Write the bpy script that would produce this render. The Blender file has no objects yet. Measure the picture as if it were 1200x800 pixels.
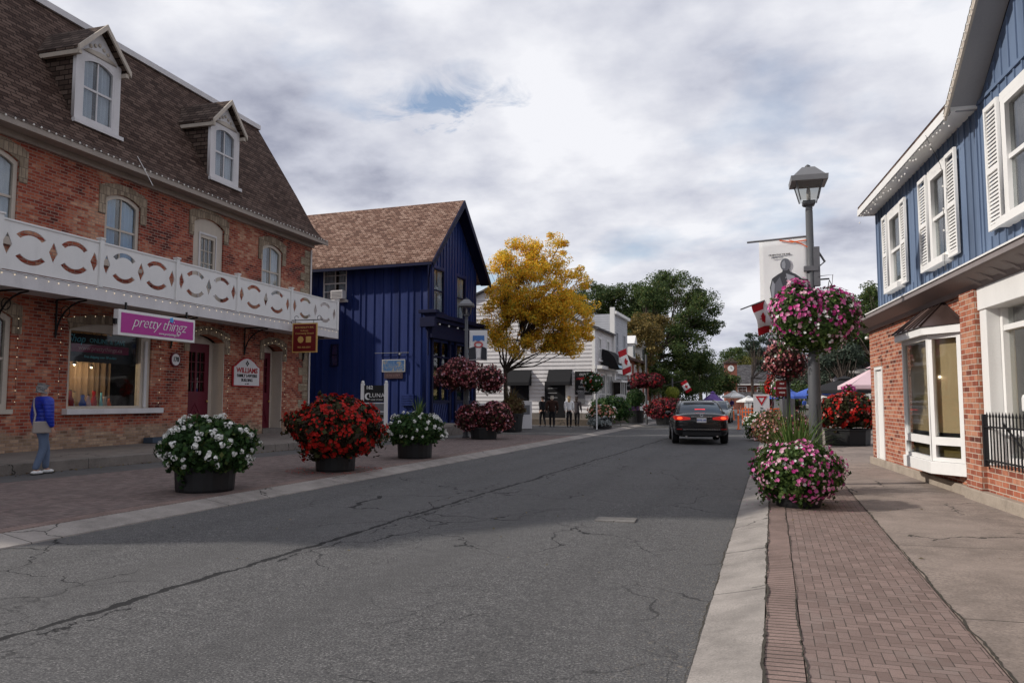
import bpy, bmesh, math, random
import numpy as np
from mathutils import Vector, Matrix, noise as mnoise
random.seed(7); rng = np.random.default_rng(7)
R = math.radians; PI = math.pi
S = bpy.context.scene; COL = S.collection

# ---------------------------------------------------------------- camera
CAMZ = 1.45; PITCH = math.atan(70/900.); YAW = math.atan(305*math.cos(PITCH)/900.)
cd = bpy.data.cameras.new('camera'); cam = bpy.data.objects.new('camera', cd); COL.objects.link(cam)
cam.location = (0, 0, CAMZ); cam.rotation_euler = (PI/2+PITCH, 0, YAW)
cd.lens = 27; cd.sensor_width = 36; cd.clip_start = 0.1; cd.clip_end = 3000
S.camera = cam
# ---------------------------------------------------------------- world: nishita sky and broken cloud
SUN = Vector((-2.4, -1.0, 1.62)).normalized()
elev = math.asin(SUN.z); azi = math.atan2(SUN.x, SUN.y)
wd = bpy.data.worlds.new('World'); S.world = wd; wd.use_nodes = True
def world():
    nt = wd.node_tree; nt.nodes.clear(); n = nt.nodes.new; L = nt.links.new
    def mth(op, a, b=None, c=None):
        m = n('ShaderNodeMath'); m.operation = op
        for i, v in enumerate((a, b, c)):
            if v is None: continue
            if isinstance(v, (int, float)): m.inputs[i].default_value = v
            else: L(v, m.inputs[i])
        return m.outputs[0]
    sky = n('ShaderNodeTexSky'); sky.sky_type = 'NISHITA'; sky.sun_disc = False
    sky.sun_elevation = elev; sky.sun_rotation = azi; sky.air_density = 1.0; sky.dust_density = 1.5
    bg1 = n('ShaderNodeBackground'); L(sky.outputs[0], bg1.inputs[0]); bg1.inputs[1].default_value = 0.12
    tc = n('ShaderNodeTexCoord'); sp = n('ShaderNodeSeparateXYZ'); L(tc.outputs['Generated'], sp.inputs[0])
    zz = mth('ADD', mth('MAXIMUM', sp.outputs[2], 0.0), 0.22)
    cx = mth('DIVIDE', sp.outputs[0], zz); cy = mth('DIVIDE', sp.outputs[1], zz)
    cb = n('ShaderNodeCombineXYZ'); L(cx, cb.inputs[0]); L(cy, cb.inputs[1])
    def noi(scale, det, rough, off, dist=0.3):
        mp = n('ShaderNodeMapping'); L(cb.outputs[0], mp.inputs[0]); mp.inputs['Location'].default_value = off
        t = n('ShaderNodeTexNoise'); L(mp.outputs[0], t.inputs['Vector']); t.inputs['Scale'].default_value = scale
        t.inputs['Detail'].default_value = det; t.inputs['Roughness'].default_value = rough; t.inputs['Distortion'].default_value = dist
        return t.outputs[0]
    shade = noi(2.1, 9, 0.54, (3.1, 1.7, 0), 0.0)
    big = noi(0.55, 4, 0.5, (9.2, 4.4, 2), 0.2)
    wisp = noi(7.0, 7, 0.62, (1.1, 8.7, 3), 0.6)
    cov = noi(1.25, 8, 0.52, (CLX, CLY, 5), 0.2)
    val = mth('ADD', mth('MULTIPLY', shade, 0.66), mth('MULTIPLY', big, 0.34))
    # a break in the cloud towards the upper middle of the street view
    gx = mth('MULTIPLY', mth('SUBTRACT', cx, GAPX), 5.5); gy = mth('MULTIPLY', mth('SUBTRACT', cy, GAPY), 9.0)
    gap = mth('POWER', 2.718, mth('MULTIPLY', mth('ADD', mth('MULTIPLY', gx, gx), mth('MULTIPLY', gy, gy)), -1.0))
    cov = mth('SUBTRACT', cov, mth('MULTIPLY', gap, mth('MULTIPLY', mth('MAXIMUM', mth('SUBTRACT', wisp, 0.36), 0.0), 1.25)))
    cr = n('ShaderNodeValToRGB'); L(val, cr.inputs[0]); e = cr.color_ramp.elements
    e[0].position = 0.385; e[0].color = (0.255, 0.27, 0.345, 1); e[1].position = 0.60; e[1].color = (0.70, 0.705, 0.74, 1)
    k = e.new(0.475); k.color = (0.46, 0.475, 0.545, 1)
    # clouds seen low over the horizon catch a little more light
    bg2 = n('ShaderNodeBackground'); L(cr.outputs[0], bg2.inputs[0]); bg2.inputs[1].default_value = 1.0
    cm = n('ShaderNodeValToRGB'); L(cov, cm.inputs[0]); e = cm.color_ramp.elements
    e[0].position = 0.28; e[0].color = (0.1, 0.1, 0.1, 1); e[1].position = 0.43; e[1].color = (1, 1, 1, 1)
    mx = n('ShaderNodeMixShader'); L(cm.outputs[0], mx.inputs[0]); L(bg1.outputs[0], mx.inputs[1]); L(bg2.outputs[0], mx.inputs[2])
    o = n('ShaderNodeOutputWorld'); L(mx.outputs[0], o.inputs[0])
CLX, CLY = 2.3, 7.7; GAPX, GAPY = -0.65, 1.49
world()
sl = bpy.data.lights.new('sun', 'SUN'); so = bpy.data.objects.new('sun', sl); COL.objects.link(so)
sl.energy = 2.8; sl.angle = R(1.2); sl.color = (1.0, 0.94, 0.86); so.location = (-20, -10, 30)
so.rotation_euler = (-SUN).to_track_quat('-Z', 'Y').to_euler()
S.view_settings.view_transform = 'Standard'; S.view_settings.look = 'None'; S.view_settings.gamma = 1
S.view_settings.use_curve_mapping = False; S.view_settings.exposure = 0.38
S.render.engine = 'CYCLES'

# ---------------------------------------------------------------- where a photo pixel at a depth lies in the street
_F = Vector((-math.sin(YAW)*math.cos(PITCH), math.cos(YAW)*math.cos(PITCH), math.sin(PITCH)))
_Rt = Vector((math.cos(YAW), math.sin(YAW), 0)); _U = _Rt.cross(_F)
def at(px, py, d): return Vector((0, 0, CAMZ)) + (_F + _Rt*((px-600)/900.) - _U*((py-400)/900.))*d

# ---------------------------------------------------------------- tagging and linking
def tag(o, label=None, cat=None, group=None, kind=None):
    if label: o['label'] = label
    if cat: o['category'] = cat
    if group: o['group'] = group
    if kind: o['kind'] = kind
    return o
def thing(name, label, cat, loc=(0, 0, 0), rotz=0, group=None):
    o = bpy.data.objects.new(name, None); COL.objects.link(o); o.empty_display_size = 0.2
    o.location = loc; o.rotation_euler = (0, 0, rotz)
    return tag(o, label, cat, group)
def kids(o): return [c for c in bpy.data.objects if c.parent == o]
def dup(o, loc=None, rotz=None, label=None, group=None, parent=None, scale=None):
    c = o.copy(); COL.objects.link(c)
    if parent: c.parent = parent
    for ch in kids(o): dup(ch, parent=c)
    if loc is not None: c.location = loc
    if rotz is not None: c.rotation_euler = (0, 0, rotz)
    if label: c['label'] = label
    if group: c['group'] = group
    if scale: c.scale = (scale,)*3
    return c

# ---------------------------------------------------------------- mesh builder
class MB:
    def __init__(s): s.v = []; s.f = []; s.m = []
    def add(s, vs, fs, mi=0):
        b = len(s.v); s.v += [tuple(v) for v in vs]; s.f += [tuple(b+i for i in f) for f in fs]; s.m += [mi]*len(fs); return s
    def box(s, x0, x1, y0, y1, z0, z1, mi=0):
        vs = [(x, y, z) for z in (z0, z1) for y in (y0, y1) for x in (x0, x1)]
        return s.add(vs, [(0, 2, 3, 1), (4, 5, 7, 6), (0, 1, 5, 4), (2, 6, 7, 3), (0, 4, 6, 2), (1, 3, 7, 5)], mi)
    def prism(s, poly, a0, a1, axis='y', mi=0):
        n = len(poly)
        def P(p, a): return {'y': (p[0], a, p[1]), 'x': (a, p[0], p[1]), 'z': (p[0], p[1], a)}[axis]
        vs = [P(p, a0) for p in poly] + [P(p, a1) for p in poly]
        fs = [tuple(range(n)), tuple(range(2*n-1, n-1, -1))] + [(i, (i+1) % n, n+(i+1) % n, n+i) for i in range(n)]
        return s.add(vs, fs, mi)
    def tube(s, pts, rad, n=8, mi=0, caps=True):
        pts = [Vector(p) for p in pts]
        if isinstance(rad, (int, float)): rad = [rad]*len(pts)
        rings = []; up = Vector((0, 0, 1))
        for i, p in enumerate(pts):
            d = (pts[min(i+1, len(pts)-1)] - pts[max(i-1, 0)]).normalized()
            a = d.cross(up)
            if a.length < 1e-3: a = d.cross(Vector((1, 0, 0)))
            a.normalize(); b = d.cross(a)
            rings.append([p + (a*math.cos(t)+b*math.sin(t))*rad[i] for t in [2*PI*k/n for k in range(n)]])
        vs = [v for r in rings for v in r]; fs = []
        for i in range(len(pts)-1):
            for k in range(n): fs.append((i*n+k, i*n+(k+1) % n, (i+1)*n+(k+1) % n, (i+1)*n+k))
        if caps: fs += [tuple(range(n-1, -1, -1)), tuple(range((len(pts)-1)*n, len(pts)*n))]
        return s.add(vs, fs, mi)
    def lathe(s, prof, cx=0, cy=0, n=24, mi=0, rot=0):
        vs = []; fs = []
        for r, z in prof:
            for k in range(n):
                t = 2*PI*k/n+rot; vs.append((cx+r*math.cos(t), cy+r*math.sin(t), z))
        for i in range(len(prof)-1):
            for k in range(n): fs.append((i*n+k, i*n+(k+1) % n, (i+1)*n+(k+1) % n, (i+1)*n+k))
        fs += [tuple(range(n-1, -1, -1)), tuple(range((len(prof)-1)*n, len(prof)*n))]
        return s.add(vs, fs, mi)
    def ball(s, c, r, n=8, mi=0):
        if isinstance(r, (int, float)): r = (r, r, r)
        vs = [(c[0], c[1], c[2]-r[2])]; m = n//2
        for i in range(1, m):
            a = -PI/2+PI*i/m
            for k in range(n):
                t = 2*PI*k/n; vs.append((c[0]+r[0]*math.cos(a)*math.cos(t), c[1]+r[1]*math.cos(a)*math.sin(t), c[2]+r[2]*math.sin(a)))
        vs.append((c[0], c[1], c[2]+r[2])); fs = []
        for k in range(n): fs.append((0, 1+(k+1) % n, 1+k))
        for i in range(m-2):
            for k in range(n): a = 1+i*n; fs.append((a+k, a+(k+1) % n, a+n+(k+1) % n, a+n+k))
        a = 1+(m-2)*n
        for k in range(n): fs.append((a+k, a+(k+1) % n, len(vs)-1))
        return s.add(vs, fs, mi)
    def build(s, name, mats, parent=None, smooth=False, bevel=0, fix=True):
        me = bpy.data.meshes.new(name); me.from_pydata(s.v, [], s.f)
        if not isinstance(mats, (list, tuple)): mats = [mats]
        for m in mats: me.materials.append(m)
        me.polygons.foreach_set('material_index', s.m)
        if fix:
            bm = bmesh.new(); bm.from_mesh(me); bmesh.ops.recalc_face_normals(bm, faces=bm.faces); bm.to_mesh(me); bm.free()
        if smooth: me.polygons.foreach_set('use_smooth', [True]*len(me.polygons))
        o = bpy.data.objects.new(name, me); COL.objects.link(o)
        if parent: o.parent = parent
        if bevel:
            b = o.modifiers.new('bevel', 'BEVEL'); b.width = bevel; b.segments = 2; b.limit_method = 'ANGLE'
        return o
def curve_mesh(loops, depth):
    cu = bpy.data.curves.new('c', 'CURVE'); cu.dimensions = '2D'; cu.fill_mode = 'BOTH'; cu.extrude = depth/2
    for lp in loops:
        sp = cu.splines.new('POLY'); sp.points.add(len(lp)-1)
        for i, p in enumerate(lp): sp.points[i].co = (p[0], p[1], 0, 1)
        sp.use_cyclic_u = True
    o = bpy.data.objects.new('c', cu); me = bpy.data.meshes.new_from_object(o); bpy.data.objects.remove(o); return me
def plate(name, loops, depth, mat, parent=None, y=0, M=None):
    """outline with holes in local x,z; centred at local y"""
    me = curve_mesh(loops, depth); me.name = name
    T = Matrix(((1, 0, 0, 0), (0, 0, -1, y), (0, 1, 0, 0), (0, 0, 0, 1)))
    if M is not None: T = M @ T
    me.transform(T); me.materials.clear(); me.materials.append(mat)
    o = bpy.data.objects.new(name, me); COL.objects.link(o)
    if parent: o.parent = parent
    return o
def lettering(txt, size, mat, parent, M, shear=0, sx=1.0, bold=0.0, name='lettering', align='CENTER', sp=1.0):
    cu = bpy.data.curves.new('t', 'FONT'); cu.body = txt; cu.size = size; cu.align_x = align; cu.align_y = 'CENTER'
    cu.extrude = 0.004; cu.shear = shear; cu.offset = bold; cu.resolution_u = 2; cu.space_character = sp
    o = bpy.data.objects.new('t', cu); me = bpy.data.meshes.new_from_object(o); bpy.data.objects.remove(o)
    T = Matrix(((sx, 0, 0, 0), (0, 0, -1, 0), (0, 1, 0, 0), (0, 0, 0, 1)))
    me.transform(M @ T); me.materials.clear(); me.materials.append(mat)
    o = bpy.data.objects.new(name, me); COL.objects.link(o); o.parent = parent; return o
TR = Matrix.Translation
def RZ(a): return Matrix.Rotation(a, 4, 'Z')
def rect(x0, x1, z0, z1): return [(x0, z0), (x1, z0), (x1, z1), (x0, z1)]
def arch(x0, x1, z0, z1, rise, n=10):
    """door or window outline with a segmental arched head; z1 is the crown"""
    pts = [(x0, z0), (x1, z0)]; c = (x0+x1)/2; h = (x1-x0)/2; rad = (h*h+rise*rise)/(2*rise); zc = z1-rad; a = math.asin(h/rad)
    for i in range(n+1):
        t = a-2*a*i/n; pts.append((c+rad*math.sin(t), zc+rad*math.cos(t)))
    return pts

# ---------------------------------------------------------------- node materials
class NT:
    def __init__(s, name):
        s.mat = bpy.data.materials.new(name); s.mat.use_nodes = True; s.nt = s.mat.node_tree; s.nt.nodes.clear()
        s.out = s.nt.nodes.new('ShaderNodeOutputMaterial'); s.b = s.nt.nodes.new('ShaderNodeBsdfPrincipled')
        s.L(s.b.outputs[0], s.out.inputs[0])
    def L(s, a, b): s.nt.links.new(a, b)
    def n(s, t): return s.nt.nodes.new(t)
    def m(s, op, a, b=None, c=None, clamp=False):
        k = s.n('ShaderNodeMath'); k.operation = op; k.use_clamp = clamp
        for i, v in enumerate((a, b, c)):
            if v is None: continue
            if isinstance(v, (int, float)): k.inputs[i].default_value = v
            else: s.L(v, k.inputs[i])
        return k.outputs[0]
    def co(s, kind='Object'):
        return s.n('ShaderNodeTexCoord').outputs[kind]
    def sep(s, v):
        k = s.n('ShaderNodeSeparateXYZ'); s.L(v, k.inputs[0]); return k.outputs
    def comb(s, x, y, z=0.0):
        k = s.n('ShaderNodeCombineXYZ')
        for i, v in enumerate((x, y, z)):
            if isinstance(v, (int, float)): k.inputs[i].default_value = v
            else: s.L(v, k.inputs[i])
        return k.outputs[0]
    def noise(s, v, scale, det=3, rough=0.5, dist=0.0, sc3=None):
        if sc3:
            mp = s.n('ShaderNodeMapping'); s.L(v, mp.inputs[0]); mp.inputs['Scale'].default_value = sc3; v = mp.outputs[0]
        k = s.n('ShaderNodeTexNoise'); s.L(v, k.inputs['Vector']); k.inputs['Scale'].default_value = scale
        k.inputs['Detail'].default_value = det; k.inputs['Roughness'].default_value = rough; k.inputs['Distortion'].default_value = dist
        return k.outputs[0]
    def ramp(s, f, stops):
        k = s.n('ShaderNodeValToRGB'); s.L(f, k.inputs[0]); e = k.color_ramp.elements
        def c4(c): return (c, c, c, 1) if isinstance(c, (int, float)) else (*c, 1)
        e[0].position, e[0].color = stops[0][0], c4(stops[0][1]); e[1].position, e[1].color = stops[-1][0], c4(stops[-1][1])
        for p, c in stops[1:-1]: q = e.new(p); q.color = c4(c)
        return k.outputs[0]
    def mix(s, f, a, b, mode='MIX'):
        k = s.n('ShaderNodeMix'); k.data_type = 'RGBA'; k.blend_type = mode
        for i, v in ((0, f), (6, a), (7, b)):
            if isinstance(v, (int, float)): k.inputs[i].default_value = v if i == 0 else (v, v, v, 1)
            elif isinstance(v, tuple): k.inputs[i].default_value = (*v, 1)
            else: s.L(v, k.inputs[i])
        return k.outputs[2]
    def bump(s, h, strength=0.4, dist=0.02):
        k = s.n('ShaderNodeBump'); s.L(h, k.inputs['Height']); k.inputs['Strength'].default_value = strength
        k.inputs['Distance'].default_value = dist; s.L(k.outputs[0], s.b.inputs['Normal'])
    def done(s, col, rough=0.7, spec=0.3, metal=0.0):
        if isinstance(col, tuple): s.b.inputs['Base Color'].default_value = (*col, 1)
        else: s.L(col, s.b.inputs['Base Color'])
        if isinstance(rough, (int, float)): s.b.inputs['Roughness'].default_value = rough
        else: s.L(rough, s.b.inputs['Roughness'])
        s.b.inputs['Specular IOR Level'].default_value = spec; s.b.inputs['Metallic'].default_value = metal
        return s.mat
def sc(c, k): return tuple(min(1, x*k) for x in c)
def paint(name, c, rough=0.55, var=0.18, scale=3.0, spec=0.3, metal=0.0, bump=0.0, streak=False):
    """paint, metal or cloth of one colour with uneven wear"""
    s = NT(name); v = s.co()
    a = s.noise(v, scale, 5, 0.6, 0.2, (1, 1, 0.3) if streak else None); b = s.noise(v, scale*14, 3, 0.6)
    f = s.m('ADD', s.m('MULTIPLY', a, 0.65), s.m('MULTIPLY', b, 0.35))
    col = s.ramp(f, [(0.3, sc(c, 1-var)), (0.5, c), (0.7, sc(c, 1+var*0.6))])
    if bump: s.bump(b, bump, 0.01)
    return s.done(col, s.m('ADD', s.m('MULTIPLY', a, 0.25), rough-0.12, clamp=True), spec, metal)
def brickmat(name, cols, mortar, bw=0.22, bh=0.075, patch=None, lower=None, msize=0.009, rowblend=0.5):
    """wall brick; cols = ramp stops over a random value of each brick"""
    s = NT(name); v = s.co(); x, y, z = s.sep(v)
    u = s.m('ADD', x, y); vec = s.comb(u, z)
    br = s.n('ShaderNodeTexBrick'); s.L(vec, br.inputs['Vector']); br.inputs['Scale'].default_value = 1
    br.inputs['Brick Width'].default_value = bw; br.inputs['Row Height'].default_value = bh; br.inputs['Mortar Size'].default_value = msize
    br.inputs['Mortar Smooth'].default_value = 0.3; br.inputs['Color1'].default_value = (0, 0, 0, 1); br.inputs['Color2'].default_value = (1, 1, 1, 1)
    br.inputs['Mortar'].default_value = (0.5, 0.5, 0.5, 1)
    pt = s.noise(vec, 0.55, 4, 0.65, 0.6)
    f = s.m('ADD', s.m('MULTIPLY', br.outputs[0], 1-rowblend), s.m('MULTIPLY', s.ramp(pt, [(0.36, 0.0), (0.64, 1.0)]), rowblend))
    col = s.ramp(f, cols)
    if patch:
        p2 = s.noise(vec, 0.9, 3, 0.5, 0.8)
        col = s.mix(s.ramp(p2, [(0.52, 0.0), (0.62, 0.75)]), col, s.mix(br.outputs[0], patch[0], patch[1]))
    if lower:
        zl, c1, c2 = lower
        e = s.m('ADD', z, s.m('MULTIPLY', s.noise(vec, 2.2, 3), -0.9))
        w = s.ramp(s.m('SUBTRACT', zl, e), [(0.0, 0.0), (0.25, 0.85)])
        col = s.mix(w, col, s.mix(br.outputs[0], c1, c2))
    dirt = s.noise(v, 7.0, 5, 0.7)
    col = s.mix(s.ramp(dirt, [(0.35, 0.35), (0.6, 0.0)]), col, (0.05, 0.035, 0.03))
    col = s.mix(br.outputs[1], col, mortar)
    s.bump(s.m('SUBTRACT', s.m('MULTIPLY', dirt, 0.3), br.outputs[1]), 0.6, 0.012)
    return s.done(col, 0.9, 0.15)
def shingle(name, cols, u='x', rh=0.15, w=0.32, zs=1.2):
    s = NT(name); v = s.co(); x, y, z = s.sep(v)
    uu = x if u == 'x' else y
    vec = s.comb(uu, s.m('MULTIPLY', z, zs))
    br = s.n('ShaderNodeTexBrick'); s.L(vec, br.inputs['Vector']); br.inputs['Scale'].default_value = 1
    br.inputs['Brick Width'].default_value = w; br.inputs['Row Height'].default_value = rh; br.inputs['Mortar Size'].default_value = 0.014
    br.inputs['Color1'].default_value = (0, 0, 0, 1); br.inputs['Color2'].default_value = (1, 1, 1, 1); br.inputs['Mortar'].default_value = (0, 0, 0, 1)
    br.offset_frequency = 2; br.offset = 0.43
    f = s.m('ADD', s.m('MULTIPLY', br.outputs[0], 0.65), s.m('MULTIPLY', s.noise(vec, 1.1, 5, 0.7), 0.5))
    col = s.ramp(f, cols); col = s.mix(s.m('MULTIPLY', br.outputs[1], 0.75), col, sc(cols[0][1], 0.3))
    g = s.noise(v, 60, 2); col = s.mix(s.ramp(g, [(0.35, 0.3), (0.6, 0.0)]), col, sc(cols[0][1], 0.5))
    # each course is thickest at its lower edge
    saw = s.m('FRACT', s.m('DIVIDE', s.m('MULTIPLY', z, zs), rh))
    s.bump(s.m('SUBTRACT', s.m('MULTIPLY', saw, -1.0), br.outputs[1]), 0.7, 0.02)
    return s.done(col, 0.92, 0.15)
def leafmat(name, stops, trans=0.3, rough=0.6):
    s = NT(name); g = s.n('ShaderNodeNewGeometry'); col = s.ramp(g.outputs['Random Per Island'], stops)
    s.done(col, rough, 0.25)
    t = s.n('ShaderNodeBsdfTranslucent'); s.L(col, t.inputs[0]); mx = s.n('ShaderNodeMixShader'); mx.inputs[0].default_value = trans
    s.L(s.b.outputs[0], mx.inputs[1]); s.L(t.outputs[0], mx.inputs[2]); s.L(mx.outputs[0], s.out.inputs[0])
    return s.mat
def glassmat(name, tint=(0.9, 0.95, 1.0), refl=0.14, dirty=0.03):
    s = NT(name); tr = s.n('ShaderNodeBsdfTransparent'); tr.inputs[0].default_value = (*tint, 1)
    gl = s.n('ShaderNodeBsdfGlossy'); gl.inputs['Roughness'].default_value = dirty
    lw = s.n('ShaderNodeLayerWeight'); lw.inputs[0].default_value = 0.5
    wv = s.noise(s.co(), 1.3, 2); bp = s.n('ShaderNodeBump'); s.L(wv, bp.inputs['Height']); bp.inputs['Strength'].default_value = 0.12
    bp.inputs['Distance'].default_value = 0.02; s.L(bp.outputs[0], gl.inputs['Normal'])
    f = s.m('ADD', s.m('MULTIPLY', s.m('POWER', lw.outputs['Facing'], 3.5), 0.45), refl*0.5, clamp=True)
    mx = s.n('ShaderNodeMixShader'); s.L(f, mx.inputs[0]); s.L(tr.outputs[0], mx.inputs[1]); s.L(gl.outputs[0], mx.inputs[2])
    s.L(mx.outputs[0], s.out.inputs[0]); return s.mat
def emit(name, c, k):
    s = NT(name); s.done(c, 0.4); s.b.inputs['Emission Color'].default_value = (*c, 1); s.b.inputs['Emission Strength'].default_value = k; return s.mat

def asphalt():
    s = NT('asphalt'); v = s.co(); x, y, z = s.sep(v)
    fine = s.noise(v, 70, 4, 0.85); mid = s.noise(v, 9, 5, 0.65); big = s.noise(v, 0.35, 4, 0.55, 0.5)
    col = s.ramp(fine, [(0.36, (0.026, 0.026, 0.027)), (0.48, (0.088, 0.086, 0.087)), (0.60, (0.200, 0.194, 0.188)), (0.70, (0.50, 0.48, 0.45))])
    col = s.mix(s.ramp(mid, [(0.35, 0.38), (0.65, 0.0)]), col, (0.038, 0.037, 0.038))
    col = s.mix(s.ramp(big, [(0.4, 0.0), (0.7, 0.35)]), col, (0.125, 0.122, 0.12))
    for off in (-6.3, -5.2, -3.0, -1.6):
        tk = s.m('ABSOLUTE', s.m('ADD', s.m('SUBTRACT', x, off), s.m('MULTIPLY', s.m('SUBTRACT', s.noise(v, 0.25, 2), 0.5), 0.8)))
        col = s.mix(s.ramp(tk, [(0.0, 0.16), (0.32, 0.0)]), col, (0.045, 0.044, 0.043))
    st = s.noise(v, 1.7, 6, 0.75, 1.2); col = s.mix(s.ramp(st, [(0.60, 0.0), (0.70, 0.4)]), col, (0.038, 0.037, 0.036))
    gr = s.noise(v, 28, 3, 0.7); edge = s.ramp(s.m('ABSOLUTE', s.m('ADD', x, 3.85)), [(0.0, 0.0), (1.0, 0.0)])
    grit = s.m('MULTIPLY', s.m('GREATER_THAN', gr, 0.62), s.ramp(s.m('SUBTRACT', s.m('ABSOLUTE', s.m('ADD', x, 3.85)), 2.7), [(0.0, 0.0), (0.75, 0.7)])); col = s.mix(grit, col, (0.26, 0.22, 0.17))
    # long paving joint sealed with tar near the middle of the road
    wob = s.noise(v, 0.6, 4, 0.6); wob2 = s.noise(v, 6, 3, 0.6)
    line = s.m('ADD', s.m('ADD', x, 4.50), s.m('MULTIPLY', y, -0.020))
    d = s.m('ABSOLUTE', s.m('ADD', line, s.m('ADD', s.m('MULTIPLY', s.m('SUBTRACT', wob, 0.5), 0.35), s.m('MULTIPLY', s.m('SUBTRACT', wob2, 0.5), 0.12))))
    wd_ = s.m('MULTIPLY', s.noise(v, 3.1, 3), 0.062)
    seam = s.m('LESS_THAN', d, wd_)
    d2 = s.m('ABSOLUTE', s.m('ADD', s.m('ADD', line, -0.13), s.m('ADD', s.m('MULTIPLY', s.m('SUBTRACT', wob, 0.5), 0.5), s.m('MULTIPLY', s.m('SUBTRACT', wob2, 0.5), 0.35))))
    seam2 = s.m('MULTIPLY', s.m('LESS_THAN', d2, 0.012), s.m('GREATER_THAN', s.noise(v, 0.8, 2), 0.48))
    # web of fine cracks
    dv = s.n('ShaderNodeVectorMath'); dv.operation = 'MULTIPLY_ADD'
    nc = s.n('ShaderNodeTexNoise'); s.L(v, nc.inputs['Vector']); nc.inputs['Scale'].default_value = 1.6; nc.inputs['Detail'].default_value = 6
    s.L(nc.outputs[1], dv.inputs[0]); dv.inputs[1].default_value = (0.9, 0.9, 0); s.L(v, dv.inputs[2])
    vo = s.n('ShaderNodeTexVoronoi'); vo.feature = 'DISTANCE_TO_EDGE'; s.L(dv.outputs[0], vo.inputs['Vector']); vo.inputs['Scale'].default_value = 0.62
    msk = s.ramp(s.noise(v, 0.33, 3, 0.5), [(0.46, 0.0), (0.56, 1.0)])
    wc = s.m('MULTIPLY', s.noise(v, 4.0, 3), 0.011)
    web = s.m('MULTIPLY', s.m('LESS_THAN', vo.outputs['Distance'], wc), msk)
    vo2 = s.n('ShaderNodeTexVoronoi'); vo2.feature = 'DISTANCE_TO_EDGE'; s.L(dv.outputs[0], vo2.inputs['Vector']); vo2.inputs['Scale'].default_value = 2.6
    msk2 = s.ramp(s.noise(v, 0.5, 3, 0.5, 0.0, (1, 1, 1)), [(0.56, 0.0), (0.64, 1.0)])
    web2 = s.m('MULTIPLY', s.m('LESS_THAN', vo2.outputs['Distance'], 0.014), msk2)
    cr = s.m('MAXIMUM', s.m('MAXIMUM', seam, seam2), s.m('MAXIMUM', web, s.m('MULTIPLY', web2, 0.6)))
    col = s.mix(s.m('MULTIPLY', cr, 0.9), col, (0.010, 0.010, 0.011))
    s.bump(s.m('SUBTRACT', s.m('ADD', fine, s.m('MULTIPLY', mid, 0.5)), s.m('MULTIPLY', cr, 2.0)), 0.5, 0.008)
    return s.done(col, 0.88, 0.22)
def herring(name, c1, c2, c3, w=0.105, gap=0.075, mortar=(0.035, 0.03, 0.028)):
    s = NT(name); v = s.co(); x, y, z = s.sep(v)
    X = s.m('DIVIDE', s.m('ADD', x, 60.0), w); Y = s.m('DIVIDE', s.m('ADD', y, 60.0), w)
    i = s.m('FLOOR', X); j = s.m('FLOOR', Y); fx = s.m('FRACT', X); fy = s.m('FRACT', Y)
    k = s.m('FLOORED_MODULO', s.m('SUBTRACT', i, j), 4.0)
    def eq(n_): return s.m('COMPARE', k, float(n_), 0.1)
    k0, k1, k2, k3 = eq(0), eq(1), eq(2), eq(3)
    jit = s.m('MULTIPLY', s.noise(v, 9, 3), gap*1.5)
    L_ = s.m('MULTIPLY', s.m('LESS_THAN', fx, jit), s.m('SUBTRACT', 1.0, k1)); Rr = s.m('MULTIPLY', s.m('GREATER_THAN', fx, s.m('SUBTRACT', 1.0, jit)), s.m('SUBTRACT', 1.0, k0))
    B_ = s.m('MULTIPLY', s.m('LESS_THAN', fy, jit), s.m('SUBTRACT', 1.0, k2)); T_ = s.m('MULTIPLY', s.m('GREATER_THAN', fy, s.m('SUBTRACT', 1.0, jit)), s.m('SUBTRACT', 1.0, k3))
    mo = s.m('MAXIMUM', s.m('MAXIMUM', L_, Rr), s.m('MAXIMUM', B_, T_))
    wn = s.n('ShaderNodeTexWhiteNoise'); wn.noise_dimensions = '2D'
    s.L(s.comb(s.m('SUBTRACT', i, k1), s.m('SUBTRACT', j, k2)), wn.inputs['Vector'])
    big = s.noise(v, 0.8, 4, 0.6)
    col = s.ramp(s.m('ADD', s.m('MULTIPLY', wn.outputs[0], 0.6), s.m('MULTIPLY', big, 0.4)), [(0.15, c1), (0.5, c2), (0.85, c3)])
    fn = s.noise(v, 130, 3, 0.8); col = s.mix(s.ramp(fn, [(0.35, 0.45), (0.6, 0.0)]), col, sc(c1, 0.45))
    col = s.mix(s.ramp(s.noise(v, 3.2, 5, 0.7), [(0.5, 0.0), (0.72, 0.35)]), col, (0.24, 0.21, 0.19))
    col = s.mix(mo, col, mortar); s.bump(s.m('SUBTRACT', s.m('MULTIPLY', fn, 0.25), mo), 0.6, 0.01)
    return s.done(col, 0.9, 0.2)
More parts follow.
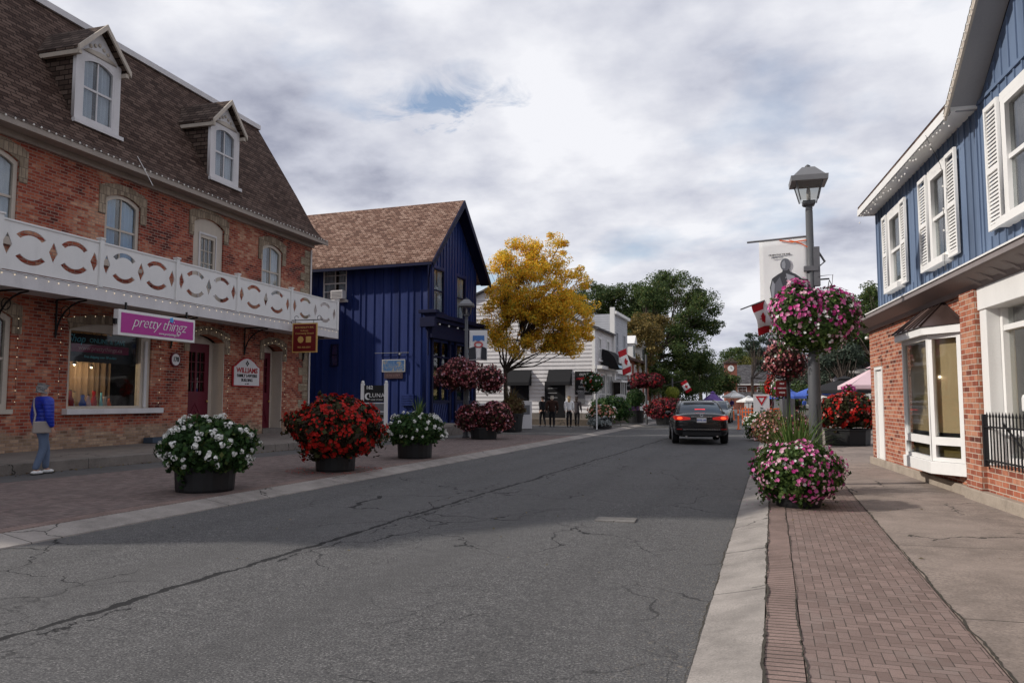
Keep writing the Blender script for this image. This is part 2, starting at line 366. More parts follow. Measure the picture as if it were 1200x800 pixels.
def slabs(name, c, joint=1.8, stain=0.3, grain=80, axis='y', cracks=True, off=0.0):
    s = NT(name); v = s.co(); x, y, z = s.sep(v)
    f = s.noise(v, grain, 3, 0.85); mid = s.noise(v, 3.3, 6, 0.7); big = s.noise(v, 0.6, 4, 0.6)
    col = s.ramp(f, [(0.3, sc(c, 0.55)), (0.5, c), (0.72, sc(c, 1.35))])
    col = s.mix(s.ramp(mid, [(0.38, stain), (0.62, 0.0)]), col, sc(c, 0.5))
    col = s.mix(s.ramp(big, [(0.45, 0.0), (0.7, stain)]), col, sc(c, 1.3))
    t = s.m('FRACT', s.m('DIVIDE', s.m('ADD', s.m('ADD', y if axis == 'y' else x, s.m('MULTIPLY', s.noise(v, 4, 3), 0.03)), 60.0+off), joint))
    jt = s.m('LESS_THAN', t, 0.013/joint)
    if cracks:
        dv = s.n('ShaderNodeVectorMath'); dv.operation = 'MULTIPLY_ADD'
        nc = s.n('ShaderNodeTexNoise'); s.L(v, nc.inputs['Vector']); nc.inputs['Scale'].default_value = 1.9; nc.inputs['Detail'].default_value = 5
        s.L(nc.outputs[1], dv.inputs[0]); dv.inputs[1].default_value = (0.7, 0.7, 0); s.L(v, dv.inputs[2])
        vo = s.n('ShaderNodeTexVoronoi'); vo.feature = 'DISTANCE_TO_EDGE'; s.L(dv.outputs[0], vo.inputs['Vector']); vo.inputs['Scale'].default_value = 0.5
        w = s.m('MULTIPLY', s.m('LESS_THAN', vo.outputs['Distance'], 0.004), s.m('GREATER_THAN', s.noise(v, 0.5, 2), 0.5)); jt = s.m('MAXIMUM', jt, w)
    col = s.mix(s.m('MULTIPLY', jt, 0.85), col, (0.03, 0.028, 0.025)); s.bump(s.m('SUBTRACT', s.m('MULTIPLY', f, 0.4), jt), 0.5, 0.008)
    return s.done(col, 0.92, 0.2)

M = {}
M['asphalt'] = asphalt()
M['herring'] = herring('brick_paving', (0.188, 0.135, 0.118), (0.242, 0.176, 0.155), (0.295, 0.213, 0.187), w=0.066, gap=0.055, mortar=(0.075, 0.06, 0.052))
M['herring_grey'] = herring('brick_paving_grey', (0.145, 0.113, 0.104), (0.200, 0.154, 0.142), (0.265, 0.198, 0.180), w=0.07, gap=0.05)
M['soldier'] = slabs('soldier_bricks', (0.265, 0.190, 0.165), joint=0.066, stain=0.6, cracks=False)
M['kerb'] = slabs('kerb_concrete', (0.315, 0.285, 0.26), joint=3.0, stain=0.6)
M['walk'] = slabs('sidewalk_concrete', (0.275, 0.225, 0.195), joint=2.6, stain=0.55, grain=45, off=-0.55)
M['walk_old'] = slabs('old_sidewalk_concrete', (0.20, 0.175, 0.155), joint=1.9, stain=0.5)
M['lane'] = slabs('patched_lane', (0.115, 0.11, 0.108), joint=6, stain=0.4)
M['ground'] = slabs('far_ground', (0.10, 0.095, 0.08), joint=9, stain=0.5, cracks=False)
M['brick_left'] = brickmat('old_red_brick', [(0.12, (0.10, 0.022, 0.018)), (0.34, (0.30, 0.058, 0.036)), (0.58, (0.44, 0.125, 0.070)), (0.82, (0.60, 0.33, 0.21))],
    (0.30, 0.22, 0.175), rowblend=0.58, lower=(0.45, (0.24, 0.17, 0.11), (0.50, 0.37, 0.25)))
M['brick_right'] = brickmat('orange_red_brick', [(0.05, (0.07, 0.025, 0.02)), (0.16, (0.27, 0.08, 0.05)), (0.55, (0.40, 0.135, 0.078)), (0.9, (0.50, 0.24, 0.15))],
    (0.46, 0.37, 0.30), rowblend=0.18, msize=0.008)
M['brick_far'] = brickmat('far_red_brick', [(0.2, (0.20, 0.05, 0.035)), (0.8, (0.36, 0.11, 0.07))], (0.25, 0.14, 0.11))
M['brick_tan'] = brickmat('tan_brick', [(0.2, (0.30, 0.17, 0.09)), (0.8, (0.50, 0.32, 0.18))], (0.35, 0.25, 0.16))
M['stone'] = brickmat('tan_stone', [(0.2, (0.24, 0.185, 0.13)), (0.8, (0.42, 0.34, 0.25))], (0.17, 0.13, 0.10), bw=0.115, bh=0.24, rowblend=0.3)
M['quoin'] = brickmat('cream_quoin_brick', [(0.2, (0.28, 0.22, 0.15)), (0.8, (0.48, 0.40, 0.29))], (0.2, 0.16, 0.12))
M['roof_dark'] = shingle('brown_shingles', [(0.2, (0.044, 0.025, 0.019)), (0.55, (0.094, 0.058, 0.045)), (0.9, (0.155, 0.102, 0.080))], 'x', 0.13, 0.30, 1.2)
M['roof_side'] = shingle('brown_side_shingles', [(0.2, (0.042, 0.027, 0.021)), (0.55, (0.088, 0.060, 0.048)), (0.9, (0.145, 0.105, 0.084))], 'y', 0.13, 0.30, 1.0)
M['roof_tan'] = shingle('tan_shingles', [(0.15, (0.10, 0.055, 0.042)), (0.5, (0.225, 0.130, 0.095)), (0.9, (0.36, 0.24, 0.185))], 'y', 0.13, 0.22, 1.35)
M['roof_grey'] = shingle('grey_shingles', [(0.2, (0.045, 0.042, 0.045)), (0.8, (0.13, 0.125, 0.13))], 'x', 0.2, 0.4, 1.6)
M['cream'] = paint('cream_trim', (0.50, 0.44, 0.37), 0.6, 0.2, 2.5, streak=True)
M['white'] = paint('white_paint', (0.74, 0.73, 0.71), 0.5, 0.08, 3, streak=True)
M['far_clap'] = paint('grey_shaded_boards', (0.44, 0.45, 0.48), 0.7, 0.14, 2.2, streak=True)  # pale grey, made greyer in colour to stand for street-side shade
M['white_dirty'] = paint('weathered_white', (0.62, 0.60, 0.60), 0.6, 0.16, 2.2, streak=True)
M['eave'] = paint('eave_paint', (0.33, 0.28, 0.24), 0.6, 0.2, 2)
def worn(name, c, rough, spec=0.25):
    s = NT(name); v = s.co(); x, y, z = s.sep(v)
    a = s.noise(v, 1.2, 6, 0.65, 0.4, (1, 1, 0.25)); b = s.noise(v, 9, 5, 0.75, 0.3, (1, 1, 0.12)); w = s.n('ShaderNodeTexWhiteNoise'); w.noise_dimensions = '1D'; s.L(s.m('FLOOR', s.m('MULTIPLY', s.m('ADD', x, y), 3.1)), w.inputs['W'])
    col = s.ramp(s.m('ADD', s.m('MULTIPLY', a, 0.5), s.m('ADD', s.m('MULTIPLY', b, 0.3), s.m('MULTIPLY', w.outputs['Value'], 0.2))), [(0.3, sc(c, 0.62)), (0.5, c), (0.72, tuple(min(1, q*1.25+0.012) for q in c))])
    chip = s.noise(v, 26, 4, 0.8, 0.0, (1, 1, 0.3)); col = s.mix(s.ramp(chip, [(0.66, 0.0), (0.74, 0.5)]), col, tuple(min(1, q*0.6+0.06) for q in c))
    s.bump(b, 0.25, 0.01); return s.done(col, rough, spec)
M['navy'] = worn('navy_boards', (0.010, 0.024, 0.115), 0.5)
M['_navy_old'] = paint('navy_boards', (0.013, 0.024, 0.135), 0.5, 0.4, 1.6, streak=True, spec=0.25)
M['navy_dark'] = paint('dark_navy_trim', (0.007, 0.009, 0.036), 0.6, 0.3, 2, spec=0.15)
M['blue'] = worn('slate_blue_siding', (0.125, 0.172, 0.262), 0.65, 0.25)
M['black'] = paint('black_paint', (0.012, 0.012, 0.013), 0.4, 0.3, 5)
M['blackmat'] = paint('black_canvas', (0.016, 0.016, 0.018), 0.9, 0.3, 5)
M['iron'] = paint('dark_iron', (0.018, 0.018, 0.02), 0.45, 0.3, 8, metal=0.3)
M['pot'] = paint('black_tub', (0.009, 0.009, 0.010), 0.5, 0.3, 6, spec=0.4)
M['maroon'] = paint('maroon_door', (0.105, 0.006, 0.018), 0.42, 0.2, 3)
M['maroon_sign'] = paint('maroon_sign', (0.13, 0.006, 0.008), 0.45, 0.15, 3)
M['gold'] = paint('gold_leaf', (0.60, 0.38, 0.12), 0.4, 0.1, 8, metal=0.3)
M['pink'] = paint('magenta_sign', (0.42, 0.030, 0.26), 0.35, 0.06, 2)
M['redtxt'] = paint('red_lettering', (0.35, 0.015, 0.02), 0.5, 0.1)
M['red'] = paint('red_fabric', (0.45, 0.01, 0.02), 0.7, 0.12, 6)
M['teal'] = paint('teal_lettering', (0.20, 0.62, 0.70), 0.6, 0.1)
M['cyan'] = paint('cyan_flower_mark', (0.05, 0.4, 0.8), 0.5, 0.1)
M['grey'] = paint('grey_metal', (0.16, 0.16, 0.17), 0.5, 0.2, 6, metal=0.4)
M['pole'] = paint('weathered_pole_paint', (0.078, 0.080, 0.086), 0.5, 0.35, 4, spec=0.4, streak=True, bump=0.2)
M['bronze'] = paint('bronze_roof', (0.085, 0.055, 0.048), 0.38, 0.3, 5, metal=0.5)
M['cornice'] = paint('grey_cornice', (0.23, 0.20, 0.195), 0.5, 0.2, 3)
M['concrete'] = paint('foundation_concrete', (0.32, 0.27, 0.22), 0.9, 0.35, 4, bump=0.5)
M['curtain'] = paint('white_curtain', (0.55, 0.60, 0.68), 0.9, 0.08, 1.5)
M['curtain_blue'] = paint('pale_blue_curtain', (0.22, 0.42, 0.66), 0.9, 0.08, 1.5)
M['blind'] = paint('beige_blind', (0.56, 0.40, 0.22), 0.9, 0.12, 3)
M['lace'] = paint('dark_lace', (0.07, 0.06, 0.06), 0.9, 0.5, 20)
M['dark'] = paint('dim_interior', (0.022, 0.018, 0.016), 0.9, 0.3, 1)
M['glass'] = glassmat('window_glass', (0.86, 0.88, 0.88), refl=0.17)
M['glass_dim'] = glassmat('shop_glass', (0.75, 0.78, 0.8), refl=0.05)
M['glass_lamp'] = glassmat('lantern_glass', (0.70, 0.70, 0.68), refl=0.12, dirty=0.25)
M['bulb'] = emit('fairy_bulb', (1.0, 0.80, 0.52), 0.75)
M['lamp_on'] = emit('lit_lamp', (1.0, 0.78, 0.5), 4.0)
M['bulb_off'] = paint('unlit_bulb', (0.75, 0.73, 0.68), 0.3, 0.05)
M['bark'] = paint('tree_bark', (0.060, 0.045, 0.036), 0.95, 0.5, 6, bump=0.9, streak=True)
M['orange'] = paint('orange_plastic', (0.75, 0.13, 0.02), 0.5, 0.1)
M['pinkcloth'] = paint('pale_pink_canvas', (0.62, 0.45, 0.48), 0.9, 0.08)
M['bluecloth'] = paint('blue_canvas', (0.06, 0.12, 0.45), 0.9, 0.1)
M['purple'] = paint('purple_canvas', (0.10, 0.06, 0.22), 0.9, 0.1)
M['skin'] = paint('skin', (0.46, 0.27, 0.19), 0.6, 0.08)
M['jeans'] = paint('blue_jeans', (0.12, 0.16, 0.24), 0.9, 0.2, 9)
M['silver'] = paint('silver_sign', (0.45, 0.45, 0.46), 0.4, 0.1, metal=0.3)
def flat(name, c, rough=0.6, **k): return paint(name, c, rough, 0.1, **k)

# ================================================================ SETTING
def strip(name, mat, rows, kind='structure', label=None):
    """rows: list of (y, [(x,z),...]) cross-sections joined into one sheet"""
    mb = MB(); n = len(rows[0][1])
    for y, pts in rows: mb.v += [(x, y, z) for x, z in pts]
    for i in range(len(rows)-1):
        for k in range(n-1): mb.f.append((i*n+k, i*n+k+1, (i+1)*n+k+1, (i+1)*n+k)); mb.m.append(0)
    o = mb.build(name, mat, fix=False); tag(o, kind=kind); return o
strip('ground', M['ground'], [(-400, [(-900, -0.03), (900, -0.03)]), (1400, [(-900, -0.03), (900, -0.03)])])
strip('road', M['asphalt'], [(-8, [(-7.3, 0), (-4, 0.02), (-0.42, 0)]), (30, [(-7.3, 0), (-4, 0.02), (-0.42, 0)]), (75, [(-8.0, 0), (-4, 0.02), (0.5, 0)]), (200, [(-12, 0), (-4, 0.02), (6, 0)])])
# right hand side: kerb, soldier course, herringbone paving, concrete sidewalk
strip('kerb_right', M['kerb'], [(-8, [(-0.46, -0.02), (-0.45, 0.02), (-0.12, 0.09), (-0.08, 0.10), (-0.078, 0.0)]), (60, [(-0.46, -0.02), (-0.45, 0.02), (-0.12, 0.09), (-0.08, 0.10), (-0.078, 0.0)])])
strip('paving_border', M['soldier'], [(-8, [(-0.073, 0.0), (-0.072, 0.096), (0.122, 0.10), (0.123, 0.0)]), (60, [(-0.073, 0.0), (-0.072, 0.096), (0.122, 0.10), (0.123, 0.0)])])
strip('brick_paving', M['herring'], [(-8, [(0.126, 0.0), (0.128, 0.098), (1.066, 0.10), (1.067, 0.0)]), (60, [(0.126, 0.0), (0.128, 0.098), (1.066, 0.10), (1.067, 0.0)])])
strip('sidewalk_right', M['walk'], [(-8, [(1.078, 0.0), (1.08, 0.104), (2.5, 0.12), (6.5, 0.16)]), (20, [(1.078, 0.0), (1.08, 0.104), (2.5, 0.12), (6.5, 0.16)]), (60, [(1.078, 0.0), (1.08, 0.104), (2.5, 0.12), (26.5, 0.16)])])
# left hand side
yk = [-8, 2, 8, 14, 20, 26, 30, 36, 44, 60, 80]
def kx(y): return -7.22 + 0.006*max(0, y-5) if y < 30 else -7.07 - (y-30)*0.01
strip('kerb_left', M['kerb'], [(y, [(kx(y)+0.01, -0.02), (kx(y), 0.015), (kx(y)-0.42, 0.085), (kx(y)-0.45, 0.0)]) for y in yk])
strip('paving_left_border', M['soldier'], [(y, [(kx(y)-0.462, 0.0), (kx(y)-0.464, 0.082), (kx(y)-0.67, 0.086), (kx(y)-0.672, 0.0)]) for y in yk[:7]])
def sx(y): return -13.35 + 0.065*(y-10) if y < 30 else -12.05 - (y-30)*0.12
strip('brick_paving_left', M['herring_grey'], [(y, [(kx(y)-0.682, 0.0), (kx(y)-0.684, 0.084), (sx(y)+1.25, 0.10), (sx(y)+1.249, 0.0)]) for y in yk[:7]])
strip('patched_lane', M['lane'], [(y, [(sx(y)+1.24, 0.0), (sx(y)+1.238, 0.10), (sx(y)-0.02, 0.09)]) for y in yk[:7]])
strip('apron_left', M['lane'], [(30.01, [(kx(30)-0.47, 0.0), (kx(30)-0.472, 0.085), (-30, 0.12)]), (30.02, [(kx(30)-0.47, 0.07), (kx(30)-0.472, 0.085), (-30, 0.12)]), (44, [(kx(44)-0.47, 0.07), (kx(44)-0.472, 0.085), (-30, 0.2)]), (80, [(kx(80)-0.47, 0.07), (kx(80)-0.472, 0.085), (-30, 0.2)])])
def sz(y): return 0.30 if y < 22 else min(0.5, 0.30+(y-22)*0.028)
ys = [-8, 2, 8, 14, 20, 24, 28, 31]
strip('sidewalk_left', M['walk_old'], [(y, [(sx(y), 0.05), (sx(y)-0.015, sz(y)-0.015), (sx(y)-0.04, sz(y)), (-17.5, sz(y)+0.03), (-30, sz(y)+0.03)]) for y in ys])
strip('sidewalk_corner', M['walk_old'], [(31.0, [(-30, 0.0), (sx(31), 0.0)]), (31.003, [(-30, 0.53), (sx(31)-0.04, 0.49)]), (31.0, [(-30, 0.53), (sx(31)-0.04, 0.49)])])
M['terrace'] = slabs('brown_terrace', (0.13, 0.105, 0.085), joint=2.5, stain=0.5)
strip('terrace_left', M['terrace'], [(41.9, [(-30, 0.05), (-9.0, 0.05)]), (41.91, [(-30, 0.55), (-9.0, 0.42)]), (80, [(-30, 0.55), (-9.0, 0.42)])])
strip('terrace_left_edge', M['terrace'], [(41.92, [(-9.0, 0.42), (-8.99, 0.0)]), (80, [(-9.0, 0.42), (-8.99, 0.0)])])

# ================================================================ WINDOWS AND DOORS (local frame: x along wall, y into building, z up)
def folds(x0, x1, z0, z1, y, amp=0.03, pitch=0.11):
    mb = MB(); n = max(4, int((x1-x0)/pitch*6))
    pts = [(x0+(x1-x0)*i/n, y+amp*math.sin(2*PI*i/6)+amp*0.4*math.sin(i*0.7)) for i in range(n+1)]
    for x, yy in pts: mb.v += [(x, yy, z0), (x, yy, z1)]
    for i in range(n): mb.f.append((2*i, 2*i+2, 2*i+3, 2*i+1)); mb.m.append(0)
    return mb
def window(par, x0, x1, z0, z1, rise=0, cols=2, rows=2, fr=0.08, y=0.0, frame='cream', curtain='curtain', glass='glass', sill=True, Mx=None, cover=1.0):
    """frame (arched or square), muntins, pane, curtain, sill as parts"""
    def lp(a, b, c, d, r): return arch(a, b, c, d, r) if r else rect(a, b, c, d)
    X = Mx or Matrix()
    fo = plate('window_frame', [lp(x0, x1, z0, z1, rise), lp(x0+fr, x1-fr, z0+fr, z1-fr, rise*0.85)], 0.09, M[frame], par, y+0.05, X)
    mb = MB(); xa, xb, za, zb = x0+fr, x1-fr, z0+fr, z1-fr
    for i in range(1, cols): c = xa+(xb-xa)*i/cols; mb.box(c-0.018, c+0.018, y+0.035, y+0.075, za, zb-0.01)
    for j in range(1, rows):
        c = za+(zb-za)*j/rows; t = 0.028 if (rows % 2 == 0 and j == rows//2) else 0.016
        mb.box(xa, xb, y+0.03, y+0.078, c-t, c+t)
    if cols > 1 or rows > 1:
        mb.v = [tuple(X @ Vector(v)) for v in mb.v]; mb.build('muntin', M[frame], fo)
    plate('pane', [lp(xa, xb, za, zb, rise*0.85)], 0.006, M[glass], fo, y+0.06, X)
    if curtain and curtain != 'lace' and cover > 0.9:
        wm = (xa+xb)/2; c1 = folds(xa-0.02, wm-(xb-xa)*0.06, za, zb+0.02, y+0.15, 0.045, 0.13); c2 = folds(wm+(xb-xa)*0.10, xb+0.02, za, zb+0.02, y+0.15, 0.045, 0.15)
        for c in (c1, c2): c.v = [tuple(X @ Vector(v)) for v in c.v]; c.build('curtain', M[curtain], par)
    elif curtain:
        c = folds(xa-0.02, xb+0.02, za+(zb-za)*(1-cover), zb+0.02, y+0.15); c.v = [tuple(X @ Vector(v)) for v in c.v]; c.build('curtain', M[curtain], par)
    if sill:
        s = MB().box(x0-0.08, x1+0.08, y-0.10, y+0.06, z0-0.10, z0-0.002); s.v = [tuple(X @ Vector(v)) for v in s.v]; s.build('sill', M[frame], fo)
    return fo

# ================================================================ LEFT BRICK BUILDING
def brick_building():
    b = thing('brick_building', 'long red brick building with brown mansard roof, dormers and white balcony above shops', 'building', (-15.959, 12.405, 0), R(92.894))
    U0, U1 = -10.0, 12.75; Z0 = 0.2; D = 8.0
    upper = [(-1.15, 0.10, 5.0, 7.0), (2.62, 3.82, 5.0, 6.85), (9.5, 10.72, 5.0, 6.9), (-4.9, -3.7, 5.0, 6.95), (-8.7, -7.5, 5.0, 6.95)]
    updoor = (6.0, 7.42, 4.1, 7.02)
    shop = (1.68, 4.45, 1.27, 3.42); door1 = (5.98, 7.62, 0.3, 3.48); door2 = (9.75, 10.9, 0.3, 3.42); low_l = (-1.3, 0.12, 1.27, 3.5)
    holes = [arch(*h, 0.18) for h in upper] + [arch(*updoor, 0.2), arch(*shop, 0.22), arch(*door1, 0.22), arch(*door2, 0.18), arch(*low_l, 0.2)]
    wall = plate('wall', [rect(U0, U1, Z0, 7.45)] + holes, 0.3, M['brick_left'], b, 0.15)
    mb = MB(); mb.box(U1-0.3, U1-0.001, 0.301, D, Z0, 7.45); mb.box(U0, U0+0.3, 0.301, D, Z0, 7.45); mb.box(U0, U1-0.001, D, D+0.3, Z0, 7.45)
    mb.prism([(0.2, 7.4), (2.6, 12.2), (D-2.2, 12.2), (D+0.1, 7.4)], U1-0.25, U1-0.02, 'x')
    mb.build('wall', M['brick_left'], b)
    # dim rooms behind the openings
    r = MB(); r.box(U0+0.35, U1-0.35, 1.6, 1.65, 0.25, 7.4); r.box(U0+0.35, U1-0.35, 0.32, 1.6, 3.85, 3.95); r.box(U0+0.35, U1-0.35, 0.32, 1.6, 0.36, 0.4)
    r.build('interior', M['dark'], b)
    # quoins at the corner
    q = MB()
    for i in range(24):
        z = 0.35+i*0.296
        if z > 7.1: break
        w = 0.78 if i % 2 else 0.50
        q.box(U1-w, U1+0.018, -0.018, 0.30, z, z+0.28)
    q.build('quoins', M['quoin'], b)
    # stone surrounds
    for h, rise in [(u, 0.18) for u in upper] + [(updoor, 0.2)]:
        x0, x1, z0, z1 = h
        o = [(x0-0.22, z1-0.62), (x0-0.005, z1-0.62)] + list(reversed(arch(x0-0.005, x1+0.005, z1-0.62, z1+0.005, rise)[2:])) + [(x1+0.005, z1-0.62), (x1+0.22, z1-0.62)] + arch(x0-0.22, x1+0.22, z1-1, z1+0.27, 0.16)[2:]
        plate('arch_surround', [o], 0.06, M['stone'], b, -0.0)
    for h, rise in ((shop, 0.22), (door1, 0.22), (door2, 0.18), (low_l, 0.2)):
        x0, x1, z0, z1 = h
        if h is shop: o = list(reversed(arch(x0, x1, 0, z1, rise)[2:])) + arch(x0-0.1, x1+0.1, z1-1, z1+0.22, 0.2)[2:]
        else: o = [(x0-0.24, z1-0.55), (x0-0.005, z1-0.55)] + list(reversed(arch(x0-0.005, x1+0.005, z1-0.6, z1+0.005, rise)[2:])) + [(x1+0.005, z1-0.55), (x1+0.24, z1-0.55)] + arch(x0-0.24, x1+0.24, z1-1, z1+0.25, 0.18)[2:]
        plate('arch_surround', [o], 0.06, M['stone'], b, -0.0)
    for i, (x0, x1, z0, z1) in enumerate(upper): window(b, x0, x1, z0, z1, 0.18, 2, 2, 0.10, 0.03, 'cream', 'curtain_blue' if i in (1,) else 'curtain', cover=1.0)
    # balcony door, cream with nine-light glass
    x0, x1, z0, z1 = updoor
    f = plate('balcony_door', [arch(x0, x1, z0, z1, 0.2), rect(x0+0.42, x1-0.42, 4.9, 6.42)], 0.1, M['cream'], b, 0.10)
    g = MB()
    for i in (1, 2): g.box(x0+0.42+i*0.193-0.012, x0+0.42+i*0.193+0.012, 0.08, 0.12, 4.9, 6.42)
    for i in (1, 2, 3): z = 4.9+i*0.38; g.box(x0+0.42, x1-0.42, 0.08, 0.12, z-0.012, z+0.012)
    g.build('muntin', M['cream'], f); plate('pane', [rect(x0+0.42, x1-0.42, 4.9, 6.42)], 0.006, M['glass'], f, 0.1)
    plate('door_trim', [rect(x0+0.3, x1-0.3, 4.15, 6.58), rect(x0+0.34, x1-0.34, 4.2, 6.52)], 0.02, M['white_dirty'], f, 0.035)
    # shop window
    x0, x1, z0, z1 = shop
    f = plate('window_frame', [arch(x0, x1, z0, z1, 0.22), rect(x0+0.10, x1-0.34, z0+0.06, z1-0.24)], 0.16, M['cream'], b, 0.13)
    MB().box(x0-0.12, x1+0.36, -0.16, 0.04, z0-0.14, z0-0.002).build('sill', M['white_dirty'], f, bevel=0.01)
    MB().box(x1-0.24, x1-0.15, 0.0, 0.045, z0+0.02, z1-0.34).build('trim', M['white_dirty'], f)
    plate('pane', [rect(x0+0.10, x1-0.34, z0+0.06, z1-0.24)], 0.008, M['glass_dim'], f, 0.14)
    window(b, *low_l, 0.2, 1, 2, 0.12, 0.03, 'cream', 'curtain', cover=0.0)
    # doors
    def door(x0, x1, z0, z1, rise, leaf0, leaf1):
        dr = plate('door', [rect(leaf0, leaf1, z0+0.22, z1-0.26), rect(leaf0+0.2, (leaf0+leaf1)/2-0.04, 1.75, 2.95), rect((leaf0+leaf1)/2+0.04, leaf1-0.2, 1.75, 2.95)], 0.06, M['maroon'], b, 0.42)
        plate('pane', [rect(leaf0+0.2, leaf1-0.2, 1.75, 2.95)], 0.006, M['glass_dim'], dr, 0.425)
        m2 = MB()
        for z in (2.05, 2.35, 2.65): m2.box(leaf0+0.2, leaf1-0.2, 0.395, 0.42, z-0.012, z+0.012)
        for x in (leaf0+0.2+(leaf1-leaf0-0.4)*.25, leaf0+0.2+(leaf1-leaf0-0.4)*.75): m2.box(x-0.012, x+0.012, 0.395, 0.42, 1.75, 2.95)
        cx, w = (leaf0+leaf1)/2, (leaf1-leaf0)/2-0.16
        for k in (0.2, 0.42, 0.64):
            for s in (-1, 1): m2.prism([(cx, 0.72+k), (cx+s*w, 0.60+k*0.2), (cx+s*w, 0.64+k*0.2), (cx, 0.76+k)] if s > 0 else [(cx, 0.76+k), (cx-w, 0.64+k*0.2), (cx-w, 0.60+k*0.2), (cx, 0.72+k)], 0.375, 0.392)
        m2.build('door_mouldings', M['maroon'], dr)
        MB().ball((leaf1-0.09, 0.35, 1.45), 0.035).build('door_handle', M['gold'], dr, smooth=True)
        plate('door_frame', [arch(x0, x1, z0, z1, rise), rect(leaf0, leaf1, z0+0.2, z1-0.27)], 0.10, M['cream'], b, 0.46)
        MB().box(x1-0.03, x1, 0.003, 0.41, z0+0.05, z1-0.2).build('door_jamb', M['cream'], b)
        MB().box(x0+0.005, x1-0.005, -0.05, 0.5, z0, z0+0.22).build('threshold', M['walk_old'], b)
    door(*door1, 0.22, 6.2, 7.4); door(*door2, 0.18, 9.95, 10.75)
    # eave, roof, ridge trim
    e = MB(); e.box(U0-0.3, U1+0.22, -0.52, 0.15, 7.455, 7.50); e.box(U0-0.3, U1+0.22, -0.58, -0.52, 7.40, 7.56); e.box(U0, U1+0.02, -0.10, -0.0, 7.30, 7.453)
    e.build('eave_trim', M['eave'], b, bevel=0.008)
    prof = [(-0.60, 7.54), (-0.30, 7.72), (0.05, 8.12), (0.85, 9.45), (1.85, 11.02), (2.66, 12.30)]
    rm = MB(); full = prof + [(D-2.2, 12.32), (D+0.6, 7.54)]
    rm.prism(full + [(D, 7.505), (0, 7.505)], U0-0.3, U1+0.22, 'x'); rm.v = [(x+(z-7.54)/4.78*2.75 if x < U0 and z > 7.54 else x, y, z) for x, y, z in rm.v]; roof = rm.build('roof', M['roof_dark'], b)
    MB().box(U0+2.4, U1+0.24, 2.56, 2.86, 12.28, 12.46).build('roof_trim', M['white_dirty'], roof)
    # dormers
    for cx in (2.47, 7.66, -2.7, -7.9):
        d = plate('dormer', [rect(cx-0.73, cx+0.73, 8.42, 10.35), arch(cx-0.52, cx+0.52, 8.56, 10.22, 0.16)], 0.10, M['white_dirty'], b, 0.27)
        sd = MB(); sd.box(cx-0.70, cx-0.60, 0.321, 3.0, 8.45, 10.33); sd.box(cx+0.60, cx+0.70, 0.321, 3.0, 8.45, 10.33); sd.build('dormer_cheek', M['roof_side'], d)
        MB().prism([(cx-0.68, 10.351), (cx+0.68, 10.351), (cx, 11.03)], 0.25, 0.32, 'y').build('dormer_gable', M['white_dirty'], d)
        rf = MB()
        for s in (-1, 1):
            a, c = (cx+s*0.84, 10.20), (cx, 11.10); t = 0.07
            rf.add([(a[0], 0.05, a[1]), (a[0], 3.6, a[1]), (c[0], 3.6, c[1]), (c[0], 0.05, c[1]), (a[0], 0.05, a[1]+t), (a[0], 3.6, a[1]+t), (c[0], 3.6, c[1]+t), (c[0], 0.05, c[1]+t)],
                   [(0, 1, 2, 3), (7, 6, 5, 4), (0, 4, 5, 1), (1, 5, 6, 2), (3, 2, 6, 7), (0, 3, 7, 4)])
        rf.build('dormer_roof', M['roof_side'], d)
        rk = MB()
        for s in (-1, 1): rk.prism([(cx+s*0.87, 10.12), (cx, 11.04), (cx, 11.19), (cx+s*0.87, 10.27)], 0.0, 0.05, 'y'); rk.box(cx+s*0.78-0.05, cx+s*0.78+0.05, 0.051, 1.3, 10.08, 10.19)
        rk.build('bargeboard', M['cream'], d)
        sc_ = MB()
        for k in range(5): sc_.ball((cx-0.28+k*0.14, 0.235, 10.52+0.13*(1-abs(k-2)/2)), (0.055, 0.02, 0.055), 8)
        sc_.prism([(cx-0.55, 10.30), (cx+0.55, 10.30), (cx+0.4, 10.40), (cx, 10.45), (cx-0.4, 10.40)], 0.19, 0.219, 'y'); sc_.build('ornament', M['cream'], d, smooth=True)
        window(d, cx-0.52, cx+0.52, 8.56, 10.22, 0.16, 2, 2, 0.055, 0.22, 'white_dirty', 'curtain', sill=False)
        MB().box(cx-0.8, cx+0.8, 0.12, 0.219, 8.36, 8.46).build('sill', M['white_dirty'], d)
        MB().box(cx-0.58, cx+0.58, 0.75, 0.8, 8.45, 10.3).build('interior', M['dark'], d)
    # balcony with pierced panels
    bal = MB(); bal.box(U0, 12.55, -1.18, -0.02, 3.86, 4.02); bk = bal.build('balcony_floor', M['white_dirty'], b)
    MB().box(U0, 12.62, -1.26, -1.19, 3.78, 4.10).build('fascia', M['white_dirty'], bk); MB().box(12.56, 12.62, -1.185, -0.02, 3.78, 4.10).build('fascia', M['white_dirty'], bk)
    posts = [-9.3, -6.6, -3.95, -1.32, 1.28, 3.86, 6.49, 9.42, 12.56]
    for a in posts:
        p = MB(); p.box(a-0.055, a+0.055, -1.275, -1.165, 4.101, 5.22); p.box(a-0.075, a+0.075, -1.295, -1.145, 5.22, 5.26); p.build('post', M['white'], b, bevel=0.006)
    def ring(cx, cz, r0, r1, a0, a1, n=9, ez=0.72):
        o = [(cx+r1*math.cos(a0+(a1-a0)*i/n), cz+ez*r1*math.sin(a0+(a1-a0)*i/n)) for i in range(n+1)]
        return o + [(cx+r0*math.cos(a1-(a1-a0)*i/n), cz+ez*r0*math.sin(a1-(a1-a0)*i/n)) for i in range(n+1)]
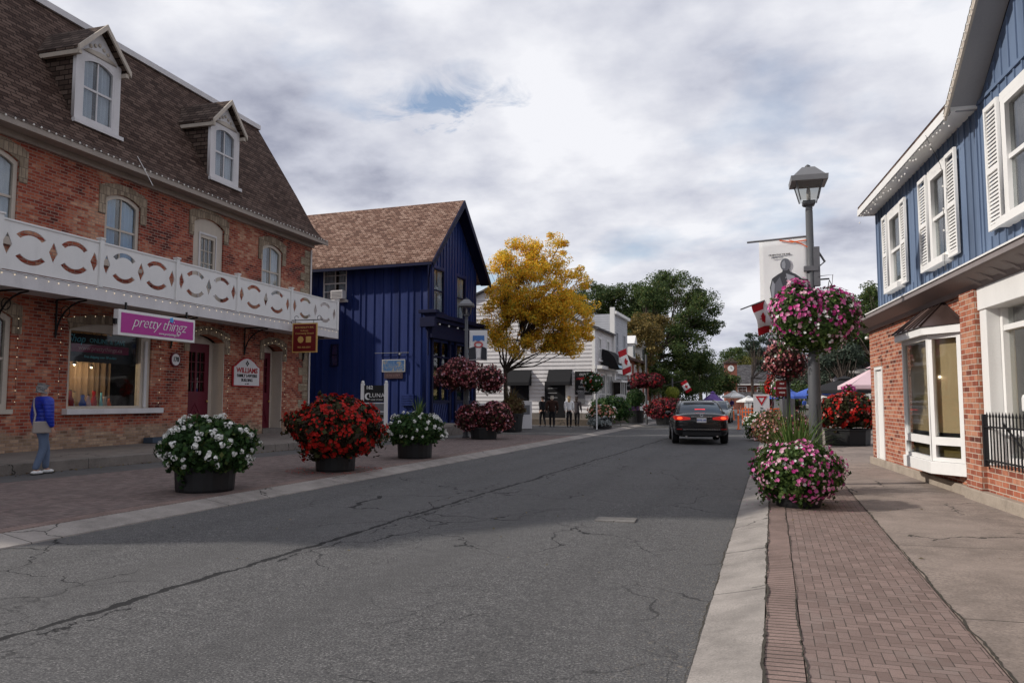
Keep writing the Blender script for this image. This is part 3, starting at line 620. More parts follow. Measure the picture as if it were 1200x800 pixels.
    for a, c in zip(posts[:-1], posts[1:]):
        w = c-a; m = (a+c)/2; zc = 4.66; dx = w*0.215; rr = 0.46; L_ = [rect(a+0.06, c-0.06, 4.13, 5.13)]
        for s in (-1, 1):
            L_.append(ring(m+s*dx, zc, rr-0.135, rr, R(38), R(142), ez=0.80)); L_.append(ring(m+s*dx, zc, rr-0.135, rr, R(218), R(322), ez=0.80))
        for x in (m-2*dx, m, m+2*dx): L_.append([(x-0.115, zc), (x, zc-0.23), (x+0.115, zc), (x, zc+0.23)])
        pn = plate('balcony_panel', L_, 0.025, M['white'], b, -1.215)
        MB().box(a+0.06, c-0.06, -1.25, -1.18, 5.131, 5.17).build('rail', M['white'], pn)
    sd = plate('balcony_panel', [rect(-1.17, -0.02, 4.13, 5.13)], 0.025, M['white'], b, 0, TR((12.56, 0, 0)) @ RZ(PI/2))
    # iron brackets
    for x in (-4.0, -0.3, 1.25, 5.15, 8.6, 12.2):
        k = MB(); k.tube([(x, -0.04, 3.84), (x, -1.05, 3.84)], 0.02, 6); k.tube([(x, -0.04, 2.95), (x, -0.04, 3.84)], 0.022, 6)
        k.tube([(x, -0.05, 3.0)] + [(x, -0.05-0.85*(1-math.cos(t)), 3.0+0.8*math.sin(t)) for t in [PI/2*i/6 for i in range(1, 7)]], 0.022, 6)
        for q in (0.0,):
            k.tube([(x, -0.30+0.13*math.cos(t), 3.55+0.13*math.sin(t)) for t in [2*PI*i/12 for i in range(13)]], 0.012, 5)
        k.build('bracket', M['iron'], b)
    dn = MB(); dn.tube([(12.62, -0.06, 0.4), (12.62, -0.06, 7.2)], 0.035, 6); dn.build('downspout', M['white_dirty'], b)
    MB().box(4.2, 5.6, -0.35, -0.05, 0.33, 0.47).build('step', flat('blue_step', (0.05, 0.07, 0.10)), b)
    return b
A = brick_building(); AM = A.matrix_basis.copy()
A_M = TR((-15.959, 12.405, 0)) @ RZ(R(92.894))
def awd(x, y, z): return A_M @ Vector((x, y, z))
AR = R(92.894)
# signs on the brick building -------------------------------------------------
def sgn(name, label, loc, rot, cat='sign', group=None): return thing(name, label, cat, loc, rot, group)
s = sgn('shop_sign', 'magenta light box sign with white frame reading pretty thingz', awd(3.08, -1.33, 3.33), AR)
MB().box(-1.36, 1.36, -0.06, 0.09, -0.31, 0.31).build('frame', M['white'], s, bevel=0.01)
MB().box(-1.28, 1.28, -0.068, -0.0601, -0.24, 0.24).build('panel', M['pink'], s)
lettering('pretty thingz', 0.40, M['white'], s, TR((0.02, -0.074, 0.05)), 0.4, 1.05, -0.006, sp=0.9)
lettering('www.prettythingz.ca', 0.09, M['white'], s, TR((0.35, -0.074, -0.165)), 0.2)
m = MB()
for k in range(5): m.ball((0.43+0.045*math.cos(k*1.257), -0.078, 0.215+0.045*math.sin(k*1.257)), (0.03, 0.008, 0.03), 8)
m.build('flower_mark', M['cyan'], s)
m = MB(); m.box(-1.1, -1.06, -0.02, 0.02, 0.31, 0.5); m.box(1.06, 1.1, -0.02, 0.02, 0.31, 0.5); m.box(-1.42, -1.36, -0.03, 0.05, -0.05, 0.08); m.build('hanger', M['black'], s)
s = sgn('number_plaque', 'round white plaque with house number 178 on the brick wall', awd(5.36, -0.03, 2.64), AR)
MB().lathe([(0.0, -0.02), (0.205, -0.02), (0.205, 0.02), (0.0, 0.02)], n=28).build('rim', M['maroon'], s).rotation_euler = (PI/2, 0, 0)
MB().lathe([(0.0, 0.021), (0.165, 0.021), (0.165, 0.026), (0.0, 0.026)], n=28).build('disc', M['white_dirty'], s).rotation_euler = (PI/2, 0, 0)
lettering('178', 0.19, M['black'], s, TR((0, -0.032, 0)), sx=0.85, bold=0.004)
s = sgn('law_office_sign', 'white arched board reading WILLIAMS with red edge, beside the red door', awd(8.74, -0.035, 2.35), AR)
o1 = [(-0.74, -0.42), (0.74, -0.42), (0.74, 0.22), (0.62, 0.26), (0.42, 0.40), (0.2, 0.50), (0, 0.54), (-0.2, 0.50), (-0.42, 0.40), (-0.62, 0.26), (-0.74, 0.22)]
plate('backboard', [o1], 0.04, M['redtxt'], s, 0); plate('panel', [[(x*0.92, z*0.92+0.003) for x, z in o1]], 0.012, M['white_dirty'], s, -0.027)
lettering('WILLIAMS', 0.235, M['redtxt'], s, TR((0, -0.037, 0.10)), bold=0.006, sx=1.1)
lettering('FAMILY LAWYERS', 0.135, M['black'], s, TR((0, -0.037, -0.07)), bold=0.004, sx=1.02)
lettering('BUILDING', 0.135, M['black'], s, TR((0, -0.037, -0.215)), bold=0.003)
lettering('est. 1977', 0.06, M['black'], s, TR((0, -0.037, -0.33)))
m = MB()
for q in range(4): m.ball((0.055*math.cos(q*PI/2), -0.036, 0.335+0.055*math.sin(q*PI/2)), (0.04, 0.006, 0.04), 8)
m.build('emblem', M['black'], s)
s = sgn('hanging_sign', 'maroon and gold square sign hanging from an iron arm at the balcony', awd(9.4, -1.3, 3.62), AR-PI/2)
# local x now points out to the street, local -y towards the camera
MB().box(0.02, 0.94, -0.022, 0.022, -0.56, 0.42).build('frame', M['gold'], s)
MB().box(0.06, 0.90, -0.03, 0.03, -0.52, 0.38).build('panel', M['maroon_sign'], s)
lettering('BOS REALTY INC', 0.088, M['gold'], s, TR((0.48, -0.036, 0.27)), bold=0.001, sx=1.05)
lettering('Brokerage', 0.07, M['gold'], s, TR((0.48, -0.036, 0.165)))
lettering('Community Branch', 0.088, M['gold'], s, TR((0.48, -0.036, 0.075)), shear=0.2)
lettering('905-468-0001', 0.088, M['gold'], s, TR((0.48, -0.036, -0.39)))
m = MB(); m.lathe([(0, 0.031), (0.115, 0.031), (0.115, 0.036), (0, 0.036)], 0.34, -0.13, n=8); o = m.build('emblem', M['gold'], s); o.rotation_euler = (PI/2, 0, 0)
m = MB(); m.box(0.54, 0.73, -0.036, -0.031, -0.23, -0.03); m.build('emblem', M['gold'], s)
m = MB(); m.tube([(-0.1, 0, 0.52), (1.12, 0, 0.52)], 0.016, 6); m.tube([(-0.05, 0, 0.42), (-0.05, 0, 0.82)], 0.02, 6)
for x in (0.12, 0.8): m.tube([(x, 0, 0.52), (x, 0, 0.42)], 0.008, 5)
m.tube([(0.15+0.07*math.cos(t), 0, 0.60+0.07*math.sin(t)) for t in [i*0.6 for i in range(9)]], 0.009, 5); m.tube([(1.0+0.07*math.cos(t), 0, 0.59+0.07*math.sin(t)) for t in [i*0.6 for i in range(9)]], 0.009, 5)
m.build('bracket', M['iron'], s)
s = sgn('window_banner', 'black banner reading Shop ONLINE and SAVE behind the shop glass', awd(2.92, 0.26, 2.78), AR)
MB().box(-1.18, 1.18, -0.01, 0.01, -0.35, 0.36).build('panel', M['black'], s)
MB().box(-0.92, 0.95, -0.016, -0.0101, -0.10, 0.10).build('stripe', flat('wine_stripe', (0.34, 0.02, 0.09)), s)
lettering('Shop', 0.27, M['teal'], s, TR((-0.78, -0.018, 0.22)), 0.3); lettering('ONLINE & SAVE', 0.17, M['teal'], s, TR((0.22, -0.018, 0.2)))
lettering('www.prettythingz.ca', 0.15, flat('pink_lettering', (0.85, 0.45, 0.5)), s, TR((0, -0.022, 0)), 0.1, 1.15)
lettering('Free shipping over 50 dollars', 0.09, M['teal'], s, TR((0, -0.018, -0.21)), 0.1)
# things on show in the shop window
t = thing('display_figure', 'white display figure at the left side of the shop window', 'display item', awd(2.0, 0.75, 1.25), AR)
MB().lathe([(0.02, 0), (0.14, 0.02), (0.03, 0.06), (0.03, 0.25), (0.12, 0.32), (0.10, 0.45), (0.14, 0.6), (0.05, 0.68), (0.04, 0.72), (0.08, 0.78), (0.07, 0.88), (0.02, 0.93)], n=14).build('body', M['white'], t, smooth=True); MB().box(-0.16, 0.16, -0.16, 0.16, -0.35, 0.0).build('plinth', M['maroon'], t)
t = thing('backdrop_screen', 'dark red folding screen inside the left part of the shop window', 'screen', awd(2.35, 1.35, 0.42), AR)
folds(-0.7, 0.55, 0.0, 2.0, 0.0, 0.05, 0.3).build('panel', flat('wine_screen', (0.22, 0.02, 0.04)), t)
t = thing('backdrop_curtain', 'pale brown curtain inside the right part of the shop window', 'curtain', awd(3.6, 1.35, 0.42), AR)
folds(-0.55, 0.8, 0.0, 2.9, 0.0, 0.05, 0.2).build('cloth', flat('tan_curtain', (0.26, 0.17, 0.11)), t)
t = thing('display_table', 'long maroon display table inside the shop window', 'table', awd(2.95, 0.75, 0.42), AR)
MB().box(-0.75, 0.85, -0.3, 0.3, 0.72, 0.80).build('tabletop', M['maroon'], t)
for x in (-0.7, 0.78):
    for y in (-0.25, 0.22): MB().box(x, x+0.05, y, y+0.05, 0, 0.72).build('leg', M['maroon'], t)
_gd = random.Random(4); _dc = ['orange', 'redtxt', 'white_dirty', 'blind', 'bluecloth', 'pinkcloth', 'white', 'red', 'gold', 'teal', 'cream', 'orange']
_dn = ['orange gift jar at the left end', 'dark red vase next to the orange jar', 'tall white bottle, third from the left', 'beige round pot, fourth from the left', 'blue jug left of the middle', 'pale pink vase in the middle', 'white bowl right of the middle', 'bright red jar, fifth from the right', 'gilt pot, fourth from the right', 'teal vase, third from the right', 'cream bottle, second from the right', 'orange pot at the right end']
for i in range(12):
    t = thing('gift_jar', _dn[i]+' of the shop window display', 'jar', awd(2.28+i*0.12, 0.62+_gd.uniform(-0.1, 0.15), 1.222), AR, 'gift jars in the shop window'); h_ = _gd.uniform(0.16, 0.52); w = _gd.uniform(0.045, 0.085)
    MB().lathe([(w*0.6, 0), (w, h_*0.2), (w*_gd.uniform(0.8, 1.3), h_*0.45), (w*0.5, h_*0.75), (w*_gd.uniform(0.3, 0.8), h_), (0, h_)], n=12).build('body', M[_dc[i]], t, smooth=True); MB().lathe([(w*0.4, h_), (w*0.42, h_+0.02), (0, h_+0.03)], n=10).build('lid', M['iron'], t)
for i, x in enumerate((2.1, 2.75, 3.3)):
    t = thing('spot_lamp', ('leftmost', 'middle', 'rightmost')[i]+' small lit lamp hanging inside the brick shop window', 'lamp', awd(x, 0.9, 2.45-0.05*i), AR, 'lamps inside the shop window')
    MB().lathe([(0.07, 0), (0.03, 0.06), (0.01, 0.08)], n=10).build('lamp_shade', M['grey'], t); MB().ball((0, 0, -0.01), 0.028).build('bulb', M['lamp_on'], t); _pl = bpy.data.lights.new('lamp_light', 'POINT'); _pl.energy = 11; _pl.color = (1, 0.75, 0.45); _pl.shadow_soft_size = 0.05; _po = bpy.data.objects.new('lamp_light', _pl); COL.objects.link(_po); _po.parent = t; _po.location = (0, -0.05, -0.1); MB().tube([(0, 0, 0.08), (0, 0, 0.9)], 0.005, 4).build('cord', M['black'], t)

def lights(name, label, pts, n, mat='bulb', r=0.016, sag=0.02, cat='string lights', icicle=False):
    """string of fairy lights along a polyline"""
    pts = [Vector(p) for p in pts]; seg = [0]
    for a, b_ in zip(pts, pts[1:]): seg.append(seg[-1]+(b_-a).length)
    def ev(t):
        for i in range(len(pts)-1):
            if t <= seg[i+1]+1e-6: return pts[i].lerp(pts[i+1], (t-seg[i])/max(1e-6, seg[i+1]-seg[i]))
        return pts[-1]
    T = thing(name, label, cat, pts[0]); w = [ev(seg[-1]*i/(2*n))-pts[0]+Vector((0, 0, -sag if i % 2 else 0)) for i in range(2*n+1)]
    MB().tube(w, 0.004, 4).build('wire', M['iron'], T)
    me = None
    for i in range(1, 2*n, 2):
        p = w[i]+Vector((0, 0, -0.02-(random.random()*0.14 if icicle else random.random()*0.035)))+(pts[-1]-pts[0]).normalized()*random.uniform(-0.03, 0.03)
        if me is None: o = MB().ball((0, 0, 0), (r, r, r*1.3), 6).build('bulb', M[mat], T); me = o.data
        else: o = bpy.data.objects.new('bulb', me); COL.objects.link(o); o.parent = T
        o.location = p
    return T
lights('string_lights', 'fairy lights strung along the edge of the mansard eave', [awd(-3, -0.62, 7.60), awd(12.9, -0.62, 7.60)], 75, 'bulb_off', 0.022)
lights('string_lights', 'fairy lights strung along the white balcony fascia', [awd(-3, -1.28, 4.08), awd(12.55, -1.28, 4.08)], 58, 'bulb', 0.010)
lights('string_lights', 'fairy lights framing the big shop window', [awd(1.4, -0.05, 1.5), awd(1.4, -0.05, 3.5), awd(3.0, -0.05, 3.72), awd(4.72, -0.05, 3.5), awd(4.72, -0.05, 1.3)], 24, 'bulb', 0.008)
lights('string_lights', 'fairy lights framing the maroon door beside plaque 178', [awd(5.85, -0.05, 3.5), awd(6.8, -0.05, 3.72), awd(7.78, -0.05, 3.5), awd(7.78, -0.05, 0.7)], 20, 'bulb', 0.008)
lights('string_lights', 'fairy lights framing the door nearest the blue building', [awd(9.6, -0.05, 3.4), awd(10.3, -0.05, 3.6), awd(11.0, -0.05, 3.4), awd(11.0, -0.05, 0.7)], 18, 'bulb', 0.008)
lights('string_lights', 'fairy lights down the edge of the leftmost ground floor window', [awd(0.25, -0.05, 3.5), awd(0.25, -0.05, 1.4)], 9, 'bulb', 0.008)
t = thing('wall_lamp', 'round lit wall lamp at the right end of the pink sign', 'lamp', awd(5.25, -0.18, 3.25), AR)
MB().ball((0, 0, 0), 0.06, 10).build('globe', M['lamp_on'], t, smooth=True); MB().tube([(0, 0.02, 0.05), (0, 0.17, 0.1)], 0.015, 5).build('arm', M['black'], t)

# ================================================================ NAVY BLUE BARN-LIKE SHOP
def battens(mb, x0, x1, z0, ztop, pitch, y, w=0.035, t=0.03, irr=0.0, skip=()):
    x = x0
    while x <= x1:
        za = z0; zb = ztop(x) if callable(ztop) else ztop; cuts = sorted([(c[2], c[3]) for c in skip if c[0]-0.05 < x < c[1]+0.05])
        for c in cuts:
            if c[0] > za: mb.box(x-w/2, x+w/2, y-t, y-0.001, za, c[0])
            za = c[1]
        if zb > za+0.02: mb.box(x-w/2, x+w/2, y-t, y-0.001, za, zb)
        x += pitch*(1+random.uniform(-irr, irr))
BX, BY, BVP = -13.9, 29.8, R(90)-math.atan(325*math.cos(PITCH)/900)+YAW
def blue_shop():
    b = thing('blue_shop', 'navy blue board and batten shop with tan shingle gable roof', 'building', (BX, BY, 0), BVP)
    W = 5.5; D = 11.0; ze = 7.75; za = 10.55; cx = W/2
    wins = [(0.62, 1.72, 5.35, 7.3), (3.1, 4.15, 5.3, 7.3)]
    front = [(0, 0.45), (W, 0.45), (W, ze), (cx, za), (0, ze)]
    shopw = [(0.55, 2.2, 1.5, 4.05), (2.95, 5.1, 1.5, 4.05)]
    plate('wall', [front] + [rect(*w) for w in wins] + [rect(*w) for w in shopw] + [rect(2.3, 2.85, 0.6, 4.05)], 0.2, M['navy'], b, 0.1)
    # side wall facing the camera (local x = 0)
    SM = RZ(-PI/2)  # plate x -> local -y... side coordinates: s runs from the back (0 at D) to the corner
    SX = TR((0, D, 0)) @ RZ(-PI/2)
    swin = (D-5.22, D-4.0, 5.95, 7.5)
    side = plate('wall', [rect(0.0, D-0.201, 0.45, ze), rect(*swin)], 0.2, M['navy'], b, 0.1, SX)
    mb = MB(); mb.box(W-0.2, W-0.001, 0.201, D, 0.45, ze); mb.prism([(0.2, 0.45), (W-0.2, 0.45), (W-0.2, ze), (cx, za-0.2), (0.2, ze)], D-0.2, D, 'y'); mb.build('wall', M['navy'], b)
    bt = MB(); battens(bt, 0.06, W-0.05, 5.25, lambda x: ze+(za-ze)*(1-abs(x-cx)/cx)-0.05, 0.31, 0, skip=[(w[0]-.12, w[1]+.12, w[2]-.15, w[3]+.12) for w in wins]); bt.build('battens', M['navy'], b)
    st = MB(); battens(st, 0.1, D-0.05, 0.5, ze-0.03, 0.36, 0, 0.045, 0.035, 0.28, skip=[(swin[0]-.1, swin[1]+.1, swin[2]-.1, swin[3]+.1)]); st.v = [tuple(SX @ Vector(v)) for v in st.v]; st.build('battens', M['navy'], b)
    MB().box(-0.03, 0.12, -0.03, -0.001, 0.5, ze-.05).build('corner_board', M['navy'], b)
    # unseen rear block, added and sized to cast the shadow on the side wall
    wg = MB(); wg.box(-1.63, -0.001, 6.15, 10.9, 0.45, 6.62); wg.build('shadow_wing', M['navy'], b); MB().box(-1.72, -0.002, 6.05, 11, 6.621, 6.70).build('shadow_wing_roof', M['roof_grey'], b)
    for i, w in enumerate(wins):
        window(b, *w, 0, 1, 2, 0.06, 0.0, 'navy_dark', 'curtain', sill=True, cover=1.0)
    fo = window(b, *swin, 0, 2, 4, 0.05, 0.0, 'white_dirty', 'curtain', sill=True, Mx=SX)
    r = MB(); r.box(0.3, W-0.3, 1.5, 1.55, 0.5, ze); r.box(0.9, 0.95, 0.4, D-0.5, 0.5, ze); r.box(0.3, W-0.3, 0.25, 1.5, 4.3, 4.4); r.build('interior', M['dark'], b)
    # roof
    ov = 0.55; k = (za-ze)/cx; th = 0.13
    rf = MB()
    def slope(s):
        xo = cx+s*(cx+ov); zo = ze-k*ov+0.08; zt = za+0.08
        return [(xo, -0.5, zo), (xo, D+0.3, zo), (cx, D+0.3, zt), (cx, -0.5, zt)]
    for s in (-1, 1):
        q = slope(s); rf.add(q+[(a, b_, c+th) for a, b_, c in q], [(0, 1, 2, 3), (7, 6, 5, 4), (0, 4, 5, 1), (1, 5, 6, 2), (2, 6, 7, 3), (3, 7, 4, 0)])
    rf.build('roof', M['roof_tan'], b)
    tr = MB()
    for s in (-1, 1):
        xo = cx+s*(cx+ov+0.02); zo = ze-k*(ov+0.02)+0.08
        tr.prism([(xo, zo-0.20), (cx, za-0.14), (cx, za+0.20), (xo, zo+0.12)], -0.56, -0.501, 'y')
        tr.prism([(xo, zo-0.02), (cx, za+0.05), (cx, za+0.075), (xo, zo+0.005)], -0.5, 0.0, 'y')
    tr.build('bargeboard', M['navy_dark'], b)
    g = MB(); g.box(-ov-0.12, -ov, -0.5, D+0.3, ze-k*ov-0.02, ze-k*ov+0.10); g.tube([(-ov-0.05, -0.42, ze-k*ov), (-0.06, -0.1, ze-k*ov-0.45), (-0.06, -0.08, 3.4)], 0.035, 6); g.build('gutter', M['navy_dark'], b)
    # storefront
    c = MB(); c.box(-0.25, W+0.4, -0.55, -0.002, 5.0, 5.18); c.box(-0.15, W+0.3, -0.42, -0.002, 4.82, 4.998); c.box(-0.05, W+0.2, -0.26, -0.002, 4.15, 4.818); c.box(-0.35, -0.02, -0.6, 0.25, 5.18, 5.32); c.box(-0.3, -0.05, -0.5, 0.2, 4.6, 4.998)
    c.build('cornice', M['navy_dark'], b, bevel=0.01)
    m2 = MB()
    for x in (0.42, 2.24, 2.9, 5.2): m2.box(x-0.07, x+0.07, -0.09, -0.002, 0.5, 4.15)
    for w in shopw: m2.box(w[0], w[1], -0.05, 0.05, 3.35, 3.42); m2.box((w[0]+w[1])/2-0.03, (w[0]+w[1])/2+0.03, -0.05, 0.05, 1.5, 4.05); m2.box(w[0], w[1], -0.08, -0.002, 1.38, 1.5)
    m2.build('shop_frame', M['navy_dark'], b)
    for w in shopw: plate('shop_pane', [rect(*w)], 0.006, M['glass_dim'], b, 0.05)
    dg = MB()
    for w in shopw:
        n = 7
        for i in range(n):
            x = w[0]+(w[1]-w[0])*i/n; dg.add([(x, -0.02, 0.62), (x+0.03, -0.02, 0.62), (x+0.28, -0.02, 1.33), (x+0.25, -0.02, 1.33), (x, -0.002, 0.62), (x+0.03, -0.002, 0.62), (x+0.28, -0.002, 1.33), (x+0.25, -0.002, 1.33)], [(0, 1, 2, 3), (0, 4, 5, 1), (1, 5, 6, 2), (2, 6, 7, 3), (3, 7, 4, 0)])
    dg.build('panel_slats', M['navy_dark'], b)
    plate('door', [rect(2.32, 2.83, 0.62, 4.0), rect(2.42, 2.73, 1.6, 3.8)], 0.05, M['navy_dark'], b, 0.12)
    MB().box(-0.02, -0.001, D-8.4, D-8.0, 1, 1.1).build('vent', M['navy_dark'], b)
    v = MB(); v.box(-0.12, -0.036, 0.55, 1.15, 1.25, 1.75); [v.box(-0.14, -0.121, 0.55, 1.15, 1.27+i*0.1, 1.31+i*0.1) for i in range(5)]; v.build('louvre_vent', M['navy'], b)
    d = window(b, D-4.75, D-4.35, 3.0, 4.0, 0, 1, 2, 0.05, -0.06, 'navy_dark', None, sill=False, Mx=SX)
    return b
B = blue_shop(); B_M = TR((BX, BY, 0)) @ RZ(BVP)
def bwd(x, y, z): return B_M @ Vector((x, y, z))
t = thing('air_conditioner', 'small white air conditioner sticking out of the blue shop side window', 'air conditioner', bwd(-0.02, 4.3, 5.98), BVP)
MB().box(-0.32, 0.0, -0.3, 0.3, 0.0, 0.38).build('case', M['white_dirty'], t, bevel=0.01); m = MB(); [m.box(-0.33, -0.321, -0.26, 0.26, 0.05+i*0.06, 0.075+i*0.06) for i in range(5)]; m.build('grille', M['grey'], t)
t = thing('picture_sign', 'framed blue picture sign with lamp arm on the navy side wall', 'sign', bwd(-0.06, 1.55, 2.98), BVP-PI/2)
MB().box(-0.56, 0.56, -0.03, 0.02, -0.27, 0.27).build('frame', M['silver'], t)
s_ = NT('picture_print'); vv = s_.co(); s_.done(s_.ramp(s_.noise(vv, 5, 5, 0.7, 1.5), [(0.3, (0.02, 0.05, 0.16)), (0.5, (0.06, 0.14, 0.28)), (0.62, (0.25, 0.2, 0.12)), (0.75, (0.4, 0.42, 0.45))]), 0.4)
MB().box(-0.52, 0.52, -0.036, -0.0301, -0.23, 0.23).build('picture', s_.mat, t)
m = MB(); m.tube([(-0.9, -0.05, 0.55), (0.75, -0.05, 0.55)], 0.014, 5); m.tube([(0.45, -0.05, 0.55), (0.45, -0.25, 0.5)], 0.012, 5); m.ball((0.45, -0.27, 0.47), 0.06, 8); m.build('lamp_arm', M['grey'], t)
t = thing('name_board', 'small dark wooden name board under the framed picture sign', 'sign', bwd(-0.06, 1.55, 2.55), BVP-PI/2)
MB().box(-0.45, 0.45, -0.02, 0.02, -0.13, 0.13).build('board', flat('dull_red_board', (0.05, 0.025, 0.03)), t, bevel=0.008); lettering('GALLERY', 0.14, flat('dim_lettering', (0.2, 0.12, 0.12)), t, TR((0, -0.024, 0)), sp=1.2)
for i in range(6):
    p = bwd(0.2+i*0.95, -0.5, 4.82); t = thing('shop_bulb', ['first', 'second', 'third', 'fourth', 'fifth', 'sixth'][i]+' small white bulb under the navy cornice from the near corner', 'bulb', p, 0, 'bulbs under the navy cornice')
    MB().ball((0, 0, -0.09), 0.045, 8).build('globe', M['bulb_off'], t); MB().tube([(0, 0, 0.0), (0, 0, -0.05)], 0.02, 6).build('socket', M['black'], t)
# freestanding LUNA sign
p = at(438, 512, 26.5); t = thing('post_sign', 'white post sign with black board reading 162 LUNA before the navy shop', 'sign', (p.x, p.y, 0.12), R(10))
for s in (-1, 1):
    m = MB(); m.box(s*0.42-0.055, s*0.42+0.055, -0.05, 0.05, 0, 1.95); m.ball((s*0.42, 0, 1.99), 0.06, 8); m.build('post', M['white'], t)
MB().box(-0.36, 0.36, -0.02, 0.02, 1.3, 1.88).build('board', M['black'], t)
lettering('162', 0.17, M['white'], t, TR((-0.17, -0.026, 1.80)), bold=0.004); lettering('LUNA', 0.2, M['white'], t, TR((0.1, -0.026, 1.53)), sp=1.1); lettering('HAIR STUDIO', 0.07, M['white'], t, TR((0.1, -0.026, 1.38)))
plate('moon_mark', [[(-0.22+0.12*math.cos(a), 1.5+0.12*math.sin(a)) for a in [R(60+i*20) for i in range(13)]] + [(-0.17+0.10*math.cos(a), 1.5+0.09*math.sin(a)) for a in [R(290-i*20) for i in range(12)]]], 0.006, M['white'], t, -0.024)
m = MB()
for z in (1.0, 0.72, 0.45): m.box(-0.36, 0.36, -0.015, 0.015, z, z+0.25)
m.build('lower_board', M['grey'], t); m = MB(); [m.box(-0.37, 0.37, -0.022, 0.022, z-0.03, z) for z in (1.28, 0.99, 0.71)]; m.build('rail', M['white'], t)

# ================================================================ RIGHT BUILDING: brick below, blue boards above
CR = R(-84.668); C_M = TR((2.056, 18.458, 0)) @ RZ(CR)
def cwd(x, y, z): return C_M @ Vector((x, y, z))
def right_building():
    b = thing('corner_shop', 'two storey shop with orange brick ground floor and slate blue boarded upper floor', 'building', (2.056, 18.458, 0), CR)
    U1 = 16.0; D = 7.0
    door = (0.42, 1.12, 0.15, 2.17); bayh = (3.62, 5.88, 0.62, 2.42); shop = (6.62, 15.0, 0.62, 2.93)
    plate('brick_wall', [rect(0.0, 6.2, 0.1, 3.0), rect(*door), rect(*bayh)], 0.25, M['brick_right'], b, 0.125)
    MB().box(0.0, 0.25, 0.251, D, 0.1, 3.0).build('brick_wall', M['brick_right'], b); MB().box(6.78, U1, -0.02, 0.24, 0.1, 0.62).build('brick_plinth', M['brick_right'], b); MB().box(6.2, 6.78, -0.09, 0.3, 0.1, 2.95).build('brick_pier', M['brick_right'], b)
    m = MB(); m.box(-0.03, 6.19, -0.07, -0.001, 0.0, 0.26); m.box(6.19, U1, -0.13, -0.021, 0.0, 0.27); m.build('foundation', M['concrete'], b, bevel=0.012)
    # door
    dr = MB(); dr.box(door[0], door[1], 0.03, 0.09, door[2], door[3]); dd = dr.build('door', M['white'], b); m = MB(); m.box(door[0], door[0]+0.06, -0.02, 0.029, door[2], door[3]); m.box(door[1]-0.06, door[1], -0.02, 0.029, door[2], door[3]); m.box(door[0]+.061, door[1]-.061, -0.02, 0.029, door[3]-0.06, door[3]); m.build('door_frame', M['white'], dd)
    MB().box(door[0], door[1], -0.03, -0.001, door[3]+0.001, door[3]+0.2).build('lintel', M['brick_right'], b)
    # upper wall
    Z0, Z1 = 3.2, 5.42; gx0, gx1 = 7.05, 13.8; ga = 7.95
    ups = [(2.22, 3.06, 3.62, 5.0), (4.88, 5.68, 3.62, 5.02), (7.92, 9.1, 3.66, 5.12), (11.0, 12.2, 3.66, 5.12)]
    plate('upper_wall', [[(1.0, Z0), (U1, Z0), (U1, Z1), (gx1, Z1), ((gx0+gx1)/2, ga-0.12), (gx0, Z1), (1.0, Z1)]] + [rect(*w) for w in ups], 0.2, M['blue'], b, 0.1)
    MB().box(1.0, 1.2, 0.201, D, Z0, Z1).build('upper_wall', M['blue'], b)
    bt = MB(); gm = (gx0+gx1)/2; sk = [(w[0]-0.62, w[1]+0.62, w[2]-0.1, w[3]+0.1) for w in ups]
    battens(bt, 1.05, 6.95, Z0, Z1-0.02, 0.235, 0, 0.028, 0.018, skip=sk); battens(bt, 7.05, 13.3, Z0, 5.38, 0.235, 0, 0.028, 0.018, skip=sk)
    battens(bt, 7.15, 13.3, 5.44, lambda x: Z1+(ga-Z1)*(1-abs(x-gm)/(gm-gx0))-0.12, 0.235, 0, 0.028, 0.018); bt.build('battens', M['blue'], b)
    MB().box(7.0, 13.4, -0.028, -0.001, 5.385, 5.43).build('belt_board', M['blue'], b)
    for i, w in enumerate(ups):
        sw = 0.34 if i == 0 else 0.44
        fo = window(b, w[0], w[1], w[2], w[3], 0, 2 if i == 2 else 1, 2, 0.07, -0.05, 'white', 'lace', sill=True, cover=1.0)
        m = MB(); m.box(w[0]-0.07, w[1]+0.07, -0.045, -0.001, w[3]+0.001, w[3]+0.1); m.box(w[0]-0.06, w[0], -0.045, -0.001, w[2], w[3]); m.box(w[1], w[1]+0.06, -0.045, -0.001, w[2], w[3]); m.build('trim', M['white'], fo)
        for a in (w[0]-0.10-sw, w[1]+0.08):
            s = plate('shutter', [rect(a, a+sw, w[2]-0.06, w[3]+0.08), rect(a+0.05, a+sw-0.05, w[2]+0.0, w[2]+0.66), rect(a+0.05, a+sw-0.05, w[2]+0.72, w[3]+0.02)], 0.04, M['white'], b, -0.055)
            l = MB(); n = int((w[3]-w[2])/0.05)
            for k in range(n):
                z = w[2]+0.02+k*0.05
                l.add([(a+0.05, -0.065, z), (a+sw-0.05, -0.065, z), (a+sw-0.05, -0.040, z+0.045), (a+0.05, -0.040, z+0.045), (a+0.05, -0.06, z-.008), (a+sw-0.05, -0.06, z-.008), (a+sw-0.05, -0.035, z+0.037), (a+0.05, -0.035, z+0.037)], [(0, 1, 2, 3), (7, 6, 5, 4), (0, 4, 5, 1), (2, 6, 7, 3)])
            l.build('louvres', M['white'], s)
    # long eave
    EU = 0.98; e = MB(); e.box(EU, 7.02, -0.27, -0.001, 5.36, 5.40); e.box(EU, 7.02, -0.34, -0.271, 5.34, 5.47); e.box(EU-0.06, EU-0.001, -0.34, D, 5.34, 5.47); e.build('soffit', M['white'], b)
    rf = MB(); rf.prism([(-0.33, 5.475), (0.1, 5.475), (D, 7.6), (D, 7.7), (-0.33, 5.53)], EU-0.04, 7.02, 'x')
    k = (ga-Z1)/(gm-gx0)
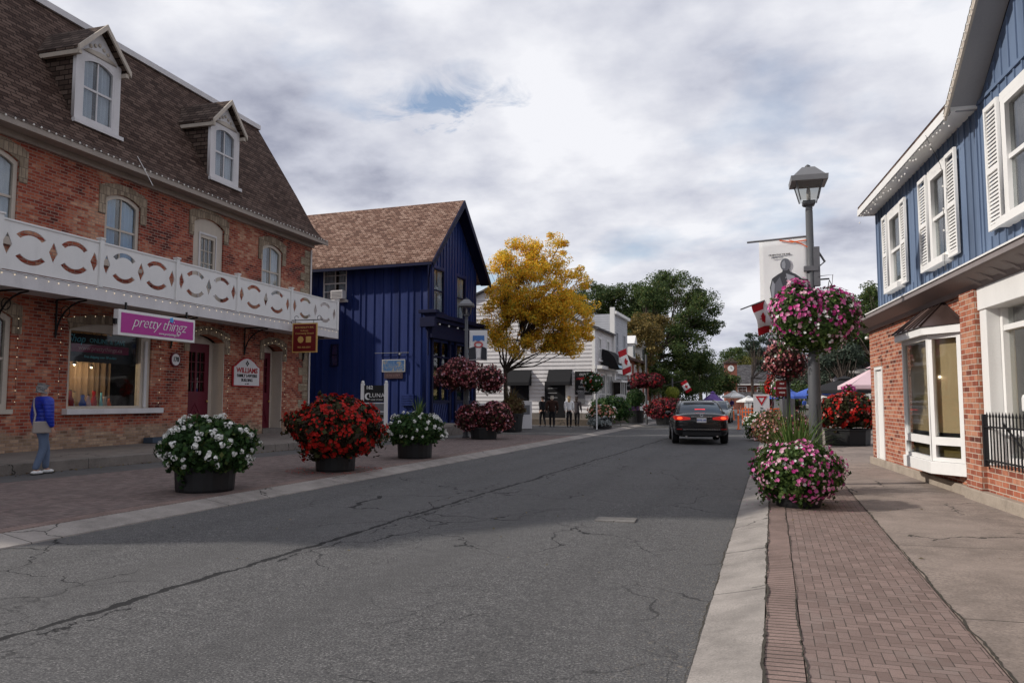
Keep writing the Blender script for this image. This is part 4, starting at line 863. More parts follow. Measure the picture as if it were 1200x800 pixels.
    for s in (-1, 1):
        xo = gm+s*(gm-gx0+0.12); zo = Z1-k*0.12+0.06
        q = [(xo, -0.36, zo), (xo, D, zo), (gm, D, ga+0.06), (gm, -0.36, ga+0.06)]
        rf.add(q+[(a, c, d+0.09) for a, c, d in q], [(0, 1, 2, 3), (7, 6, 5, 4), (0, 4, 5, 1), (1, 5, 6, 2), (2, 6, 7, 3), (3, 7, 4, 0)])
    rf.build('roof', M['roof_dark'], b)
    sf = MB(); bb = MB()
    for s in (-1, 1):
        x1 = gm+s*(gm-gx0+0.10); z1 = Z1-k*0.10
        sf.prism([(x1, z1), (gm, ga-0.02), (gm, ga+0.045), (x1, z1+0.045)], -0.35, -0.001, 'y')
        bb.prism([(x1+s*0.03, z1-0.10), (gm, ga-0.08), (gm, ga+0.06), (x1+s*0.03, z1+0.05)], -0.392, -0.361, 'y')
    sf.build('soffit', flat('grey_soffit', (0.30, 0.30, 0.31)), b); bb.build('bargeboard', M['cream'], b)
    # cornice band between the floors
    c = MB(); prof = [(-0.001, 2.96), (-0.05, 2.96), (-0.09, 3.02), (-0.30, 3.10), (-0.34, 3.12), (-0.34, 3.19), (-0.001, 3.26)]
    c.prism(prof, -0.32, U1, 'x'); c.box(-0.32, 0.99, 0.0, D, 3.0, 3.2); c.build('cornice', M['cornice'], b)
    MB().prism([(-0.002, 3.262), (-0.36, 3.192), (-0.36, 3.215), (-0.002, 3.285)], -0.34, U1, 'x').build('cornice_cap', M['white'], b)
    m = MB()
    for i in range(14):
        x = 6.95+i*0.42; m.prism([(-0.051, 2.97), (-0.26, 3.085), (-0.051, 3.085)], x, x+0.09, 'x')
    m.build('cornice_bracket', M['cornice'], b)
    # bay window
    bp = [(3.55, 0.0), (4.02, -0.30), (5.48, -0.30), (5.96, 0.0)]
    def seg_frame(p, q, z0, z1, par):
        d = Vector((q[0]-p[0], q[1]-p[1], 0)); L_ = d.length; ang = math.atan2(d.y, d.x); X = TR((p[0], p[1], 0)) @ RZ(ang)
        f = plate('bay_frame', [rect(0, L_, z0, z1), rect(0.07, L_-0.07, z0+0.06, z0+0.24), rect(0.07, L_-0.07, z0+0.36, z1-0.06)], 0.06, M['white'], par, 0.0, X)
        plate('pane', [rect(0.07, L_-0.07, z0+0.06, z1-0.06)], 0.006, M['glass'], f, 0.01, X)
        bl = MB().box(0.03, L_-0.03, 0.09, 0.10, z0+0.42, z1-0.05); bl.v = [tuple(X @ Vector(v)) for v in bl.v]; bl.build('blind', M['blind'], f)
        bl = MB().box(0.03, L_-0.03, 0.09, 0.10, z0+0.06, z0+0.34); bl.v = [tuple(X @ Vector(v)) for v in bl.v]; bl.build('display', flat('olive_display', (0.16, 0.11, 0.03)), f)
        bl = MB().box(0.03, L_-0.03, 0.088, 0.102, z0+0.341, z0+0.419); bl.v = [tuple(X @ Vector(v)) for v in bl.v]; bl.build('ledge', M['black'], f)
    bay = MB().prism([(3.48, -0.002), (3.98, -0.36), (5.52, -0.36), (6.03, -0.002)], 0.38, 0.56, 'z').build('bay_window', M['white'], b, bevel=0.006)
    for p, q in zip(bp[:-1], bp[1:]): seg_frame(p, q, 0.565, 2.44, bay)
    MB().prism([(3.42, -0.002), (3.94, -0.42), (5.56, -0.42), (6.09, -0.002)], 2.445, 2.56, 'z').build('bay_fascia', M['white'], bay)
    r = MB(); e4 = [(3.40, -0.002, 2.565), (3.92, -0.45, 2.565), (5.58, -0.45, 2.565), (6.11, -0.002, 2.565)]; t2 = [(4.35, -0.002, 2.97), (5.2, -0.002, 2.97)]
    r.add(e4+t2, [(0, 1, 4), (1, 2, 5, 4), (2, 3, 5), (0, 3, 2, 1), (0, 4, 5, 3)]); rr = r.build('bay_roof', M['bronze'], bay)
    sm = MB()
    for i in range(6):
        a = i/5; p0 = Vector((3.92+1.66*a, -0.455, 2.575)); p1 = Vector((4.35+0.85*a, -0.006, 2.985)); sm.tube([p0, p1], 0.014, 5)
    sm.tube([(6.11, -0.01, 2.58), (5.2, -0.01, 2.98)], 0.014, 5); sm.tube([(4.35, -0.015, 2.985), (5.2, -0.015, 2.985)], 0.018, 5); sm.build('seam', M['bronze'], rr)
    # recessed shopfront
    w = MB(); w.box(6.79, 7.02, -0.03, 0.30, 0.621, 2.93); w.box(6.781, U1, -0.05, 0.28, 2.66, 2.958); w.build('shop_surround', M['white'], b, bevel=0.008)
    mm = MB(); mm.box(7.0, U1, 0.14, 0.24, 2.36, 2.43); mm.box(7.0, U1, 0.14, 0.24, 0.63, 0.73); mm.box(7.0, U1, 0.12, 0.26, 1.0, 1.09)
    for x in (7.03, 9.8, 12.6): mm.box(x, x+0.08, 0.13, 0.25, 0.63, 2.66)
    mm.build('shop_frame', M['white'], b)
    plate('shop_pane', [rect(7.0, U1, 0.73, 2.65)], 0.006, M['glass'], b, 0.2)
    bl = MB().box(7.0, U1, 0.42, 0.44, 1.16, 2.36).build('blind', M['blind'], b); MB().box(7.0, U1, 0.40, 0.45, 0.62, 1.0).build('display', flat('olive_ledge', (0.18, 0.13, 0.04)), b)
    folds(7.0, U1, 2.43, 2.65, 0.3, 0.02, 0.06).build('lace_curtain', M['lace'], b)
    MB().box(6.8, U1, 0.31, 0.9, 0.55, 0.615).build('shop_floor', M['dark'], b)
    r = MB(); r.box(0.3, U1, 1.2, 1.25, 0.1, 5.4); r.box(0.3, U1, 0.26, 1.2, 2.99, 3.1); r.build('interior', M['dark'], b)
    MB().lathe([(0.03, 0), (0.045, 0.02), (0.03, 0.06)], 0.75, -0.2, n=8).build('doorbell_lamp', M['white'], b).location = (0, 0, 2.75)
    return b
Cb = right_building()
# iron railing
t = thing('iron_railing', 'black spiked iron railing before the shop window of the brick and blue shop', 'railing', cwd(6.9, -0.06, 0.62), CR)
_b = MB().lathe([(0.0095, 0.0), (0.0095, 0.62), (0.017, 0.635), (0.0, 0.70)], n=8).build('bar', M['iron'], t); _b.location = (0.08, 0, 0)
for i in range(1, 43): _c = bpy.data.objects.new('bar', _b.data); COL.objects.link(_c); _c.parent = t; _c.location = (0.08+i*0.105, 0, 0)
m = MB()
for z in (0.07, 0.50): m.box(-0.05, 4.6, -0.014, 0.014, z-0.01, z+0.01)
m.build('rail', M['iron'], t); MB().box(-0.05, 0.0, -0.022, 0.022, -0.02, 0.66).build('post', M['iron'], t)
m = MB(); m.tube([(0.55, 0.02, 0.55), (1.3, 0.14, 0.0)], 0.014, 6); m.build('stay', M['iron'], t)
t = thing('soap_dispenser', 'small white dispenser stuck on the right hand shop window', 'dispenser', cwd(7.55, 0.17, 1.33), CR)
MB().box(-0.035, 0.035, -0.02, 0.02, 0, 0.17).build('body', M['white'], t, bevel=0.01); MB().ball((0, -0.0, 0.17), (0.033, 0.02, 0.033), 10).build('cap', M['white'], t, smooth=True)
lights('string_lights', 'icicle lights hanging from the white eave of the blue upper floor', [cwd(1.0, -0.33, 5.34), cwd(7.0, -0.33, 5.34)], 34, 'bulb_off', 0.014, icicle=True)
lights('string_lights', 'string of unlit bulbs dangling down from the eave beside the middle upstairs window', [cwd(6.1, -0.4, 5.33), cwd(5.85, -0.12, 4.9), cwd(5.75, -0.12, 3.4), cwd(6.6, -0.2, 3.25)], 9, 'bulb_off', 0.014)
lights('string_lights', 'string of bulbs along the sloping verge of the blue gable', [cwd(6.95, -0.41, 5.33), cwd(10.3, -0.41, 7.9)], 40, 'bulb_off', 0.012)

# ================================================================ BUILDINGS FURTHER ALONG
def clap(mb, x0, x1, z0, z1, y, pitch=0.18, holes=(), t=0.022):
    z = z0
    while z < z1-0.01:
        zt = min(z+pitch, z1); segs = [(x0, x1)]
        for h in holes:
            if h[2] < zt-0.02 and h[3] > z+0.02:
                ns = []
                for a, c in segs:
                    if h[1] <= a or h[0] >= c: ns.append((a, c)); continue
                    if h[0] > a: ns.append((a, h[0]))
                    if h[1] < c: ns.append((h[1], c))
                segs = ns
        for a, c in segs:
            mb.add([(a, y-t, z), (c, y-t, z), (c, y-0.004, zt), (a, y-0.004, zt), (a, y, z), (c, y, z), (c, y, zt), (a, y, zt)], [(0, 1, 2, 3), (0, 4, 5, 1), (3, 2, 6, 7), (0, 3, 7, 4), (1, 5, 6, 2)])
        z = zt
SIDE = RZ(-PI/2)
def xf(mb, X): mb.v = [tuple(X @ Vector(v)) for v in mb.v]; return mb
def white_building():
    b = thing('clapboard_building', 'white clapboard building with black awnings behind the yellow tree', 'building', (-10.09, 45.35, 0), R(90))
    # local x along the street, y away from it; the side facing the camera is x = 0
    W, D, ze, za = 5.4, 13.0, 5.9, 8.6
    m = MB(); m.box(0.0, W, 0.0, D, 0.3, ze); m.prism([(0, ze), (D, ze), (D/2, za)], 0.0, W, 'x'); m.build('wall', M['white_dirty'], b)
    SX = TR((0, D, 0)) @ RZ(-PI/2); h = [(D-3.1, D-1.8, 0.3, 2.66), (D-5.35, D-4.1, 0.9, 3.3)]
    m = MB(); clap(m, 0, D, 0.75, ze, -0.001, 0.24, h, 0.045); z = ze
    while z < za-0.15:
        k = (z-ze)/(za-ze); clap(m, D/2*k, D-D/2*k, z, z+0.24, -0.001, 0.24, (), 0.045); z += 0.24
    xf(m, SX).build('clapboards', M['white_dirty'], b)
    m = MB(); clap(m, 0, W, 0.75, ze, -0.001, 0.2, [(1.0, 3.0, 0, 3.4), (3.3, 5.2, 0, 3.4), (1.0, 1.9, 4, 5.4), (3.5, 4.4, 4, 5.4)]); m.build('clapboards', M['white_dirty'], b)
    MB().box(-0.05, 0.14, -0.05, 0.12, 0.3, ze).build('corner_board', M['white'], b)
    f = MB(); f.box(-0.04, 0.0, 0, D, 0.3, 0.75); f.build('base_board', M['walk_old'], b)
    d = xf(MB().box(D-3.1, D-1.8, -0.06, 0.0, 0.45, 2.66), SX).build('door', M['black'], b)
    x = MB()
    for i in range(5): x.box(D-2.9, D-2.3, -0.066, -0.061, 1.1+i*0.28, 1.13+i*0.28)
    xf(x, SX).build('door_lettering', M['silver'], d); xf(MB().box(D-1.78, D-1.6, -0.05, 0.0, 0.45, 2.6), SX).build('door_frame', M['white'], d)
    w = xf(MB().box(D-5.35, D-4.1, -0.03, 0.0, 0.95, 2.6), SX).build('window', M['glass_dim'], b); xf(MB().box(D-5.3, D-4.15, -0.02, -0.01, 1.0, 2.5), SX).build('display', M['dark'], w)
    for a, c in ((D-2.85, D-1.38), (D-5.5, D-3.95)):
        mm = MB(); mm.prism([(0, 3.38), (-0.03, 3.38), (-0.62, 2.62), (-0.62, 2.42), (0, 2.42)], a, c, 'x'); xf(mm, SX).build('awning', M['blackmat'], b)
    for q in ((1.0, 1.9, 4.0, 5.4), (3.5, 4.4, 4.0, 5.4)):
        window(b, *q, 0, 2, 2, 0.1, -0.06, 'white', None)
    for q in ((1.0, 3.0, 0.6, 3.2), (3.4, 5.2, 0.6, 3.2)):
        window(b, *q, 0, 2, 2, 0.12, -0.06, 'white', None, sill=False)
    c = MB(); c.box(-0.1, W, -0.5, 0.0, 3.4, 3.6); c.build('porch_cornice', M['white'], b)
    r = MB(); r.prism([(-0.3, ze-0.12), (D/2, za), (D+0.3, ze-0.12), (D+0.3, ze), (D/2, za+0.14), (-0.3, ze)], -0.25, W, 'x'); r.build('roof', M['roof_grey'], b)
    e = xf(MB().box(D-1.0, D-0.6, -0.12, -0.03, 1.3, 2.0), SX).build('meter_box', M['grey'], b)
    return b
white_building()
t = thing('menu_board', 'tall black board with pale writing on the white clapboard wall', 'sign', (-10.75, 45.28, 2.55), 0)
MB().box(-0.52, 0.52, -0.03, 0.03, -0.7, 0.7).build('board', M['black'], t)
for i, (tx, sz_) in enumerate((('OLDE', 0.19), ('ANGEL INN', 0.17), ('PUB', 0.2), ('DINING', 0.17), ('OPEN DAILY', 0.15))):
    lettering(tx, sz_, M['redtxt'] if i == 1 else M['silver'], t, TR((0, -0.034, 0.5-i*0.25)), bold=0.004)
def tall_grey():
    b = thing('grey_shopfront', 'tall narrow pale grey clapboard shopfront with parapet and black bell shaped awning', 'building', (-10.0, 50.82, 0), R(90))
    W, D, z1 = 5.2, 12, 7.3
    m = MB(); m.box(0.0, W, 0.0, D, 0.3, z1); m.build('wall', M['far_clap'], b)
    m = MB(); clap(m, 0, W, 3.6, z1, -0.001, 0.16, [(0.7, 1.6, 4.2, 6.2), (3.4, 4.3, 4.2, 6.2)]); m.build('clapboards', M['far_clap'], b)
    m = MB(); clap(m, 0, D, 0.4, z1, -0.001, 0.16); xf(m, TR((0, D, 0)) @ RZ(-PI/2)).build('clapboards', M['far_clap'], b)
    MB().box(-0.06, 0.22, -0.1, 0.2, 0.3, z1+0.45).build('pilaster', M['white'], b); MB().box(-0.05, W+0.05, -0.25, 0.1, z1, z1+0.2).build('parapet', M['white'], b)
    for q in ((0.7, 1.6, 4.2, 6.2), (3.4, 4.3, 4.2, 6.2)): window(b, *q, 0, 2, 2, 0.1, -0.06, 'far_clap', None)
    MB().box(-0.03, W, -0.3, 0.0, 3.3, 3.6).build('cornice', M['white'], b)
    for q in ((0.5, 2.3, 0.8, 3.1), (2.9, 4.8, 0.8, 3.1)): window(b, *q, 0, 1, 1, 0.12, -0.06, 'far_clap', None, sill=False)
tall_grey()
t = thing('bell_awning', 'black dome awning with a pale stripe beside the white corner post', 'awning', (-9.98, 47.1, 3.5), R(90))
MB().prism([(0, 1.2), (-0.35, 1.1), (-0.75, 0.7), (-1.05, 0.0), (0, 0.0)], 0, 2.6, 'x').build('canopy', M['blackmat'], t); MB().prism([(-1.06, 0.0), (-0.98, 0.18), (-1.0, 0.18), (-1.08, 0.0)], 0, 2.6, 'x').build('stripe', flat('pale_blue_stripe', (0.35, 0.5, 0.6)), t)
m = MB(); m.prism([(0.9, 0.35), (1.7, 0.35), (1.5, 0.95), (1.1, 0.95)], -0.93, -0.86, 'y'); m.build('bell_mark', M['white'], t)
t = thing('hanging_board', 'small black board hanging below the dome awning by the grey shopfront', 'sign', (-9.3, 52.4, 2.5), 0)
MB().box(-0.5, 0.5, -0.03, 0.03, -0.3, 0.3).build('board', M['black'], t); m = MB(); m.tube([(-0.7, 0, 0.42), (0.6, 0, 0.42)], 0.02, 5); m.tube([(-0.4, 0, 0.42), (-0.4, 0, 0.3)], 0.01, 4); m.tube([(0.4, 0, 0.42), (0.4, 0, 0.3)], 0.01, 4); m.build('arm', M['iron'], t)
lettering('CAFE', 0.22, M['silver'], t, TR((0, -0.034, 0.03)))
t = thing('bow_window', 'white framed shop window with dark panes jutting out low on the grey shopfront', 'window', (-9.9, 50.2, 0.6), R(90)); 
MB().box(0, 2.2, -0.5, 0, 0, 0.7).build('base', M['white_dirty'], t); MB().box(0.1, 2.1, -0.45, 0, 0.7, 2.1).build('glazing', M['dark'], t); MB().box(-0.05, 2.25, -0.55, 0, 2.1, 2.25).build('roof', M['white'], t)
m = MB(); [m.box(x-0.03, x+0.03, -0.5, -0.451, 0.7, 2.1) for x in (0.1, 0.8, 1.4, 2.1)]; m.build('mullion', M['white'], t)
def brick_house():
    b = thing('gabled_brick_house', 'old tan and red brick house with a dark roof and white dormer down the street', 'building', (-10.2, 56.4, 0), R(90))
    W, D, ze, za = 11, 9, 4.6, 7.4
    m = MB(); m.box(0, W, 0, D, 0.2, ze); m.build('wall', M['brick_far'], b)
    m = MB(); m.prism([(0, 0.2), (D, 0.2), (D, ze), (D/2, za-0.15), (0, ze)], -0.12, -0.001, 'x'); m.build('gable_wall', M['brick_tan'], b)
    m = MB(); m.prism([(-0.35, ze-0.1), (D/2, za), (D+0.35, ze-0.1), (D+0.35, ze+0.05), (D/2, za+0.15), (-0.35, ze+0.05)], -0.4, W+0.3, 'x'); m.build('roof', M['roof_dark'], b)
    for x in (3.2, 7.6):
        d = MB().box(x-0.6, x+0.6, -0.1, 2.0, ze+0.1, ze+1.3).build('dormer', M['white'], b); MB().prism([(x-0.75, ze+1.3), (x+0.75, ze+1.3), (x, ze+1.95)], -0.25, 2.4, 'y').build('dormer_roof', M['white'], d)
        MB().box(x-0.35, x+0.35, -0.13, -0.101, ze+0.3, ze+1.15).build('pane', M['glass_dim'], d)
    for x in (1.2, 3.6, 6.0, 8.6): window(b, x, x+0.9, 2.9, 4.3, 0, 2, 2, 0.1, -0.08, 'white', None)
    for x in (1.2, 3.6, 6.0, 8.6): window(b, x, x+1.1, 0.9, 2.5, 0, 2, 2, 0.1, -0.08, 'white', None)
    MB().box(1.0, 1.6, D/2-0.3, D/2+0.3, za-0.6, za+0.9).build('chimney', M['brick_far'], b)
brick_house()
def plain_house(name, label, loc, rot, W, D, ze, za, wall, roof, wins=(), cat='building'):
    """house with gable ridge along its front"""
    b = thing(name, label, cat, loc, rot)
    m = MB(); m.box(0, W, 0, D, 0, ze); m.prism([(0, ze), (D, ze), (D/2, za-0.1)], 0, W, 'x'); m.build('wall', wall, b)
    m = MB(); m.prism([(-0.4, ze-0.15), (D/2, za), (D+0.4, ze-0.15), (D+0.4, ze), (D/2, za+0.14), (-0.4, ze)], -0.35, W+0.35, 'x'); m.build('roof', roof, b)
    MB().box(-0.36, W+0.36, -0.46, -0.401, ze-0.18, ze+0.02).build('fascia', M['white'], b)
    for q in wins: window(b, *q, 0, 2, 2, 0.1, -0.07, 'white', None)
    return b
# post office like brick building at the end of the street, with its clock tower
p = at(905, 470, 140)
bb = plain_house('brick_hall', 'long low red brick hall with grey roof closing the end of the street', (p.x-8.0, p.y, 0), YAW*0.3, 20, 12, 4.6, 8.3, M['brick_far'], M['roof_grey'], [(2+i*3.4, 3.6+i*3.4, 3.0, 4.1) for i in range(5)])
MB().prism([(-2.6, 2.4), (0, 3.2), (0, 3.1), (-2.6, 2.3)], 1, 18, 'x').build('lean_to_roof', M['roof_grey'], bb)
for x in (3.0, 8.0, 13.0): MB().box(x, x+3.2, -2.0, -1.95, 0.2, 2.3).build('shop_bay', M['white'], bb)
p = at(857, 470, 138); t = thing('clock_tower', 'square red brick clock tower with a white clock face beside the long hall', 'tower', (p.x, p.y, 0), YAW*0.3)
MB().box(-1.05, 1.05, -1.05, 1.05, 0, 8.2).build('shaft', M['brick_far'], t); m = MB(); m.box(-1.25, 1.25, -1.25, 1.25, 8.2, 8.45); m.lathe([(1.5, 8.45), (0.1, 9.3)], n=4, rot=PI/4); m.build('cap', M['bronze'], t)
ck = MB().lathe([(0, 0), (0.55, 0), (0.55, 0.06), (0, 0.06)], n=24).build('clock_face', M['white'], t); ck.rotation_euler = (PI/2, 0, 0); ck.location = (0.0, -1.055, 7.3)
m = MB(); m.box(-0.025, 0.025, -1.16, -1.13, 7.28, 7.72); m.box(0, 0.3, -1.16, -1.13, 7.27, 7.33); m.build('clock_hands', M['black'], t)
# pale house behind the umbrella, right side
plain_house('grey_roofed_house', 'pale house with a low grey roof behind the pink umbrella', (3.0, 47, 0.1), 0, 12, 8, 3.1, 6.0, M['white_dirty'], M['roof_grey'], [(1.0, 2.2, 1.0, 2.4), (4.2, 5.4, 1.0, 2.4)])
plain_house('far_white_house', 'small white house half hidden by the trees on the left far side', (-11.5, 92, 0), R(90), 9, 8, 4.2, 6.5, M['white_dirty'], M['roof_grey'], [(1.0, 2.0, 1.2, 2.6), (4.2, 5.2, 1.2, 2.6)])
plain_house('far_brick_shop', 'dim brick shop under the big dark trees on the left', (-11.2, 74, 0), R(90), 14, 9, 4.0, 6.4, M['brick_far'], M['roof_dark'], [(1.5+i*3, 2.7+i*3, 1.0, 2.6) for i in range(4)])
plain_house('yellow_house', 'cream yellow house behind the right hand lamp post', (-0.2+3.2, 60, 0), 0, 7, 8, 3.0, 4.6, flat('pale_yellow', (0.55, 0.45, 0.22)), M['roof_grey'], [(1.0, 2.0, 1.0, 2.2)])
# ================================================================ FOLIAGE
def leaf_mesh(name, C_, N_, size, mat, parent, jit=0.6, aspect=0.55, fold=0.25, seed=1, size_var=0.4):
    """many small folded leaves; C_ centres, N_ outward directions"""
    g = np.random.default_rng(seed); n = len(C_)
    nn = N_ + g.normal(0, jit, (n, 3)); nn /= np.linalg.norm(nn, axis=1)[:, None]+1e-9
    t = g.normal(0, 1, (n, 3)); t -= (t*nn).sum(1)[:, None]*nn; t /= np.linalg.norm(t, axis=1)[:, None]+1e-9
    bt = np.cross(nn, t); s = (size*(1+g.uniform(-size_var, size_var, n)))[:, None]
    v = np.empty((n, 4, 3)); v[:, 0] = C_-t*s*0.5; v[:, 1] = C_+bt*s*aspect*0.5+nn*s*fold*0.5; v[:, 2] = C_+t*s*0.5; v[:, 3] = C_-bt*s*aspect*0.5+nn*s*fold*0.5
    me = bpy.data.meshes.new(name); me.vertices.add(4*n); me.vertices.foreach_set('co', v.reshape(-1))
    me.loops.add(4*n); me.loops.foreach_set('vertex_index', np.arange(4*n, dtype=np.int32))
    me.polygons.add(n); me.polygons.foreach_set('loop_start', np.arange(0, 4*n, 4, dtype=np.int32)); me.polygons.foreach_set('loop_total', np.full(n, 4, dtype=np.int32))
    me.materials.append(mat); me.update(); me.validate()
    o = bpy.data.objects.new(name, me); COL.objects.link(o)
    if parent: o.parent = parent
    return o
def blossom_mesh(name, C_, N_, size, mats, parent, seed=1, petals=5, cup=0.3):
    g = random.Random(seed); mb = MB()
    for c, nrm in zip(C_, N_):
        nrm = Vector(nrm)+Vector((g.gauss(0, .35), g.gauss(0, .35), g.gauss(0, .35))); nrm.normalize()
        a = nrm.orthogonal().normalized(); b_ = nrm.cross(a); c = Vector(c); s = size*g.uniform(0.5, 1.35); off = g.random()*6; mi = g.choices(range(len(mats)), weights=[m_[1] for m_ in mats])[0]
        vs = [c]; fs = []
        for k in range(petals):
            t0 = off+2*PI*k/petals
            for dt, r_ in ((-0.5, 0.75), (0, 1.0), (0.5, 0.75)):
                t = t0+dt*2*PI/petals; vs.append(c+(a*math.cos(t)+b_*math.sin(t))*s*0.5*r_+nrm*s*cup*0.5*r_)
            q = 1+3*k; fs.append((0, q, q+1, q+2))
        mb.add(vs, fs, mi)
    return mb.build(name, [m_[0] for m_ in mats], parent, fix=False)
def blob(n, rx, ry, rz, seed, lo=0.78, hi=1.02, zmin=-1.0, lump=0.16, freq=2.2, ns=None, patchy=None):
    """points in the outer shell of a lumpy ellipsoid, with outward normals"""
    g = np.random.default_rng(seed); d = g.normal(0, 1, (int(n*1.6), 3)); d /= np.linalg.norm(d, axis=1)[:, None]; d = d[d[:, 2] > zmin][:n]
    ns = seed if ns is None else ns
    if patchy is not None: d = d[np.array([mnoise.noise(Vector(x)*3.6+Vector((ns*1.7, 5, 2))) > patchy-0.25*g.random() for x in d])]
    f = np.array([1+lump*(mnoise.noise(Vector(x)*freq+Vector((ns*3.1, 0, 0)))*1.6) for x in d])
    r = g.uniform(lo, hi, len(d))*f
    return d*np.array([rx, ry, rz])*r[:, None], d
FM = {}
def fm(name, c, e=0.0): FM[name] = leafmat(name, [(0, sc(c, 0.7)), (0.5, c), (1, sc(c, 1.25))], 0.25, 0.55); return FM[name]
fm('white_petals', (0.80, 0.80, 0.76)); fm('red_petals', (0.47, 0.014, 0.009)); fm('pink_petals', (0.66, 0.15, 0.38)); fm('magenta_petals', (0.50, 0.03, 0.22))
fm('pale_pink_petals', (0.70, 0.42, 0.50)); fm('burgundy_petals', (0.17, 0.018, 0.03)); fm('salmon_petals', (0.55, 0.20, 0.17)); fm('peach_petals', (0.75, 0.35, 0.25)); fm('dusty_petals', (0.45, 0.16, 0.17))
G1 = leafmat('geranium_leaves', [(0, (0.010, 0.028, 0.007)), (0.5, (0.030, 0.075, 0.018)), (0.85, (0.05, 0.11, 0.028)), (1, (0.11, 0.13, 0.035))])
G2 = leafmat('begonia_leaves', [(0, (0.020, 0.010, 0.007)), (0.5, (0.050, 0.030, 0.016)), (1, (0.06, 0.07, 0.02))])
G3 = leafmat('burgundy_leaves', [(0, (0.030, 0.008, 0.010)), (0.6, (0.085, 0.020, 0.024)), (1, (0.05, 0.06, 0.02))])
G4 = leafmat('petunia_leaves', [(0, (0.022, 0.045, 0.010)), (0.5, (0.055, 0.105, 0.022)), (1, (0.12, 0.17, 0.045))])
G5 = leafmat('variegated_leaves', [(0, (0.05, 0.04, 0.015)), (0.5, (0.10, 0.11, 0.03)), (0.8, (0.24, 0.11, 0.07)), (1, (0.32, 0.24, 0.14))])
G6 = leafmat('silver_leaves', [(0, (0.22, 0.25, 0.24)), (1, (0.50, 0.53, 0.52))])
G7 = leafmat('grass_blades', [(0, (0.04, 0.085, 0.015)), (0.6, (0.09, 0.16, 0.035)), (1, (0.20, 0.24, 0.08))])
G8 = leafmat('dry_leaves', [(0, (0.06, 0.03, 0.015)), (0.5, (0.13, 0.07, 0.03)), (1, (0.16, 0.15, 0.05))])
def planting(t, c, r, nleaf, leafsize, lmat, nbl, blsize, bl, seed, zmin=-0.75, lump=0.16, lo=0.72, blc=1.0, jit=0.6):
    """leaves, dark inner twigs and blossoms of one plant mass, centre c, radii r"""
    P_, N_ = blob(nleaf, *r, seed, lo, 1.0, zmin, lump); P_ += np.array(c)
    # loose sprigs that break the outline
    g5 = np.random.default_rng(seed+77); SP, SN = blob(max(14, nleaf//110), *r, seed+31, 0.9, 1.0, zmin, lump, ns=seed); ex = []; en = []
    for q, d_ in zip(SP, SN):
        L0 = g5.uniform(0.06, 0.26)*r[0]; dr = d_+g5.normal(0, 0.35, 3)+np.array([0, 0, 0.15]); dr /= np.linalg.norm(dr); m5 = int(L0/leafsize*4)+3
        for k5 in range(m5): u5 = k5/m5; ex.append(q+dr*L0*u5-np.array([0, 0, 0.5*L0*u5*u5])+g5.normal(0, leafsize*0.25, 3)); en.append(dr)
    P_ = np.concatenate([P_, np.array(ex)+np.array(c)]); N_ = np.concatenate([N_, np.array(en)])
    f = leaf_mesh('foliage', P_, N_, leafsize, lmat, t, jit, seed=seed, aspect=0.75, size_var=0.55)
    co = MB(); P2, N2 = blob(26, r[0]*0.62, r[1]*0.62, r[2]*0.62, seed+9)
    for q in P2: co.tube([(c[0], c[1], c[2]-r[2]*0.6), tuple(np.array(c)+q)], [0.012, 0.004], 4)
    co.build('stems', M['bark'], t)
    # dense inner leaves keep the mass opaque
    P3, N3 = blob(int(nleaf*0.35), r[0]*0.74, r[1]*0.74, r[2]*0.74, seed+5, 0.7, 1.0, -1, lump, ns=seed); leaf_mesh('inner_foliage', P3+np.array(c), N3, leafsize*2.2, lmat, t, 0.2, seed=seed+5, aspect=0.9)
    if nbl:
        # blossoms gather in loose clusters
        g = np.random.default_rng(seed+3); P4, N4 = blob(int(nbl*1.55), *[x*blc for x in r], seed+7, 0.95, 1.06, max(zmin, -0.8), lump, ns=seed, patchy=0.0)
        blossom_mesh('blossoms', P4+np.array(c), N4, blsize, bl, t, seed)
    return f
def tub(t, r0, r1, h, mat='pot', n=20, z0=0):
    MB().lathe([(0, z0), (r0, z0), (r0*1.02, z0+0.03), (r1*0.99, z0+h-0.05), (r1*1.04, z0+h-0.04), (r1*1.04, z0+h), (r1*0.93, z0+h), (r1*0.9, z0+h-0.06), (0, z0+h-0.06)], n=n).build('pot', M[mat], t, smooth=False)
    MB().lathe([(0, z0+h-0.055), (r1*0.89, z0+h-0.055), (0, z0+h-0.03)], n=n).build('soil', M['bark'], t)
def petals_down(t, r, n, mat, seed, size=0.035, name='fallen_petals'):
    g = np.random.default_rng(seed); a = g.uniform(0, 2*PI, n); q = r*(0.5+0.5*np.sqrt(g.uniform(0, 1, n))); P_ = np.stack([q*np.cos(a), q*np.sin(a), np.full(n, 0.012)], 1)
    return leaf_mesh(name, P_, np.tile([0, 0, 1.0], (n, 1)), size, mat, t, 0.15, seed=seed, fold=0.1)
def pad(n, spread, seed):
    g = np.random.default_rng(seed); return g.normal(0, spread, (n, 3))
